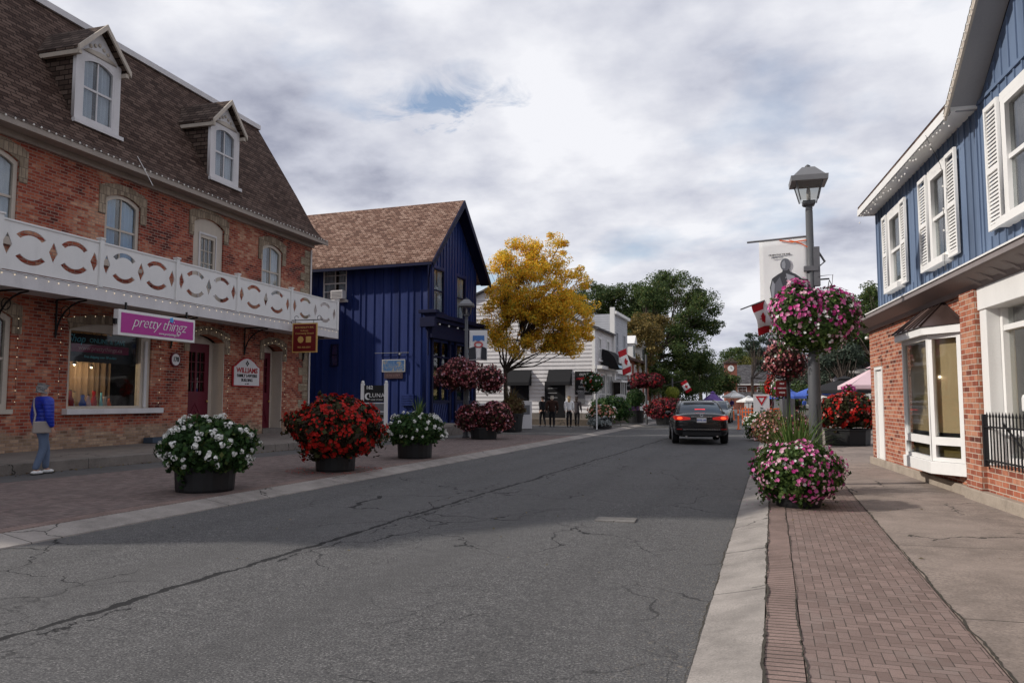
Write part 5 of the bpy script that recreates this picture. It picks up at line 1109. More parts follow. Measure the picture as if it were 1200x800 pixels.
# --- left row of tubs
def ground_at(px, py, z): 
    d = (at(px, py, 1)-Vector((0, 0, CAMZ))); k = (z-CAMZ)/d.z; return Vector((0, 0, CAMZ))+d*k
p = ground_at(240, 574, 0.09); t = thing('flower_tub', 'black tub overflowing with round heads of white geraniums, nearest on the left', 'planter', p, 0, 'flower tubs along the left kerb')
tub(t, 0.42, 0.45, 0.38)
planting(t, (0.06, 0, 0.62), (0.70, 0.70, 0.48), 5200, 0.075, G1, 0, 0, None, 11, zmin=-0.7, lump=0.14)
def geranium_heads(t, c, r, n, seed, mat='white_petals', hs=0.075, pet=0.04, per=13, zmin=-0.45):
    P_, N_ = blob(int(n*1.35), *r, seed+7, 0.96, 1.04, zmin, 0.14, ns=seed-1, patchy=-0.12); g = np.random.default_rng(seed); Cs = []; Ns = []
    for q, d in zip(P_, N_):
        v = g.normal(0, 1, (per, 3)); v /= np.linalg.norm(v, axis=1)[:, None]; v += d*0.8; k = hs*g.uniform(0.5, 1.15)
        Cs.append(q+np.array(c)+v*k*0.5); Ns.append(v)
    return blossom_mesh('blossoms', np.concatenate(Cs), np.concatenate(Ns), pet, [(FM[mat], 1)], t, seed)
geranium_heads(t, (0.06, 0, 0.62), (0.70, 0.70, 0.48), 135, 12)
p = ground_at(393, 551, 0.09); t = thing('flower_tub', 'black tub under a huge mound of red begonias with petals fallen round it', 'planter', p, 0, 'flower tubs along the left kerb')
tub(t, 0.37, 0.40, 0.42)
planting(t, (0.02, 0, 0.80), (0.90, 0.86, 0.62), 6200, 0.085, G2, 1500, 0.075, [(FM['red_petals'], 1)], 21, zmin=-0.92, lump=0.2)
petals_down(t, 0.95, 420, FM['red_petals'], 3); petals_down(t, 0.8, 160, G8, 4)
p = ground_at(486, 536, 0.09); t = thing('flower_tub', 'smaller black tub of white geraniums with spiky grass on top, right of the red mound', 'planter', p, 0, 'flower tubs along the left kerb')
tub(t, 0.40, 0.43, 0.38)
planting(t, (0, 0, 0.64), (0.72, 0.7, 0.44), 4200, 0.07, G1, 0, 0, None, 31, zmin=-0.7, lump=0.14)
geranium_heads(t, (0, 0, 0.64), (0.72, 0.7, 0.44), 95, 32)
def blades(t, c, n, h, spread, mat, seed, w=0.012, droop=0.5, name='grass_blades'):
    g = random.Random(seed); mb = MB()
    for i in range(n):
        a = g.random()*2*PI; r_ = g.random()**0.7*spread; hh = h*g.uniform(0.55, 1.1); x, y = c[0]+0.06*math.cos(a), c[1]+0.06*math.sin(a); dx, dy = math.cos(a), math.sin(a); pr = None; b0 = len(mb.v); px, py = -dy*w, dx*w
        for k in range(5):
            u = k/4; q = (x+dx*r_*u**1.6, y+dy*r_*u**1.6, c[2]+hh*(u-droop*u**3*(r_/max(spread, .01)))); ww = (1-u)**0.6+0.05
            mb.v += [(q[0]+px*ww, q[1]+py*ww, q[2]), (q[0]-px*ww, q[1]-py*ww, q[2])]
        for k in range(4): mb.f.append((b0+2*k, b0+2*k+1, b0+2*k+3, b0+2*k+2)); mb.m.append(0)
    return mb.build(name, mat, t, fix=False)
blades(t, (0.05, 0.1, 0.95), 26, 0.65, 0.35, G7, 33)
BURG = [(FM['burgundy_petals'], 3), (FM['dusty_petals'], 3.4), (FM['salmon_petals'], 1.3), (FM['pale_pink_petals'], 0.8)]
p = ground_at(567, 514, 0.1); t = thing('flower_tub', 'wide tub of dusky burgundy flowers at the foot of the left lamp post', 'planter', p, 0, 'flower tubs along the left kerb')
tub(t, 0.45, 0.5, 0.42); planting(t, (-0.42, 0, 0.72), (0.62, 0.7, 0.55), 2600, 0.09, G3, 700, 0.07, BURG, 41, zmin=-0.8); planting(t, (0.42, 0.1, 0.75), (0.62, 0.7, 0.55), 2600, 0.09, G3, 700, 0.07, BURG, 42, zmin=-0.8)
# pot of bright pink flowers, barrel of brown grasses
p = at(580, 476, 32); t = thing('flower_pot', 'small pot of hot pink flowers in front of the yellow tree trunk', 'planter', (p.x, p.y, 0.12))
tub(t, 0.25, 0.3, 0.7, 'pot'); planting(t, (0, 0, 1.0), (0.40, 0.4, 0.32), 900, 0.08, G1, 330, 0.09, [(FM['magenta_petals'], 1)], 51)
p = at(600, 484, 34); t = thing('grass_barrel', 'dark barrel of brown ornamental grasses beside the yellow tree', 'planter', (p.x, p.y, 0.12))
tub(t, 0.42, 0.5, 0.8); planting(t, (0, 0, 1.05), (0.6, 0.6, 0.5), 1600, 0.09, G8, 0, 0, None, 52); blades(t, (0, 0, 1.2), 90, 0.9, 0.5, G8, 53, 0.014, 0.3)
# far planters
p = at(706, 492, 38); t = thing('flower_tub', 'low planter of peach flowers trailing silver foliage by the clapboard corner', 'planter', (p.x, p.y, 0.12))
tub(t, 0.45, 0.5, 0.5); planting(t, (0, 0, 0.75), (0.72, 0.6, 0.42), 1300, 0.09, G4, 260, 0.10, [(FM['peach_petals'], 2), (FM['white_petals'], 1)], 61); planting(t, (-0.1, -0.25, 0.35), (0.62, 0.4, 0.33), 900, 0.09, G6, 0, 0, None, 62)
p = at(716, 478, 42); t = thing('shrub', 'leafy green shrub behind the silver trailing planter', 'plant', (p.x, p.y, 0.3)); planting(t, (0, 0, 0.7), (1.2, 0.7, 0.75), 2200, 0.12, G1, 0, 0, None, 63)
p = at(745, 486, 46); t = thing('topiary_tub', 'black tub with a clipped round green bush by the sandwich boards', 'planter', (p.x, p.y, 0.15))
tub(t, 0.45, 0.5, 0.75); MB().tube([(0, 0, 0.6), (0, 0, 1.3)], 0.05, 6).build('trunk', M['bark'], t); planting(t, (0, 0, 1.45), (0.58, 0.58, 0.62), 2200, 0.07, G1, 0, 0, None, 64, lump=0.05, lo=0.85)
p = at(782, 490, 44); t = thing('flower_tub', 'wide mound of dark red flowers left of the black car', 'planter', (p.x, p.y, 0.1))
tub(t, 0.6, 0.7, 0.45); planting(t, (0, 0, 0.85), (1.25, 0.9, 0.68), 2600, 0.10, G3, 950, 0.10, [(FM['red_petals'], 0.7), (FM['burgundy_petals'], 3)], 65)
# --- right side tubs
p = ground_at(936, 593, 0.1); p.x = 0.29; p.y = 10.75; t = thing('flower_tub', 'dark tub spilling pink and white petunias on the brick paving, nearest on the right', 'planter', p)
tub(t, 0.27, 0.30, 0.33)
PK = [(FM['pink_petals'], 4), (FM['pale_pink_petals'], 2), (FM['magenta_petals'], 0.8), (FM['white_petals'], 0.7)]
planting(t, (0, 0, 0.42), (0.55, 0.55, 0.42), 8600, 0.044, G4, 720, 0.048, PK, 71, zmin=-0.85, lump=0.14)
petals_down(t, 0.8, 60, FM['pink_petals'], 6, 0.02)
t = thing('grass_clump', 'tall green spiky grass at the foot of the near lamp post', 'plant', (0.42, 12.3, 0.1)); blades(t, (-0.12, 0, 0.0), 240, 1.45, 0.75, G7, 72, 0.014, 0.4)
tub(t, 0.3, 0.34, 0.35); blades(t, (0.05, 0.3, 0.3), 70, 0.9, 0.6, G7, 74, 0.013, 0.6, 'outer_blades')
p = at(990, 519, 25); t = thing('flower_tub', 'wide black tub of bright red begonias before the pink umbrella', 'planter', (2.15, 25.6, 0.12))
tub(t, 0.62, 0.66, 0.5, n=8); planting(t, (0, 0, 0.98), (0.98, 0.85, 0.58), 3600, 0.10, G2, 620, 0.10, [(FM['red_petals'], 3), (FM['salmon_petals'], 0.6)], 81, lump=0.12); planting(t, (0.3, 0.2, 0.95), (0.85, 0.8, 0.6), 900, 0.12, G4, 80, 0.1, [(FM['red_petals'], 1)], 82)
t = thing('flower_bush', 'low hedge like bush of white flowers beside the orange posts', 'plant', (-0.48, 30.2, 0.1)); planting(t, (0, 0, 0.42), (0.56, 0.8, 0.52), 2600, 0.08, G4, 420, 0.07, [(FM['white_petals'], 5), (FM['pale_pink_petals'], 1)], 83)
tub(t, 0.35, 0.4, 0.3)
t = thing('flower_bush', 'rusty pink mottled bush between the yield sign and the near lamp post', 'plant', (0.28, 24.5, 0.1)); planting(t, (0, 0, 0.52), (0.82, 0.85, 0.58), 4200, 0.08, G5, 700, 0.06, [(FM['salmon_petals'], 2), (FM['pale_pink_petals'], 1.5), (FM['burgundy_petals'], 1)], 84)
tub(t, 0.45, 0.5, 0.35)

# ================================================================ TREES
def tree(name, label, base, h_fork, lobes, nclump, nleaf, leaf, lmat, seed, trunk_r=0.2, rc=0.55, nlimb=16, group=None, droop=0.0, cat='tree', lean=(0, 0)):
    """tapered trunk forking into limbs that reach leaf clumps spread through several lobes"""
    t = thing(name, label, cat, base, 0, group); g = random.Random(seed); gn = np.random.default_rng(seed); B_ = Vector(base)
    lob = [((Vector(l[0])-B_), Vector(l[1]), l[2]) for l in lobes]; clumps = []
    tot = sum(l[2] for l in lob)
    for c, r_, w in lob:
        k = max(2, int(nclump*w/tot))
        for i in range(k):
            d = Vector((g.gauss(0, 1), g.gauss(0, 1), g.gauss(0, 1))).normalized(); q = g.uniform(0.35, 1.0)**0.6
            clumps.append(c+Vector((d.x*r_.x, d.y*r_.y, d.z*r_.z))*q)
    tr = MB(); fork = Vector((lean[0], lean[1], h_fork)); tr.tube([(0, 0, -0.1), (0.0, 0, 0.15), fork*0.55+Vector((0.03, 0, 0)), fork], [trunk_r*1.35, trunk_r*1.05, trunk_r*0.9, trunk_r*0.8], 10)
    trunk = tr.build('trunk', M['bark'], t, smooth=True); lm = MB()
    picks = g.sample(clumps, min(nlimb, len(clumps))); starts = []
    for q in picks:
        q = q*1.0; mid = fork.lerp(q, 0.45)+Vector((g.uniform(-.2, .2), g.uniform(-.2, .2), -0.08*(q-fork).length)); s = fork.lerp(mid, 0.0)-Vector((0, 0, g.uniform(0.0, 0.35)*min(1, h_fork*0.3)))
        pts = [s, fork.lerp(mid, 0.5)+Vector((g.uniform(-.1, .1), g.uniform(-.1, .1), 0)), mid, mid.lerp(q, 0.5)+Vector((g.uniform(-.15, .15), g.uniform(-.15, .15), 0.1)), q]
        r0 = trunk_r*g.uniform(0.3, 0.55); lm.tube(pts, [r0, r0*0.75, r0*0.5, r0*0.28, 0.012], 6, caps=False); starts.append((mid, r0*0.45))
    for q in clumps:
        if q in picks: continue
        m_, r_ = min(starts, key=lambda s_: (s_[0]-q).length); lm.tube([m_, m_.lerp(q, 0.5)+Vector((g.uniform(-.15, .15), g.uniform(-.15, .15), 0.12)), q], [r_*0.7, r_*0.4, 0.008], 4, caps=False)
    lm.build('limbs', M['bark'], trunk, smooth=True)
    P_ = []; N_ = []; k = nleaf//len(clumps)
    for q in clumps:
        rr = rc*g.uniform(0.55, 1.25); d = gn.normal(0, 1, (k, 3)); L_ = np.linalg.norm(d, axis=1)[:, None]; e = d/L_*rr*gn.uniform(0.2, 1.0, (k, 1))**0.5*np.array([1.1, 1.1, 0.75])
        if droop: e[:, 2] -= droop*gn.random(k)
        P_.append(np.array(q)+e); N_.append(d/L_*0.6+np.array([0, 0, 0.7]))
    leaf_mesh('crown', np.concatenate(P_), np.concatenate(N_), leaf, lmat, t, 0.6, 0.6, 0.2, seed)
    return t
YEL = leafmat('autumn_yellow_leaves', [(0, (0.30, 0.32, 0.05)), (0.2, (0.55, 0.47, 0.05)), (0.4, (0.90, 0.58, 0.05)), (0.72, (0.98, 0.66, 0.08)), (0.9, (0.92, 0.42, 0.04)), (1, (0.38, 0.42, 0.07))], 0.5)
GRN = leafmat('summer_green_leaves', [(0, (0.028, 0.050, 0.018)), (0.5, (0.065, 0.105, 0.034)), (0.85, (0.10, 0.145, 0.045)), (1, (0.18, 0.17, 0.05))], 0.35)
DGR = leafmat('dark_green_leaves', [(0, (0.030, 0.056, 0.018)), (0.6, (0.072, 0.115, 0.034)), (0.9, (0.12, 0.16, 0.045)), (1, (0.20, 0.18, 0.06))], 0.4)
OLV = leafmat('olive_turning_leaves', [(0, (0.07, 0.06, 0.02)), (0.5, (0.17, 0.13, 0.04)), (1, (0.30, 0.20, 0.06))], 0.3)
GRY = leafmat('grey_green_leaves', [(0, (0.035, 0.055, 0.040)), (1, (0.11, 0.14, 0.10))], 0.3)
def L_(px, py, d, rx, ry, rz, w): c = at(px, py, d); return ((c.x, c.y, c.z), (rx, ry, rz), w)
p = at(592, 470, 38.8); TB = (p.x, p.y, 0.12)
tree('autumn_tree', 'bright yellow autumn tree beside the navy shop', TB, 3.0,
     [L_(625, 345, 38, 2.0, 1.9, 1.7, 5), L_(622, 362, 36.8, 1.6, 0.9, 1.0, 2.2), L_(610, 305, 38.5, 1.5, 1.4, 1.2, 2.2), L_(642, 300, 38.5, 1.3, 1.3, 1.2, 1.8), L_(592, 318, 38.5, 1.0, 1.1, 0.9, 1.0), L_(668, 330, 38, 1.0, 1.2, 1.0, 1.2), L_(662, 368, 37.5, 1.75, 1.6, 1.15, 4.2), L_(583, 366, 38.5, 0.95, 1.3, 1.7, 2.4), L_(605, 398, 38, 1.6, 1.3, 0.75, 1.7), L_(672, 398, 37.5, 1.2, 1.3, 0.85, 1.9), L_(640, 402, 38, 1.5, 1.3, 0.55, 1.2)],
     470, 66000, 0.098, YEL, 5, 0.125, 0.36, 13)
tree('dark_tree', 'broad dark green tree rising over the brick house', (at(770, 470, 75).x-1, 72, 0), 5.2,
     [L_(790, 365, 74, 4.0, 3, 3.8, 5), L_(770, 400, 72, 4.5, 3, 2.8, 4), L_(800, 440, 74, 3.6, 2.5, 2.4, 3), L_(822, 375, 76, 1.9, 2, 2.0, 1.2), L_(755, 440, 70, 2.4, 2, 2.4, 2)],
     260, 62000, 0.19, DGR, 6, 0.42, 0.9, 22)
tree('tall_tree', 'tall pale green tree top behind the yellow tree', (at(700, 470, 80).x, 78, 0), 7.5,
     [L_(698, 352, 80, 2.8, 2.5, 2.2, 2), L_(730, 362, 80, 3.0, 2.5, 2.8, 3), L_(760, 350, 82, 2.4, 2.5, 2.2, 2), L_(780, 342, 84, 2.6, 2.5, 1.9, 2)], 190, 42000, 0.19, GRN, 8, 0.38, 0.9, 18)
tree('turning_tree', 'olive brown turning tree between the grey shopfront and the dark tree', (at(742, 470, 66).x+0.3, 66, 0), 3.8,
     [L_(752, 400, 64, 1.6, 1.5, 2.6, 3), L_(735, 425, 62, 0.8, 1.2, 2.4, 2), L_(768, 385, 66, 1.2, 1.2, 1.6, 1)], 85, 15000, 0.17, OLV, 9, 0.25, 0.62, 14)
tree('street_tree', 'rounded green tree overhanging the roadside beyond the black car', (at(826, 470, 95).x, 92, 0), 3.0,
     [L_(822, 435, 94, 2.2, 2.5, 2.6, 3), L_(842, 450, 92, 2.2, 2, 1.6, 2), L_(855, 415, 100, 1.6, 2, 0.9, 0.6)], 90, 17000, 0.22, DGR, 10, 0.25, 0.85, 12)
tree('pale_tree', 'thin grey green tree to the right of the clock tower', (at(884, 470, 92).x, 88, 0), 4.0,
     [L_(893, 405, 90, 2.0, 2, 1.9, 2), L_(878, 400, 90, 0.9, 1, 0.9, .5), L_(905, 430, 88, 2.0, 2, 1.2, 1)], 55, 9000, 0.2, GRY, 12, 0.2, 0.6, 14)
tree('round_tree', 'yellow green round tree above the roof of the long hall', (at(885, 470, 150).x+4, 152, 0), 3.5,
     [L_(885, 432, 160, 6.5, 4, 3.4, 3), L_(915, 440, 158, 5.5, 4, 3.0, 2)], 100, 16000, 0.34, leafmat('yellow_green_leaves', [(0, (0.06, 0.07, 0.015)), (1, (0.18, 0.17, 0.04))], 0.3), 13, 0.4, 1.3, 12)
tree('round_tree', 'deep green tree directly behind the clock tower', (at(872, 470, 170).x, 170, 0), 4,
     [L_(872, 425, 175, 4.5, 4, 3.6, 1), L_(845, 435, 175, 7, 4, 3.0, 1)], 80, 12000, 0.36, GRN, 14, 0.4, 1.4, 12)
tree('corner_tree', 'dark green tree showing over the end of the brick and blue shop', (5.6, 43, 0.1), 3.0,
     [L_(1018, 365, 44, 1.3, 1.5, 1.5, 2), L_(1000, 400, 43, 1.3, 1.5, 1.2, 2), L_(1045, 380, 44, 1.8, 1.5, 1.8, 2)], 110, 19000, 0.14, DGR, 15, 0.2, 0.5, 14)
tree('blue_spruce', 'grey blue spruce like tree behind the red begonias and umbrella', (3.3, 41, 0.1), 1.4,
     [L_(975, 425, 41, 1.2, 1.2, 0.7, 2), L_(990, 412, 41, 1.1, 1.2, 0.7, 1.4), L_(968, 445, 41, 1.3, 1.1, 0.5, 1.4)], 75, 13000, 0.12, GRY, 16, 0.14, 0.42, 14)
tree('backing_tree', 'dense dark tree behind the far red baskets on the left', (-17.5, 66, 0), 2.6, [L_(715, 430, 66, 2.5, 2, 3.0, 1), L_(770, 455, 84, 3.2, 2, 2.0, 1), L_(790, 452, 84, 3.0, 2, 2.4, 1)], 110, 17000, 0.24, DGR, 17, 0.3, 0.85, 12)
for i, (px, d, w_, h_, lb) in enumerate([(1040, 120, 14, 5, 'far dark hedge of trees behind the blue and brick shop'), (950, 130, 14, 5.2, 'distant green tree belt seen left of the near lamp post'), (700, 130, 16, 8, 'distant tree belt behind the clapboard building')]):
    tree('tree_belt', lb, (at(px, 470, d).x, at(px, 470, d).y, 0), 2.5, [L_(px, 470-h_*0.45*900/d, d, w_*0.6, 4, h_*0.5, 1)], 70, 9000, 0.4, GRN, 20+i, 0.3, 1.5, 8)

# ================================================================ STREET LAMPS, BASKETS, BANNERS, FLAGS
def lamp_post(label, loc, h=5.05, rotz=0.0, group='street lamps with square lanterns', base=True):
    t = thing('street_lamp', label, 'street lamp', loc, rotz, group)
    MB().lathe([(0.14, 0), (0.14, 0.05), (0.11, 0.09), (0.105, 0.35), (0.100, 1.2), (0.095, h*0.42), (0.065, h*0.50), (0.058, h-0.1)], n=18).build('pole', M['pole'], t, smooth=True)
    MB().lathe([(0.06, h-0.12), (0.075, h-0.08), (0.07, h-0.03), (0.12, h-0.01), (0.14, h+0.01), (0.14, h+0.06)], n=4, rot=PI/4).build('lantern_base', M['pole'], t)
    b0, b1, z0, z1 = 0.135, 0.205, h+0.06, h+0.36
    for sx_ in (-1, 1):
        for sy in (-1, 1): ff = MB().tube([(sx_*b0, sy*b0, z0), (sx_*b1, sy*b1, z1)], 0.012, 4).build('lantern_bar', M['pole'], t)
    MB().add([(-b0, -b0, z0), (b0, -b0, z0), (b0, b0, z0), (-b0, b0, z0), (-b1, -b1, z1), (b1, -b1, z1), (b1, b1, z1), (-b1, b1, z1)], [(0, 1, 5, 4), (1, 2, 6, 5), (2, 3, 7, 6), (3, 0, 4, 7)]).build('lantern_glass', M['glass_lamp'], t)
    MB().lathe([(0.03, h+0.06), (0.035, h+0.2), (0.025, h+0.28), (0.0, h+0.30)], n=12).build('bulb', M['white_dirty'], t, smooth=True)
    MB().lathe([(0.0, z1-0.005), (0.40, z1-0.005), (0.41, z1+0.08), (0.35, z1+0.09), (0.14, z1+0.26), (0.0, z1+0.27)], n=4, rot=PI/4).build('lantern_roof', flat('lantern_roof_metal', (0.20, 0.20, 0.205), 0.45, metal=0.3), t)
    MB().lathe([(0.04, z1+0.25), (0.045, z1+0.30), (0.02, z1+0.32), (0.0, z1+0.33)], n=10).build('finial', M['pole'], t, smooth=True)
    return t
LP1 = Vector((0.66, 13.55, 0.1)); l1 = lamp_post('tall grey street lamp rising out of pink petunias, nearest on the right', LP1, 4.62, 0.05)
m = MB(); m.box(-0.11, 0.11, -0.075, 0.075, 3.50, 3.58); m.box(0.04, 0.14, -0.06, 0.06, 3.25, 3.9); m.tube([(0.08, 0, 3.9), (0.22, 0, 3.65), (0.1, 0, 3.55)], 0.02, 5); m.tube([(0.1, -0.07, 3.4), (0.33, -0.06, 3.42), (0.28, -0.05, 2.9), (0.3, -0.05, 2.6)], 0.007, 4)
m.build('fittings', M['grey'], l1)
m = MB(); m.tube([(-0.05, -0.1, 0.95), (0.07, -0.1, 0.62), (-0.06, -0.1, 0.45)], 0.013, 5); m.tube([(0.07, -0.1, 0.9), (-0.03, -0.1, 0.66), (0.08, -0.1, 0.5)], 0.01, 5); m.tube([(0.02, -0.1, 1.3), (0.03, -0.11, 1.0), (-0.02, -0.1, 0.75)], 0.008, 4); m.build('cable_tie', M['black'], l1)
p = at(546, 505, 28.6); l2 = lamp_post('grey street lamp before the navy shop behind burgundy flower baskets', (p.x, p.y, 0.1), 4.55, YAW)
p = at(919, 478, 22.5); LP3 = Vector((p.x, p.y, 0.1))
# sign post with big grey cabinet, right side
t = thing('sign_post', 'dark square post with a numbered white plate and maroon notice board', 'sign post', LP3, YAW*0.8)
MB().box(0.05, 0.21, 0.05, 0.17, 0, 2.9).build('post', M['iron'], t)
MB().box(-0.22, 0.06, 0.02, 0.05, 1.98, 2.32).build('plate', M['white'], t); lettering('20', 0.2, M['black'], t, TR((-0.08, 0.015, 2.17)), bold=0.004); lettering('MIN', 0.08, M['black'], t, TR((-0.08, 0.015, 2.03)))
MB().box(-0.22, 0.13, 0.0, 0.03, 1.50, 1.95).build('notice', M['maroon_sign'], t)
for k, tx in enumerate(('PAY', 'PARKING', 'HERE')): lettering(tx, 0.075 if k != 1 else 0.062, M['white'], t, TR((-0.045, -0.005, 1.86-k*0.13)))
MB().box(-0.05, 0.32, 0.02, 0.30, 0, 1.42).build('cabinet', M['grey'], t, bevel=0.01)
# left side far lamps
for i, (px, py, d, lb) in enumerate([(828, 470, 80, 'small far street lamp under the dark tree left of the clock tower'), (837, 470, 110, 'tiny far street lamp just left of the clock tower')]):
    p = at(px, py, d); lamp_post(lb, (p.x, p.y, 0.05), 3.6, YAW)
def basket(label, loc, parts, group, seed, hang=None, name='hanging_basket', zarm=None):
    t = thing(name, label, 'flower basket', loc, 0, group)
    for i, (c, r, nl, ls, lm_, nb, bs, bl) in enumerate(parts):
        planting(t, c, r, nl, ls, lm_, nb, bs, bl, seed+i*3, zmin=-1, lump=0.13)
        MB().lathe([(0.05, c[2]-r[2]*0.55), (r[0]*0.4, c[2]-r[2]*0.4), (r[0]*0.55, c[2]), (0, c[2])], c[0], c[1], 12).build('basket', M['iron'], t)
        if zarm: m = MB(); m.tube([(0, 0, zarm), (c[0], c[1], zarm+0.02)], 0.014, 5); [m.tube([(c[0], c[1], zarm), (c[0]+0.25*math.cos(a), c[1]+0.25*math.sin(a), c[2])], 0.006, 4) for a in (0, 2.1, 4.2)]; m.build('bracket', M['iron'], t)
    return t
rt = _Rt
PKW = [(FM['pink_petals'], 4), (FM['pale_pink_petals'], 1.6), (FM['magenta_petals'], 3.0), (FM['white_petals'], 0.6)]
WHP = [(FM['white_petals'], 3), (FM['pale_pink_petals'], 2), (FM['pink_petals'], 1.2)]
c1 = LP1+Vector((0, 0, 2.78))
basket('big pink and white flower basket wrapped round the near lamp post, left bulge', (LP1.x, LP1.y, 0.1),
       [(tuple(rt*-0.25+Vector((0, -0.05, 2.80))), (0.42, 0.46, 0.50), 4200, 0.05, G4, 640, 0.066, PKW), (tuple(rt*0.30+Vector((0, -0.03, 2.74))), (0.44, 0.46, 0.48), 4200, 0.05, G4, 520, 0.066, PKW), (tuple(rt*-0.03+Vector((0, 0.02, 2.52))), (0.62, 0.52, 0.42), 4200, 0.05, G4, 330, 0.055, WHP)], None, 91, zarm=3.35)['label'] = 'big round mass of pink and white petunias hanging on the near lamp post'
p = at(922, 425, 19.5); basket('burgundy and pink hanging basket behind and below the big pink one', (p.x, p.y, 0), [((-0.02, 0, 2.45), (0.55, 0.5, 0.50), 3400, 0.06, G3, 520, 0.06, [(FM['burgundy_petals'], 3), (FM['dusty_petals'], 3), (FM['salmon_petals'], 2), (FM['white_petals'], 0.6)])], None, 101)
t = thing('hanging_pole', 'thin dark pole carrying the burgundy basket', 'pole', (p.x+0.02, p.y+0.1, 0.1)); m = MB(); m.tube([(0, 0, 0), (0, 0, 3.1), ], 0.045, 8); m.build('pole', M['iron'], t); MB().lathe([(0.12, 0), (0.12, 0.05), (0.06, 0.09)], n=12).build('base', M['iron'], t)
p = at(913, 445, 27); t = basket('small white flowered basket behind the yield sign', (p.x, p.y, 0), [((0, 0, 1.9), (0.28, 0.28, 0.42), 900, 0.07, G4, 140, 0.07, WHP)], None, 104); MB().tube([(0.1, 0.1, 0.1), (0.1, 0.1, 2.4)], 0.03, 6).build('pole', M['iron'], t)
p = at(905, 449, 34); t = basket('small red flower column right of the far brick hall', (p.x, p.y, 0), [((0, 0, 2.1), (0.32, 0.3, 0.48), 700, 0.08, G2, 240, 0.09, [(FM['red_petals'], 1)])], None, 105); MB().tube([(0, 0.1, 0.1), (0, 0.1, 2.4)], 0.03, 6).build('pole', M['iron'], t)
p = at(546, 505, 28.4); q = (p.x+0.1, p.y-0.3, 0)
basket('large dusky burgundy basket on the left side of the lamp by the navy shop', q, [(tuple(rt*-0.12+Vector((0, -0.3, 2.40))), (0.84, 0.75, 0.60), 4200, 0.07, G3, 1150, 0.07, BURG)], 'burgundy baskets on the lamp by the navy shop', 111)
basket('smaller burgundy basket on the right side of the lamp by the navy shop', q, [(tuple(rt*0.80+Vector((0, 0.3, 2.25))), (0.54, 0.5, 0.54), 2400, 0.07, G3, 520, 0.07, BURG)], 'burgundy baskets on the lamp by the navy shop', 121)
p = at(695, 447, 37); t = basket('leafy basket of white and red flowers hung at the clapboard building corner', (p.x, p.y, 0), [((0, 0, 2.35), (0.5, 0.5, 0.52), 2200, 0.09, G1, 130, 0.1, [(FM['white_petals'], 2), (FM['red_petals'], 1)])], None, 131); MB().tube([(0.12, 0.2, 0.1), (0.12, 0.2, 3.2)], 0.035, 8).build('pole', M['white'], t)
p = at(757, 446, 45); t = basket('wide dark red basket pair in front of the old brick house', (p.x, p.y, 0), [((-0.35, 0, 2.65), (0.6, 0.5, 0.48), 1500, 0.1, G3, 420, 0.10, [(FM['red_petals'], 0.4), (FM['burgundy_petals'], 3)]), ((0.42, 0, 2.62), (0.6, 0.5, 0.45), 1500, 0.1, G3, 420, 0.10, [(FM['red_petals'], 0.4), (FM['burgundy_petals'], 3)])], None, 141); MB().tube([(0, 0.1, 0.1), (0, 0.1, 4.2)], 0.06, 8).build('pole', M['pole'], t)
p = at(788, 462, 52); t = basket('bright yellow green trailing basket below a small flag', (p.x, p.y, 0), [((0, 0, 2.0), (0.5, 0.4, 0.42), 1200, 0.1, leafmat('lime_leaves', [(0, (0.12, 0.16, 0.02)), (1, (0.38, 0.40, 0.06))]), 0, 0, None)], None, 151); MB().tube([(0, 0.1, 0.1), (0, 0.1, 3.0)], 0.05, 8).build('pole', M['pole'], t)
# banners
CLOTH = leafmat('banner_cloth', [(0, (0.88, 0.88, 0.88)), (1, (0.88, 0.88, 0.88))], 0.5)
def banner(label, top, width, height, rotz, kind):
    t = thing('banner', label, 'banner', top, rotz)
    mb = MB(); n, k = 10, 14
    for j in range(k+1):
        for i in range(n+1):
            u, v = i/n, j/k; mb.v.append((-width*(1-u), 0.03*math.sin(u*5+v*4)*v, -height*v+0.015*math.sin(u*3)))
    for j in range(k):
        for i in range(n): a = j*(n+1)+i; mb.f.append((a, a+1, a+n+2, a+n+1)); mb.m.append(0)
    o = mb.build('cloth', CLOTH, t, fix=False, smooth=True); sm = o.modifiers.new('thickness', 'SOLIDIFY'); sm.thickness = 0.004
    MB().tube([(0.05, 0, 0.02), (-width-0.20, 0, 0.02)], 0.018, 6).build('arm', M['grey'], t)
    return t
bp = LP1+Vector((0, 0, 4.05-0.1))
t = banner('white banner with a grey figure picture hanging left of the near lamp post', bp+rt*-0.03+Vector((0, 0, 0.12)), 0.80, 1.45, -0.22, 0)
DG = flat('print_dark_grey', (0.035, 0.037, 0.045)); MG = flat('print_mid_grey', (0.10, 0.105, 0.125)); LG = flat('print_light_grey', (0.24, 0.25, 0.28))
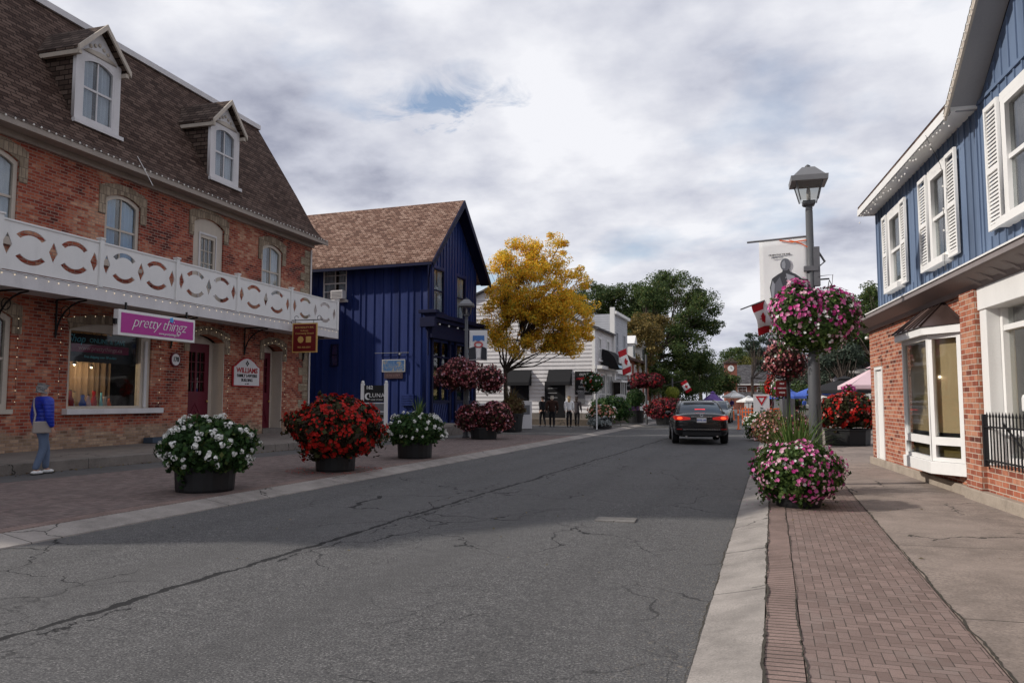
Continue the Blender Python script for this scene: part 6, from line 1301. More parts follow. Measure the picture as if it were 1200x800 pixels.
def fig(sx_, oz, ox, t, y=-0.035):
    body = [(-0.21, -0.55), (-0.245, -0.30), (-0.27, -0.10), (-0.23, 0.05), (-0.14, 0.11), (-0.06, 0.15), (-0.05, 0.2), (0.05, 0.2), (0.07, 0.14), (0.15, 0.10), (0.235, 0.03), (0.25, -0.12), (0.21, -0.3), (0.23, -0.55)]
    head = [(0.085*math.cos(a)-0.005, 0.27+0.105*math.sin(a)) for a in [i*PI/8 for i in range(16)]]
    f = lambda pts: [(ox+x*sx_, oz+z*sx_) for x, z in pts]
    plate('figure_print', [f(body)], 0.004, DG, t, y); plate('figure_head', [f(head)], 0.004, MG, t, y-0.004)
    plate('coat_light', [f([(-0.17, -0.5), (-0.19, -0.05), (-0.10, 0.07), (-0.05, -0.1), (-0.07, -0.5)])], 0.004, MG, t, y-0.004); plate('lapel', [f([(0.0, 0.12), (0.14, 0.06), (0.10, -0.15), (0.03, -0.08)])], 0.004, LG, t, y-0.005)
    plate('sleeve', [f([(-0.25, -0.1), (-0.22, 0.02), (-0.185, -0.05), (-0.2, -0.28), (-0.1, -0.36), (-0.12, -0.42), (-0.24, -0.32)])], 0.004, LG, t, y-0.006)
    plate('face_light', [f([(-0.06, 0.22), (-0.065, 0.3), (-0.02, 0.35), (0.0, 0.28), (-0.01, 0.2)])], 0.004, LG, t, y-0.008)
    m = MB(); [m.ball((ox+0.0+0.03*math.sin(k), y-0.006, oz+(0.05-0.1*k)*sx_), (0.012, 0.004, 0.012), 6) for k in range(5)]; m.build('coat_buttons', LG, t)
fig(1.0, -0.70, -0.36, t)
lettering('CELEBRATING THE WAR', 0.032, M['black'], t, TR((-0.46, -0.03, -0.25)), bold=0.001); lettering('of eighteen twelve', 0.026, M['black'], t, TR((-0.5, -0.03, -0.30)))
m = MB(); m.tube([(-0.45, -0.03, -0.01), (-0.25, -0.035, -0.06), (-0.02, -0.03, -0.05)], 0.010, 4); m.tube([(-0.3, -0.03, -0.02), (-0.12, -0.035, -0.09), (0, -0.03, -0.17)], 0.008, 4); m.build('ribbon', M['orange'], t)
bp = at(548, 387, 26.6); t = banner('small white banner with blue and red print beside the lamp by the navy shop', at(571, 387, 26.6), 0.62, 1.05, YAW, 1)
plate('blue_print', [[(-0.5, -0.18), (-0.1, -0.18), (-0.1, -0.38), (-0.2, -0.33), (-0.3, -0.40), (-0.42, -0.34), (-0.5, -0.4)]], 0.004, flat('banner_blue', (0.06, 0.17, 0.42)), t, -0.035)
plate('red_print', [ring2 for ring2 in [[(-0.3+0.16*math.cos(a), -0.5+0.12*math.sin(a)) for a in [i*PI/8 for i in range(16)]], [(-0.3+0.1*math.cos(a), -0.5+0.06*math.sin(a)) for a in [i*PI/8 for i in range(16)]]]], 0.004, flat('banner_red', (0.5, 0.12, 0.12)), t, -0.037)
plate('dark_print', [[(-0.62, -0.62), (-0.4, -0.55), (-0.38, -1.0), (-0.62, -1.02)]], 0.004, DG, t, -0.037); plate('dark_print', [[(-0.2, -0.55), (-0.02, -0.62), (-0.02, -1.02), (-0.22, -1.0)]], 0.004, DG, t, -0.037); plate('white_print', [rect(-0.36, -0.24, -0.95, -0.5)], 0.004, M['white'], t, -0.034)
MAPLE = [(0, 1), (0.12, 0.72), (0.3, 0.82), (0.24, 0.42), (0.45, 0.6), (0.5, 0.45), (0.75, 0.5), (0.66, 0.25), (0.78, 0.18), (0.42, -0.12), (0.46, -0.28), (0.05, -0.2), (0.05, -0.6)]
MAPLE = MAPLE + [(-x, z) for x, z in reversed(MAPLE[1:])] 
def flag(label, loc, w, h, rot, pole=None, swing=0.0):
    """Canadian flag: red, white, red with a maple leaf; drapes from its pole (local x = along the cloth)"""
    t = thing('canadian_flag', label, 'flag', loc, 0); X = Matrix.Rotation(rot[2], 4, 'Z') @ Matrix.Rotation(rot[1], 4, 'Y')
    mb = MB(); n, k = 16, 6
    for j in range(k+1):
        for i in range(n+1):
            u, v = i/n, j/k; mb.v.append(tuple(X @ Vector((w*u, 0.06*h*math.sin(u*7+v), -h*v))))
    for j in range(k):
        for i in range(n): a = j*(n+1)+i; mb.f.append((a, a+1, a+n+2, a+n+1)); mb.m.append(0 if (i < n//4 or i >= n-n//4) else 1)
    o = mb.build('cloth', [M['red'], M['white']], t, fix=False, smooth=True); o.modifiers.new('thickness', 'SOLIDIFY').thickness = 0.004
    s = h*0.36
    for yy in (-0.075*h, 0.075*h): plate('maple_leaf', [[(w/2+x*s, -h/2+z*s-0.1*s) for x, z in MAPLE]], 0.003, M['red'], t, yy, X)
    if pole: MB().tube([X @ Vector((0, 0, 0.05)), X @ Vector(pole)], 0.012, 6).build('pole', M['grey'], t)
    return t
p = at(896, 352, 13.1); flag('red and white maple leaf flag hanging left of the big pink basket', p, 0.54, 0.33, (0, R(72), YAW+0.55), (0.0, 0, -0.62))
p = at(734, 408, 47); flag('maple leaf flag hanging from the pale grey shopfront', p, 1.5, 0.8, (0, R(72), YAW+0.75), (-0.2, 0, 0.3))
p = at(804, 445, 62); flag('small maple leaf flag over the lime green basket', p, 0.95, 0.55, (0, R(60), YAW-0.4), (-0.5, 0, -1.8))
# yield sign and orange posts
p = at(893, 500, 29.5); t = thing('yield_sign', 'white board with red give way triangle and bicycle symbol above the white flowers', 'sign', (p.x, p.y, 0.1), YAW*0.5)
MB().box(-0.30, 0.30, -0.012, 0.012, 0.68, 1.62).build('board', M['white_dirty'], t); MB().tube([(0, 0.03, 0), (0, 0.03, 1.5)], 0.028, 8).build('post', M['grey'], t)
tri = [(-0.22, 1.55), (0.22, 1.55), (0, 1.18)]; c_ = (0, 1.427); RD = flat('sign_red', (0.42, 0.012, 0.02)); plate('triangle', [tri, [(c_[0]+(x-c_[0])*0.52, c_[1]+(z-c_[1])*0.52) for x, z in tri]], 0.006, RD, t, -0.018)
lettering('TO', 0.075, M['black'], t, TR((0, -0.018, 1.08)), bold=0.003); m = MB()
for cx in (-0.12, 0.13): m.tube([(cx+0.075*math.cos(a), -0.018, 0.85+0.075*math.sin(a)) for a in [i*PI/6 for i in range(13)]], 0.010, 4)
m.tube([(-0.12, -0.018, 0.85), (-0.03, -0.018, 0.97), (0.10, -0.018, 0.97), (0.0, -0.018, 0.85), (-0.03, -0.018, 0.97)], 0.009, 4); m.tube([(0.13, -0.018, 0.85), (0.08, -0.018, 1.0), (0.13, -0.018, 1.01)], 0.009, 4); m.tube([(-0.07, -0.018, 1.0), (0.0, -0.018, 1.0)], 0.009, 4); m.build('bicycle_symbol', M['black'], t)
OP = [(887, 512, 1.02, 'orange post standing alone in front of the yield sign, nearest one'), (865.5, 503, 1.0, 'orange post at the left tip of the white flower bush'), (860, 492, 1.0, 'orange post left of the white flower bush, second back'), (874, 489, 1.0, 'orange post just behind the white flower bush'), (881, 486, 1.0, 'orange post behind the yield sign board, left edge'), (868, 486, 1.0, 'farthest left orange post in the row')]
for px, py, h, lb in OP:
    p = ground_at(px, py, 0.05); t = thing('traffic_post', lb, 'traffic post', p, 0, 'orange flexible posts along the lane')
    MB().lathe([(0.10, 0), (0.10, 0.03), (0.045, 0.05), (0.042, h-0.1), (0.03, h), (0, h)], n=12).build('tube', M['orange'], t, smooth=True); MB().lathe([(0.0445, h-0.30), (0.0445, h-0.22)], n=12).build('band', M['white'], t)
t = thing('orange_fence', 'low orange mesh barrier crossing the lane behind the flower bush', 'barrier', (-1.7, 47, 0.05)); m = MB()
for i in range(9): m.box(i*0.35, i*0.35+0.05, -0.02, 0.02, 0, 1.0)
for z in (0.25, 0.5, 0.75, 0.95): m.box(0, 2.85, -0.015, 0.015, z, z+0.05)
m.build('mesh', M['orange'], t)
# umbrellas and tents
def umbrella(label, loc, r, h, mat, n=8, drop=0.55, rot=0.3, cat='umbrella', name='patio_umbrella', vent=True):
    t = thing(name, label, cat, loc, rot)
    MB().tube([(0, 0, 0), (0, 0, h)], 0.025, 8).build('pole', M['grey'], t)
    m = MB(); ring_ = [(r*math.cos(2*PI*i/n), r*math.sin(2*PI*i/n), h-drop) for i in range(n)]; low = [(x*1.0, y*1.0, z-0.14) for x, y, z in ring_]
    m.add([(0, 0, h)]+ring_+low, [(0, 1+i, 1+(i+1) % n) for i in range(n)]+[(1+i, 1+n+i, 1+n+(i+1) % n, 1+(i+1) % n) for i in range(n)]); m.build('canopy', mat, t, fix=False)
    rb = MB(); [rb.tube([(0, 0, h-0.02), (x, y, z)], 0.01, 4) for x, y, z in ring_]; rb.build('ribs', M['grey'], t)
    if vent: MB().lathe([(r*0.28, h-0.08), (0.0, h+0.08)], n=n).build('vent', mat, t)
    MB().lathe([(0.3, 0), (0.3, 0.06), (0.04, 0.1)], n=12).build('foot', M['iron'], t); return t
umbrella('pale pink patio umbrella beside the end of the brick shop', (3.95, 33.5, 0.1), 1.75, 2.75, M['pinkcloth'], 4, 0.78, 0.9)
umbrella('black patio umbrella behind the pale pink one', (3.2, 38.5, 0.1), 1.7, 2.45, M['blackmat'], 4, 0.6, 0.2)
umbrella('blue and red patio umbrella behind the yield sign', (0.9, 50, 0.1), 1.15, 2.1, M['bluecloth'], 8, 0.45); umbrella('blue patio umbrella glimpsed just left of the near lamp post', (2.3, 46, 0.1), 1.1, 2.25, M['bluecloth'], 8, 0.45)
umbrella('small white umbrella in front of the brick hall, left one', (-3.4, 75, 0.1), 1.1, 2.3, M['white'], 6, 0.5); umbrella('small white umbrella in front of the brick hall, right one', (-2.0, 72, 0.1), 1.1, 1.8, M['white'], 6, 0.4)
umbrella('purple umbrella at the left end of the brick hall', (-5.1, 72, 0.1), 1.0, 2.2, M['purple'], 6, 0.8)
t = thing('table', 'small white table with pink flowers in a pot behind the red begonias', 'table', (2.75, 30.2, 0.1)); MB().lathe([(0.05, 0), (0.05, 0.72), (0.45, 0.73), (0.45, 0.76), (0, 0.76)], n=16).build('top', M['white'], t)
t = thing('flower_basket', 'small bright pink flower bunch hanging under the umbrella', 'flower basket', (2.45, 28.3, 0)); planting(t, (0, 0, 1.85), (0.2, 0.2, 0.16), 300, 0.06, G4, 130, 0.08, [(FM['magenta_petals'], 1), (FM['pink_petals'], 1)], 171); MB().tube([(0, 0, 2.0), (0, 0, 0.1)], 0.02, 6).build('pole', M['iron'], t)
# street furniture left far
def sandwich(label, loc, c, rot, txts, w=0.6, h=0.95):
    t = thing('sandwich_board', label, 'sign', loc, rot, 'sandwich boards on the far left sidewalk')
    for s in (-1, 1):
        m = MB(); y0, y1 = s*0.25, s*0.03; m.add([(-w/2, y0, 0), (w/2, y0, 0), (w/2, y1, h), (-w/2, y1, h), (-w/2, y0+0.03, 0), (w/2, y0+0.03, 0), (w/2, y1+0.03, h), (-w/2, y1+0.03, h)], [(0, 1, 2, 3), (7, 6, 5, 4), (0, 4, 5, 1), (1, 5, 6, 2), (2, 6, 7, 3), (3, 7, 4, 0)]); o = m.build('board', c, t)
    for i, (tx, cc, sz_) in enumerate(txts): lettering(tx, sz_, M[cc], t, TR((0, -0.27+0.22*(0.75-i*0.2)*h/0.95-0.0, h*0.75-i*0.2)) @ Matrix.Rotation(-0.22, 4, 'X'))
    MB().box(-w/2-0.02, w/2+0.02, -0.29, -0.2, -0.0, 0.08).build('foot', M['white'], t); return t
p = ground_at(742, 491.5, 0.1); sandwich('black and purple sandwich board, left of two on the far sidewalk', p, flat('dark_purple_board', (0.06, 0.02, 0.07)), YAW, [('SALE', 'white', 0.2), ('TODAY', 'pink', 0.15)], 0.85, 1.15)
p = ground_at(757, 491, 0.1); sandwich('white and orange sandwich board, right of two on the far sidewalk', p, M['white'], YAW, [('ICE', 'redtxt', 0.2), ('CREAM', 'orange', 0.16)], 0.7, 1.15)
p = at(570, 470, 36); t = thing('white_sign', 'white A frame sign half hidden behind the burgundy baskets', 'sign', (p.x, p.y, 0.12), YAW)
MB().box(-0.5, 0.35, -0.03, 0.03, 0.15, 1.25).build('board', M['white'], t); m = MB(); m.ball((-0.1, -0.04, 0.9), (0.16, 0.01, 0.2), 8); m.box(-0.3, 0.1, -0.036, -0.031, 0.3, 0.5); m.build('print', M['iron'], t); m = MB(); m.box(-0.55, -0.5, -0.03, 0.03, 0, 1.3); m.box(0.35, 0.4, -0.03, 0.03, 0, 1.3); m.build('leg', M['white'], t)
p = at(601, 476, 37.5); t = thing('white_cabinet', 'white newspaper style cabinet standing right of the grass barrel', 'cabinet', (p.x+0.6, p.y, 0.12), YAW); MB().box(-0.35, 0.35, -0.3, 0.3, 0, 1.35).build('body', M['white_dirty'], t, bevel=0.03); MB().box(-0.25, 0.25, -0.31, -0.301, 0.7, 1.15).build('window', M['grey'], t)
p = at(757, 462, 50); t = thing('garden_chair', 'white wooden chair outside the old brick house', 'chair', (p.x, p.y, 0.4), 0.6); m = MB(); m.box(-0.3, 0.3, -0.3, 0.3, 0.42, 0.46); m.build('seat', M['white'], t); m = MB(); [m.box(-0.3+i*0.13, -0.22+i*0.13, 0.26, 0.3, 0.46, 1.1) for i in range(5)]; m.build('backrest', M['white'], t)
for sx_ in (-1, 1):
    for sy in (-1, 1): MB().box(sx_*0.27-0.03, sx_*0.27+0.03, sy*0.27-0.03, sy*0.27+0.03, 0, 0.42).build('leg', M['white'], t)
p = at(727, 462, 49); t = thing('oval_sign', 'small white oval sign before the grey shopfront', 'sign', (p.x, p.y, 0.3), YAW); o = MB().lathe([(0, 0), (0.45, 0), (0.45, 0.04), (0, 0.04)], n=20); o.v = [(x, -z, 1.35+y*0.6) for x, y, z in o.v]; o.build('plate', M['white'], t); MB().tube([(0, 0.03, 0), (0, 0.03, 1.2)], 0.025, 6).build('post', M['iron'], t); lettering('INN', 0.3, M['iron'], t, TR((0, -0.05, 1.35)))
# slab and cover details on the ground
t = thing('manhole_cover', 'worn pale rectangular patch plate set in the asphalt', 'cover', (ground_at(722, 609, 0.01).x, ground_at(722, 609, 0.01).y, 0.016), 0.05)
MB().box(-0.24, 0.24, -0.16, 0.16, -0.02, 0.006).build('plate', slabs('worn_patch', (0.19, 0.18, 0.17), joint=6, stain=0.6), t)
# dirt filled joints between kerb, paving and concrete
def ragged(name, x0, w, y0, y1, z, seed):
    g_ = random.Random(seed); mb = MB(); y = y0; wa = w; off = 0
    while y < y1:
        wa = max(0.003, min(w*2.6, wa+g_.gauss(0, w*0.5))); off = off*0.8+g_.gauss(0, 0.004); mb.v += [(x0+off-wa/2, y, z), (x0+off+wa/2, y, z)]; y += 0.035 if y < 14 else 0.12
    n_ = len(mb.v)//2; mb.f = [(2*i, 2*i+1, 2*i+3, 2*i+2) for i in range(n_-1)]; mb.m = [0]*(n_-1); o = mb.build(name, M['joint'], fix=False); tag(o, kind='structure')
M['joint'] = paint('joint_dirt', (0.055, 0.048, 0.038), 0.95, 0.5, 20)
ragged('paving_joint', 1.074, 0.007, 2, 30, 0.1075, 1); ragged('kerb_joint', -0.075, 0.007, 2, 30, 0.1045, 2); ragged('gutter_joint', -0.455, 0.006, 2, 30, 0.022, 3); ragged('border_joint', 0.124, 0.0035, 2, 30, 0.1045, 4)
# fallen autumn leaves along the step
g = np.random.default_rng(77); n = 260; yy = g.uniform(10, 21, n); xx = np.array([sx(v) for v in yy])+np.abs(g.normal(0, 0.13, n))+0.03; P_ = np.stack([xx, yy, np.full(n, 0.108)], 1)
o = leaf_mesh('leaf_litter', P_, np.tile([0, 0, 1.0], (n, 1)), 0.05, G8, None, 0.3, seed=5); tag(o, 'brown fallen leaves along the step of the left sidewalk', 'leaves', kind='stuff')
g = np.random.default_rng(78); n = 90; xx = g.uniform(-8, 2.5, n); yy = g.uniform(5, 24, n); P_ = np.stack([xx, yy, np.where(xx < -7.7, 0.10, np.where(xx > -0.08, 0.113, 0.028))], 1)
o = leaf_mesh('scattered_leaves', P_, np.tile([0, 0, 1.0], (n, 1)), 0.035, OLV, None, 0.25, seed=6); tag(o, 'small yellow leaves scattered over road and pavement', 'leaves', kind='stuff')

# ================================================================ CARS
def car(name, label, loc, rotz, body, scale=1.0, lights_on=True, plate_txt='BVTE 183'):
    """saloon; local +y is the front, origin on the ground under the middle"""
    t = thing(name, label, 'car', loc, rotz); Lh = 2.42
    GL = glassmat('car_glass_'+name, (0.10, 0.12, 0.13), refl=0.22, dirty=0.02); TR_ = flat('car_trim', (0.015, 0.015, 0.016)); CH = flat('car_chrome', (0.5, 0.5, 0.5), 0.2, metal=0.9)
    # stations: y, half width, bottom z, beltline z, top z
    st = [(-2.42, 0.70, 0.38, 0.84, 0.92), (-2.36, 0.84, 0.30, 0.90, 1.02), (-2.1, 0.895, 0.24, 0.94, 1.06), (-1.6, 0.915, 0.22, 0.94, 1.06), (-0.8, 0.92, 0.20, 0.92, 1.00), (0.2, 0.92, 0.20, 0.90, 0.96), (0.9, 0.915, 0.20, 0.88, 0.96), (1.5, 0.90, 0.22, 0.82, 0.90), (2.1, 0.86, 0.24, 0.72, 0.80), (2.38, 0.74, 0.28, 0.60, 0.68)]
    mb = MB(); prof = lambda w, z0, zb, zt: [(0, z0), (w*0.80, z0), (w*0.96, z0+0.08), (w, z0+0.28), (w*0.995, zb-0.12), (w*0.965, zb), (w*0.86, zb+(zt-zb)*0.7), (w*0.5, zt), (0, zt+0.012)]
    rows = []
    for y, w, z0, zb, zt in st:
        h_ = prof(w, z0, zb, zt); full = [(x, z) for x, z in h_]+[(-x, z) for x, z in reversed(h_[1:-1])]; rows.append([(x, y, z) for x, z in full])
    n = len(rows[0]); mb.v = [v for r_ in rows for v in r_]
    for i in range(len(rows)-1):
        for k in range(n): mb.f.append((i*n+k, i*n+(k+1) % n, (i+1)*n+(k+1) % n, (i+1)*n+k)); mb.m.append(0)
    mb.f += [tuple(range(n)), tuple(range(len(mb.v)-1, len(mb.v)-n-1, -1))]; mb.m += [0, 0]
    o = mb.build('body', body, t, smooth=True); sd = o.modifiers.new('smooth', 'SUBSURF'); sd.levels = 2; sd.render_levels = 2
    # glasshouse
    gst = [(-1.98, 0.60, 1.03, 1.05), (-1.35, 0.66, 1.0, 1.36), (-1.0, 0.64, 0.98, 1.425), (-0.3, 0.62, 0.95, 1.455), (0.2, 0.60, 0.95, 1.43), (0.55, 0.62, 0.94, 1.33), (1.25, 0.70, 0.90, 0.93)]
    mb = MB(); rows = []
    for y, wt, z0, zt in gst:
        wb = 0.80 if -1.9 < y < 1.2 else 0.74; k = (zt-z0)/0.45; wt = wb-(wb-wt)*min(1, k); h_ = [(0, z0), (wb, z0), (wt+0.02, zt-0.06*min(1, k)), (wt-0.08, zt-0.01), (0, zt+0.01)]
        full = h_+[(-x, z) for x, z in reversed(h_[1:-1])]; rows.append([(x, y, z) for x, z in full])
    n = len(rows[0]); mb.v = [v for r_ in rows for v in r_]
    for i in range(len(rows)-1):
        for k in range(n): mb.f.append((i*n+k, i*n+(k+1) % n, (i+1)*n+(k+1) % n, (i+1)*n+k)); mb.m.append(0)
    mb.f += [tuple(range(n)), tuple(range(len(mb.v)-1, len(mb.v)-n-1, -1))]; mb.m += [0, 0]
    GLO = paint('dark_glazing', (0.03, 0.05, 0.075), 0.16, 0.1, 2, spec=1.0)
    mb.build('windows', GLO, t, smooth=True)
    rf = MB(); rr = [(-1.42, 0.60, 1.335), (-1.05, 0.60, 1.425), (-0.3, 0.59, 1.462), (0.2, 0.57, 1.44), (0.45, 0.57, 1.375)]
    for y, w, z in rr: rf.v += [(-w, y, z-0.025), (-w*0.8, y, z+0.006), (0, y, z+0.016), (w*0.8, y, z+0.006), (w, y, z-0.025)]
    for i in range(len(rr)-1):
        for k in range(4): a = i*5+k; rf.f.append((a, a+1, a+6, a+5)); rf.m.append(0)
    o = rf.build('roof', body, t, smooth=True); sm = o.modifiers.new('t', 'SOLIDIFY'); sm.thickness = 0.02
    pl = MB()
    for s in (-1, 1):
        pl.tube([(s*0.74, -2.0, 1.02), (s*0.655, -1.40, 1.33), (s*0.60, -1.05, 1.42), (s*0.585, -0.3, 1.45), (s*0.57, 0.2, 1.425), (s*0.63, 0.6, 1.30), (s*0.74, 1.2, 0.93)], 0.035, 6); pl.tube([(s*0.79, -0.35, 0.96), (s*0.615, -0.30, 1.44)], 0.03, 6)
    pl.build('pillar', body, t, smooth=True)
    for s in (-1, 1):
        mr = MB().ball((s*0.98, 0.72, 1.0), (0.11, 0.06, 0.075), 10); mr.build('mirror', body, t, smooth=True)
        for y in (-1.42, 1.42):
            wh = MB(); wh.lathe([(0.20, -0.11), (0.30, -0.115), (0.325, -0.09), (0.325, 0.09), (0.30, 0.115), (0.20, 0.11)], n=28); wh.v = [(s*0.81+z, y+a, 0.325+b_) for a, b_, z in wh.v]; wo = wh.build('wheel', paint('tyre_rubber', (0.014, 0.014, 0.015), 0.85, 0.2), t, smooth=True)
            rm = MB(); rm.lathe([(0, -0.02), (0.21, -0.02), (0.215, 0.02), (0, 0.02)], n=24); rm.v = [(s*0.905+z, y+a, 0.325+b_) for a, b_, z in rm.v]; rm.build('rim', M['silver'], wo)
            ar = MB(); ar.tube([(s*0.905, y+0.37*math.cos(a), 0.325+0.37*math.sin(a)) for a in [i*PI/10 for i in range(11)]], 0.022, 6); ar.build('wheel_arch', TR_, t)
        # tail lamp wraps round the corner
        TL = emit('tail_lamp_red', (0.42, 0.012, 0.006), 0.35) if lights_on else flat('tail_lamp_red', (0.3, 0.02, 0.02))
        m = MB(); m.add([(s*0.36, -2.475, 0.83), (s*0.66, -2.455, 0.80), (s*0.865, -2.30, 0.82), (s*0.915, -2.0, 0.90), (s*0.36, -2.44, 0.90), (s*0.66, -2.41, 0.945), (s*0.85, -2.27, 0.96), (s*0.885, -2.0, 0.955),
               (s*0.36, -2.36, 0.83), (s*0.62, -2.33, 0.80), (s*0.76, -2.2, 0.82), (s*0.80, -2.0, 0.90), (s*0.36, -2.36, 0.90), (s*0.62, -2.33, 0.945), (s*0.76, -2.2, 0.96), (s*0.80, -2.0, 0.955)],
              [(0, 1, 5, 4), (1, 2, 6, 5), (2, 3, 7, 6), (8, 12, 13, 9), (9, 13, 14, 10), (10, 14, 15, 11), (0, 4, 12, 8), (3, 11, 15, 7), (4, 5, 13, 12), (5, 6, 14, 13), (6, 7, 15, 14), (0, 8, 9, 1), (1, 9, 10, 2), (2, 10, 11, 3)])
        tl = m.build('tail_light', TL, t)
        if lights_on: MB().ball((s*0.70, -2.425, 0.875), (0.10, 0.03, 0.045), 10).build('lamp', emit('brake_glow', (0.95, 0.10, 0.03), 0.9), tl, smooth=True)
        MB().box(s*0.72-0.09, s*0.72+0.09, -2.44, -2.40, 0.50, 0.53).build('reflector', flat('reflector_red', (0.3, 0.01, 0.01)), t)
        MB().tube([(s*0.5, -2.42, 0.29), (s*0.5, -2.2, 0.29)], 0.035, 10).build('exhaust', CH, t)
    MB().box(-0.62, 0.62, -2.43, -2.36, 0.30, 0.42).build('rear_valance', TR_, t); MB().box(-0.60, 0.60, -2.458, -2.43, 0.50, 0.512).build('bumper_line', CH, t); MB().box(-0.34, 0.34, -2.478, -2.42, 0.915, 0.935).build('boot_trim', CH, t)
    sm_ = MB(); sm_.tube([(-0.62, -2.44, 0.80), (-0.60, -2.45, 0.64), (0.60, -2.45, 0.64), (0.62, -2.44, 0.80)], 0.006, 4); sm_.build('boot_seam', TR_, t)
    for s in (-1, 1):
        MB().tube([(s*0.925, -0.35, 0.90), (s*0.932, -0.35, 0.35)], 0.006, 4).build('door_seam', TR_, t); MB().box(s*0.935-0.012, s*0.935+0.012, -0.75, -0.55, 0.80, 0.83).build('door_handle', CH, t)
    pt = MB().box(-0.155, 0.155, -2.492, -2.45, 0.735, 0.885).build('number_plate', M['white'], t, bevel=0.006); lettering(plate_txt, 0.072, M['bluecloth'], pt, TR((0, -2.494, 0.81)), bold=0.002)
    if lights_on: MB().box(-0.17, 0.17, -1.78, -1.72, 1.135, 1.175).build('brake_light', emit('high_brake_lamp', (0.9, 0.04, 0.05), 1.2), t)
    MB().tube([(0.0+0.045*math.cos(a), -2.462+0.01*math.sin(a), 0.975+0.04*math.sin(a)) for a in [i*PI/6 for i in range(13)]], 0.008, 5).build('badge', CH, t)
    if scale != 1: t.scale = (scale,)*3
    return t
BK = NT('black_car_paint'); BK.done((0.006, 0.006, 0.007), 0.25, 0.35); BK.b.inputs['Coat Weight'].default_value = 0.55; BK.b.inputs['Coat Roughness'].default_value = 0.04
car('saloon_car', 'black saloon car driving away with red brake lights on', (-2.62, 28.6, 0.015), 0.16, BK.mat)
SV = NT('silver_car_paint'); SV.done((0.30, 0.33, 0.33), 0.3, 0.5, 0.5)
car('silver_car', 'pale silver car further along, just right of the black car', (-3.55, 54.5, 0.01), PI+0.0, SV.mat, lights_on=False)

# ================================================================ PEOPLE
def skin_mesh(name, verts, edges, mat, parent, X, sub=2, root=0, post=None):
    me = bpy.data.meshes.new('sk'); me.from_pydata([v[0] for v in verts], edges, []); o = bpy.data.objects.new('sk', me); COL.objects.link(o)
    sm = o.modifiers.new('s', 'SKIN'); sm.use_smooth_shade = True; me.skin_vertices or None
    for i, v in enumerate(verts):
        r_ = v[1] if isinstance(v[1], tuple) else (v[1], v[1]); me.skin_vertices[0].data[i].radius = r_; me.skin_vertices[0].data[i].use_root = (i == root)
    ss = o.modifiers.new('u', 'SUBSURF'); ss.levels = sub; ss.render_levels = sub
    bpy.context.view_layer.update(); dg = bpy.context.evaluated_depsgraph_get(); m2 = bpy.data.meshes.new_from_object(o.evaluated_get(dg)); bpy.data.objects.remove(o)
    m2.name = name; m2.transform(X); m2.materials.clear(); m2.materials.append(mat); m2.polygons.foreach_set('use_smooth', [True]*len(m2.polygons)); m2.polygons.foreach_set('material_index', [0]*len(m2.polygons))
    r = bpy.data.objects.new(name, m2); COL.objects.link(r); r.parent = parent; return r
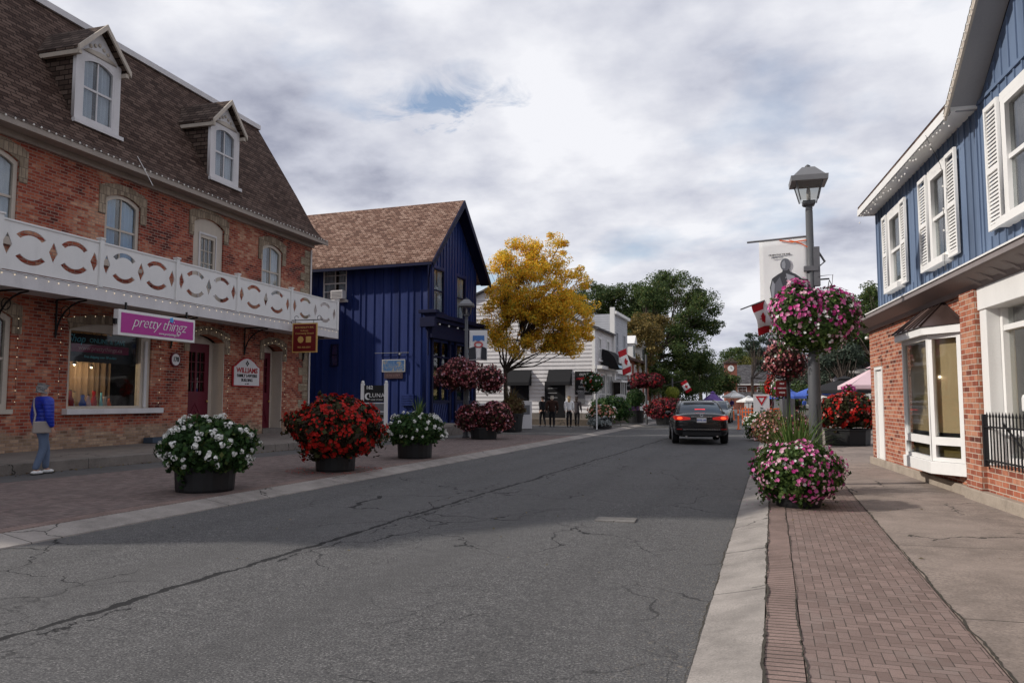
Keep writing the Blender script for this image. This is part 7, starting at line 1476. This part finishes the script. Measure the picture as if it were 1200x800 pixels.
def person(label, loc, rotz, h, top, bottom, hair, stride=0.18, arm=0.12, coat_len=0.0, hair_long=False, bag=None, bulk=1.0, shoes='white', head_turn=0.0, bend=(0.2, 0.2)):
    """local +y is the way the person walks; heights are fractions of h"""
    t = thing('person', label, 'person', loc, rotz); X = Matrix.Scale(h, 4); V = lambda x, y, z: (x, y, z)
    la, ra = stride, -stride
    hipL, hipR = V(-0.052, 0, 0.50), V(0.052, 0, 0.50); knL, knR = V(-0.056, la*0.55+0.02, 0.275), V(0.056, ra*0.35+0.03, 0.275); anL, anR = V(-0.056, la*0.75, 0.05), V(0.056, ra*0.9, 0.055)
    shL, shR = V(-0.108*bulk, 0, 0.80), V(0.108*bulk, 0, 0.80); elL, elR = V(-0.122*bulk, -arm*0.6-0.01, 0.625), V(0.122*bulk, arm*0.5-0.01, 0.625)
    wrL, wrR = V(-0.118*bulk, -arm*0.8+bend[0]*0.3, 0.49+bend[0]*0.12), V(0.118*bulk, arm*0.9+bend[1]*0.3, 0.49+bend[1]*0.12)
    vs = [(V(0, 0, 0.52), (0.078, 0.058)), (V(0, 0.0, 0.62), (0.064, 0.050)), (V(0, 0, 0.73), (0.080, 0.056)), (V(0, -0.005, 0.80), (0.068, 0.048)), (V(0, 0.0, 0.845), 0.030), (V(0, 0.008, 0.885), (0.036, 0.040)), (V(0, 0.006, 0.93), (0.044, 0.052)), (V(0, 0.0, 0.968), (0.034, 0.04)),
          (hipL, 0.048), (knL, 0.032), (anL, 0.021), (hipR, 0.048), (knR, 0.032), (anR, 0.021), (shL, 0.030), (elL, 0.022), (wrL, 0.014), (shR, 0.030), (elR, 0.022), (wrR, 0.014),
          (V(anL[0], anL[1]+0.06, 0.022), 0.018), (V(anR[0], anR[1]+0.06, 0.022), 0.018)]
    es = [(0, 1), (1, 2), (2, 3), (3, 4), (4, 5), (5, 6), (6, 7), (0, 8), (8, 9), (9, 10), (0, 11), (11, 12), (12, 13), (3, 14), (14, 15), (15, 16), (3, 17), (17, 18), (18, 19), (10, 20), (13, 21)]
    def hand(w, wi, sgn_):
        d = Vector(w)-Vector(elL if sgn_ < 0 else elR); d.normalize(); pc = Vector(w)+d*0.028; k = len(vs); vs.append((tuple(pc), (0.012, 0.020))); es.append((wi, k))
        for j in range(4):
            off = Vector((0, (j-1.5)*0.0095, 0)); b0 = len(vs); ln = (0.040, 0.046, 0.043, 0.034)[j]; cur = Vector((-sgn_*0.010, 0, 0))
            vs.append((tuple(pc+d*0.022+off), 0.0055)); vs.append((tuple(pc+d*(0.022+ln*0.5)+off+cur*0.4), 0.005)); vs.append((tuple(pc+d*(0.022+ln)+off+cur), 0.0042)); es.extend([(k, b0), (b0, b0+1), (b0+1, b0+2)])
        b0 = len(vs); vs.append((tuple(pc+Vector((-sgn_*0.006, 0.018, 0))), 0.006)); vs.append((tuple(pc+d*0.018+Vector((-sgn_*0.012, 0.030, 0))), 0.005)); es.extend([(k, b0), (b0, b0+1)])
    hand(wrL, 16, -1); hand(wrR, 19, 1)
    bd = skin_mesh('body', vs, es, M['skin'], t, X)
    f = MB()
    for s in (-1, 1): f.ball((s*0.017*h, 0.053*h, 0.927*h), (0.006*h, 0.004*h, 0.004*h), 6)
    f.build('eyes', M['black'], bd, smooth=True); MB().ball((0, 0.060*h, 0.912*h), (0.007*h, 0.010*h, 0.012*h), 8).build('nose', M['skin'], bd, smooth=True); MB().ball((0, 0.053*h, 0.892*h), (0.013*h, 0.004*h, 0.003*h), 8).build('mouth', flat('lips', (0.35, 0.12, 0.1)), bd, smooth=True)
    e = MB(); [e.ball((s*0.047*h, 0.0, 0.918*h), (0.006*h, 0.011*h, 0.016*h), 8) for s in (-1, 1)]; e.build('ears', M['skin'], bd, smooth=True)
    # trousers
    k = 1.14
    skin_mesh('trousers', [(V(0, 0, 0.54), (0.083, 0.064)), (V(0, 0, 0.50), (0.080, 0.066)), (hipL, 0.056*k), (knL, 0.038*k), ((anL[0], anL[1]+0.004, 0.040), 0.036), (hipR, 0.056*k), (knR, 0.038*k), ((anR[0], anR[1]+0.004, 0.042), 0.036)], [(0, 1), (1, 2), (2, 3), (3, 4), (1, 5), (5, 6), (6, 7)], bottom, t, X)
    # jacket
    zb = 0.50-coat_len; b_ = bulk
    skin_mesh('jacket', [(V(0, 0, zb), (0.092*b_, 0.074*b_)), (V(0, 0, 0.60), (0.086*b_, 0.070*b_)), (V(0, 0, 0.72), (0.094*b_, 0.072*b_)), (V(0, -0.004, 0.80), (0.072*b_, 0.056*b_)), (V(0, 0, 0.842), 0.040), (shL, 0.044*b_), (elL, 0.036*b_), ((wrL[0], wrL[1], wrL[2]+0.01), 0.024), (shR, 0.044*b_), (elR, 0.036*b_), ((wrR[0], wrR[1], wrR[2]+0.01), 0.024)],
              [(0, 1), (1, 2), (2, 3), (3, 4), (3, 5), (5, 6), (6, 7), (3, 8), (8, 9), (9, 10)], top, t, X)
    hv = [(V(0, -0.018, 0.945), (0.050, 0.050)), (V(0, -0.012, 0.972), (0.042, 0.046)), (V(0, -0.026, 0.905), (0.046, 0.036))]; he = [(0, 1), (0, 2)]
    if hair_long: hv += [(V(0, -0.044, 0.85), (0.052, 0.026)), (V(0, -0.062, 0.79), (0.046, 0.018))]; he += [(2, 3), (3, 4)]
    hr_ = skin_mesh('hair', hv, he, hair, t, X)
    if not hair_long:
        gg = random.Random(int(h*1000)); cl = MB(); [cl.ball((h*(0.050*math.cos(a_)*math.cos(b_)), h*(-0.016+0.052*math.sin(a_)*math.cos(b_)), h*(0.945+0.045*math.sin(b_))), h*gg.uniform(0.010, 0.017), 6) for a_, b_ in [(gg.uniform(PI*1.0, PI*2.0) if k_ % 3 else gg.uniform(0, 2*PI), gg.uniform(-0.7, 1.5) if k_ % 3 else gg.uniform(0.5, 1.5)) for k_ in range(70)]]; cl.build('curls', hair, hr_, smooth=True)
    for a in (anL, anR):
        s = MB(); s.ball((a[0]*h, (a[1]+0.028)*h, 0.022*h), (0.026*h, 0.066*h, 0.024*h), 10); s.v = [(x, y, max(z, 0.0)) for x, y, z in s.v]; s.build('shoe', M[shoes], t, smooth=True); MB().box((a[0]-0.026)*h, (a[0]+0.026)*h, (a[1]-0.034)*h, (a[1]+0.09)*h, 0.0, 0.009*h).build('shoe_sole', M['black'], t, bevel=0.004)
    return t, h
def quilted():
    s = NT('royal_blue_jacket'); v = s.co(); x, y, z = s.sep(v); q = s.m('FRACT', s.m('MULTIPLY', z, 15.0)); a = s.m('ABSOLUTE', s.m('SUBTRACT', q, 0.5)); n_ = s.noise(v, 16, 4, 0.6)
    s.bump(s.m('ADD', s.m('MULTIPLY', s.m('POWER', s.m('MULTIPLY', a, 2.0), 3.0), -1.0), s.m('MULTIPLY', n_, 0.7)), 0.45, 0.015)
    return s.done(s.ramp(n_, [(0.3, (0.004, 0.016, 0.22)), (0.7, (0.010, 0.035, 0.40))]), 0.42, 0.4)
BLJ = quilted(); GH = paint('grey_hair', (0.24, 0.235, 0.23), 0.8, 0.4, 30, bump=0.6)
p = ground_at(47, 555, 0.1)
t, h = person('grey haired woman in a royal blue puffer jacket and jeans with a beige shoulder bag', (p.x, p.y, 0.102), YAW+R(-40), 1.68, BLJ, M['jeans'], GH, 0.09, 0.03, 0.02, False, None, 1.42, bend=(0.03, 0.06))
BG = paint('beige_bag', (0.32, 0.28, 0.25), 0.8, 0.12)
# bag carried on the right hip, strap across the back
bt = thing('shoulder_bag', 'beige shoulder bag with a strap across the blue jacket', 'bag', (p.x, p.y, 0.102), YAW+R(-40))
MB().box(0.205, 0.275, -0.24, 0.08, 0.76, 0.98).build('pouch', BG, bt, bevel=0.02); MB().tube([(0.24, -0.22, 0.98), (0.16, -0.175, 1.10), (0.02, -0.165, 1.26), (-0.10, -0.12, 1.40), (-0.12, 0.0, 1.43), (-0.06, 0.13, 1.32), (0.08, 0.15, 1.16), (0.24, 0.06, 0.98)], 0.016, 6).build('strap', BG, bt)
BR = paint('brown_poncho', (0.045, 0.022, 0.016), 0.9, 0.4, 12); WB = paint('white_jacket', (0.90, 0.90, 0.90), 0.8, 0.08); BLK = M['blackmat']; BLD = paint('blonde_hair', (0.42, 0.30, 0.16), 0.7, 0.25, 25); WHH = paint('white_hair', (0.62, 0.57, 0.48), 0.8, 0.15, 25); DKH = paint('dark_hair', (0.03, 0.02, 0.016), 0.7, 0.3, 20)
def pl_(px, py, z=0.1): q = ground_at(px, py, z); return (q.x, q.y, z)
person('woman with white hair in a brown wrap and black leggings, walking away', pl_(647, 500), YAW, 1.63, BR, BLK, WHH, 0.06, 0.05, 0.04, False, None, 1.45, 'black')
person('blonde woman in a white jacket and black trousers, walking away', pl_(667, 500), YAW, 1.63, WB, BLK, BLD, -0.07, 0.05, -0.01, True, None, 1.12, 'black')
person('dark haired person all in black, left of the woman in brown', pl_(636, 499), YAW+0.5, 1.62, BLK, BLK, DKH, 0.08, 0.1, 0.0, False, None, 1.1, 'black')
person('person in a dark grey patterned coat behind the woman in white', pl_(676, 499), YAW-0.4, 1.62, paint('dark_patterned_coat', (0.06, 0.05, 0.055), 0.9, 0.6, 14), BLK, DKH, 0.05, 0.05, 0.10, True, None, 1.1, 'black')
for i, (px, py, c, hr, lb) in enumerate([(918, 486, WB, DKH, 'person in a white shirt behind the rusty mottled bush'), (906, 484, M['maroon'], DKH, 'person in dark red behind the yield sign'), (925, 486, M['purple'], WHH, 'person in purple beside the grey cabinet'), (938, 485, BLK, BLD, 'blonde person in black left of the near lamp post'), (858, 483, M['purple'], BLD, 'small figure in purple by the far orange posts'), (943, 483, M['bluecloth'], GH, 'person in blue partly hidden by the lamp post')]):
    person(lb, pl_(px, py), YAW+i*1.3, 1.66, c, BLK if i % 2 else M['jeans'], hr, 0.05, 0.05, 0, False, None, 1.15, 'black')
# overhead wires from the brick building's chimney side
t = thing('overhead_wire', 'thin wire looping from the mansard roof edge down to the balcony', 'cable', awd(3.1, -0.5, 7.6)); MB().tube([(0, 0, 0.25), (0.3, 0, -0.2), (0.45, 0.1, -0.55)], 0.008, 4).build('wire', M['white'], t)
bpy.context.view_layer.update()
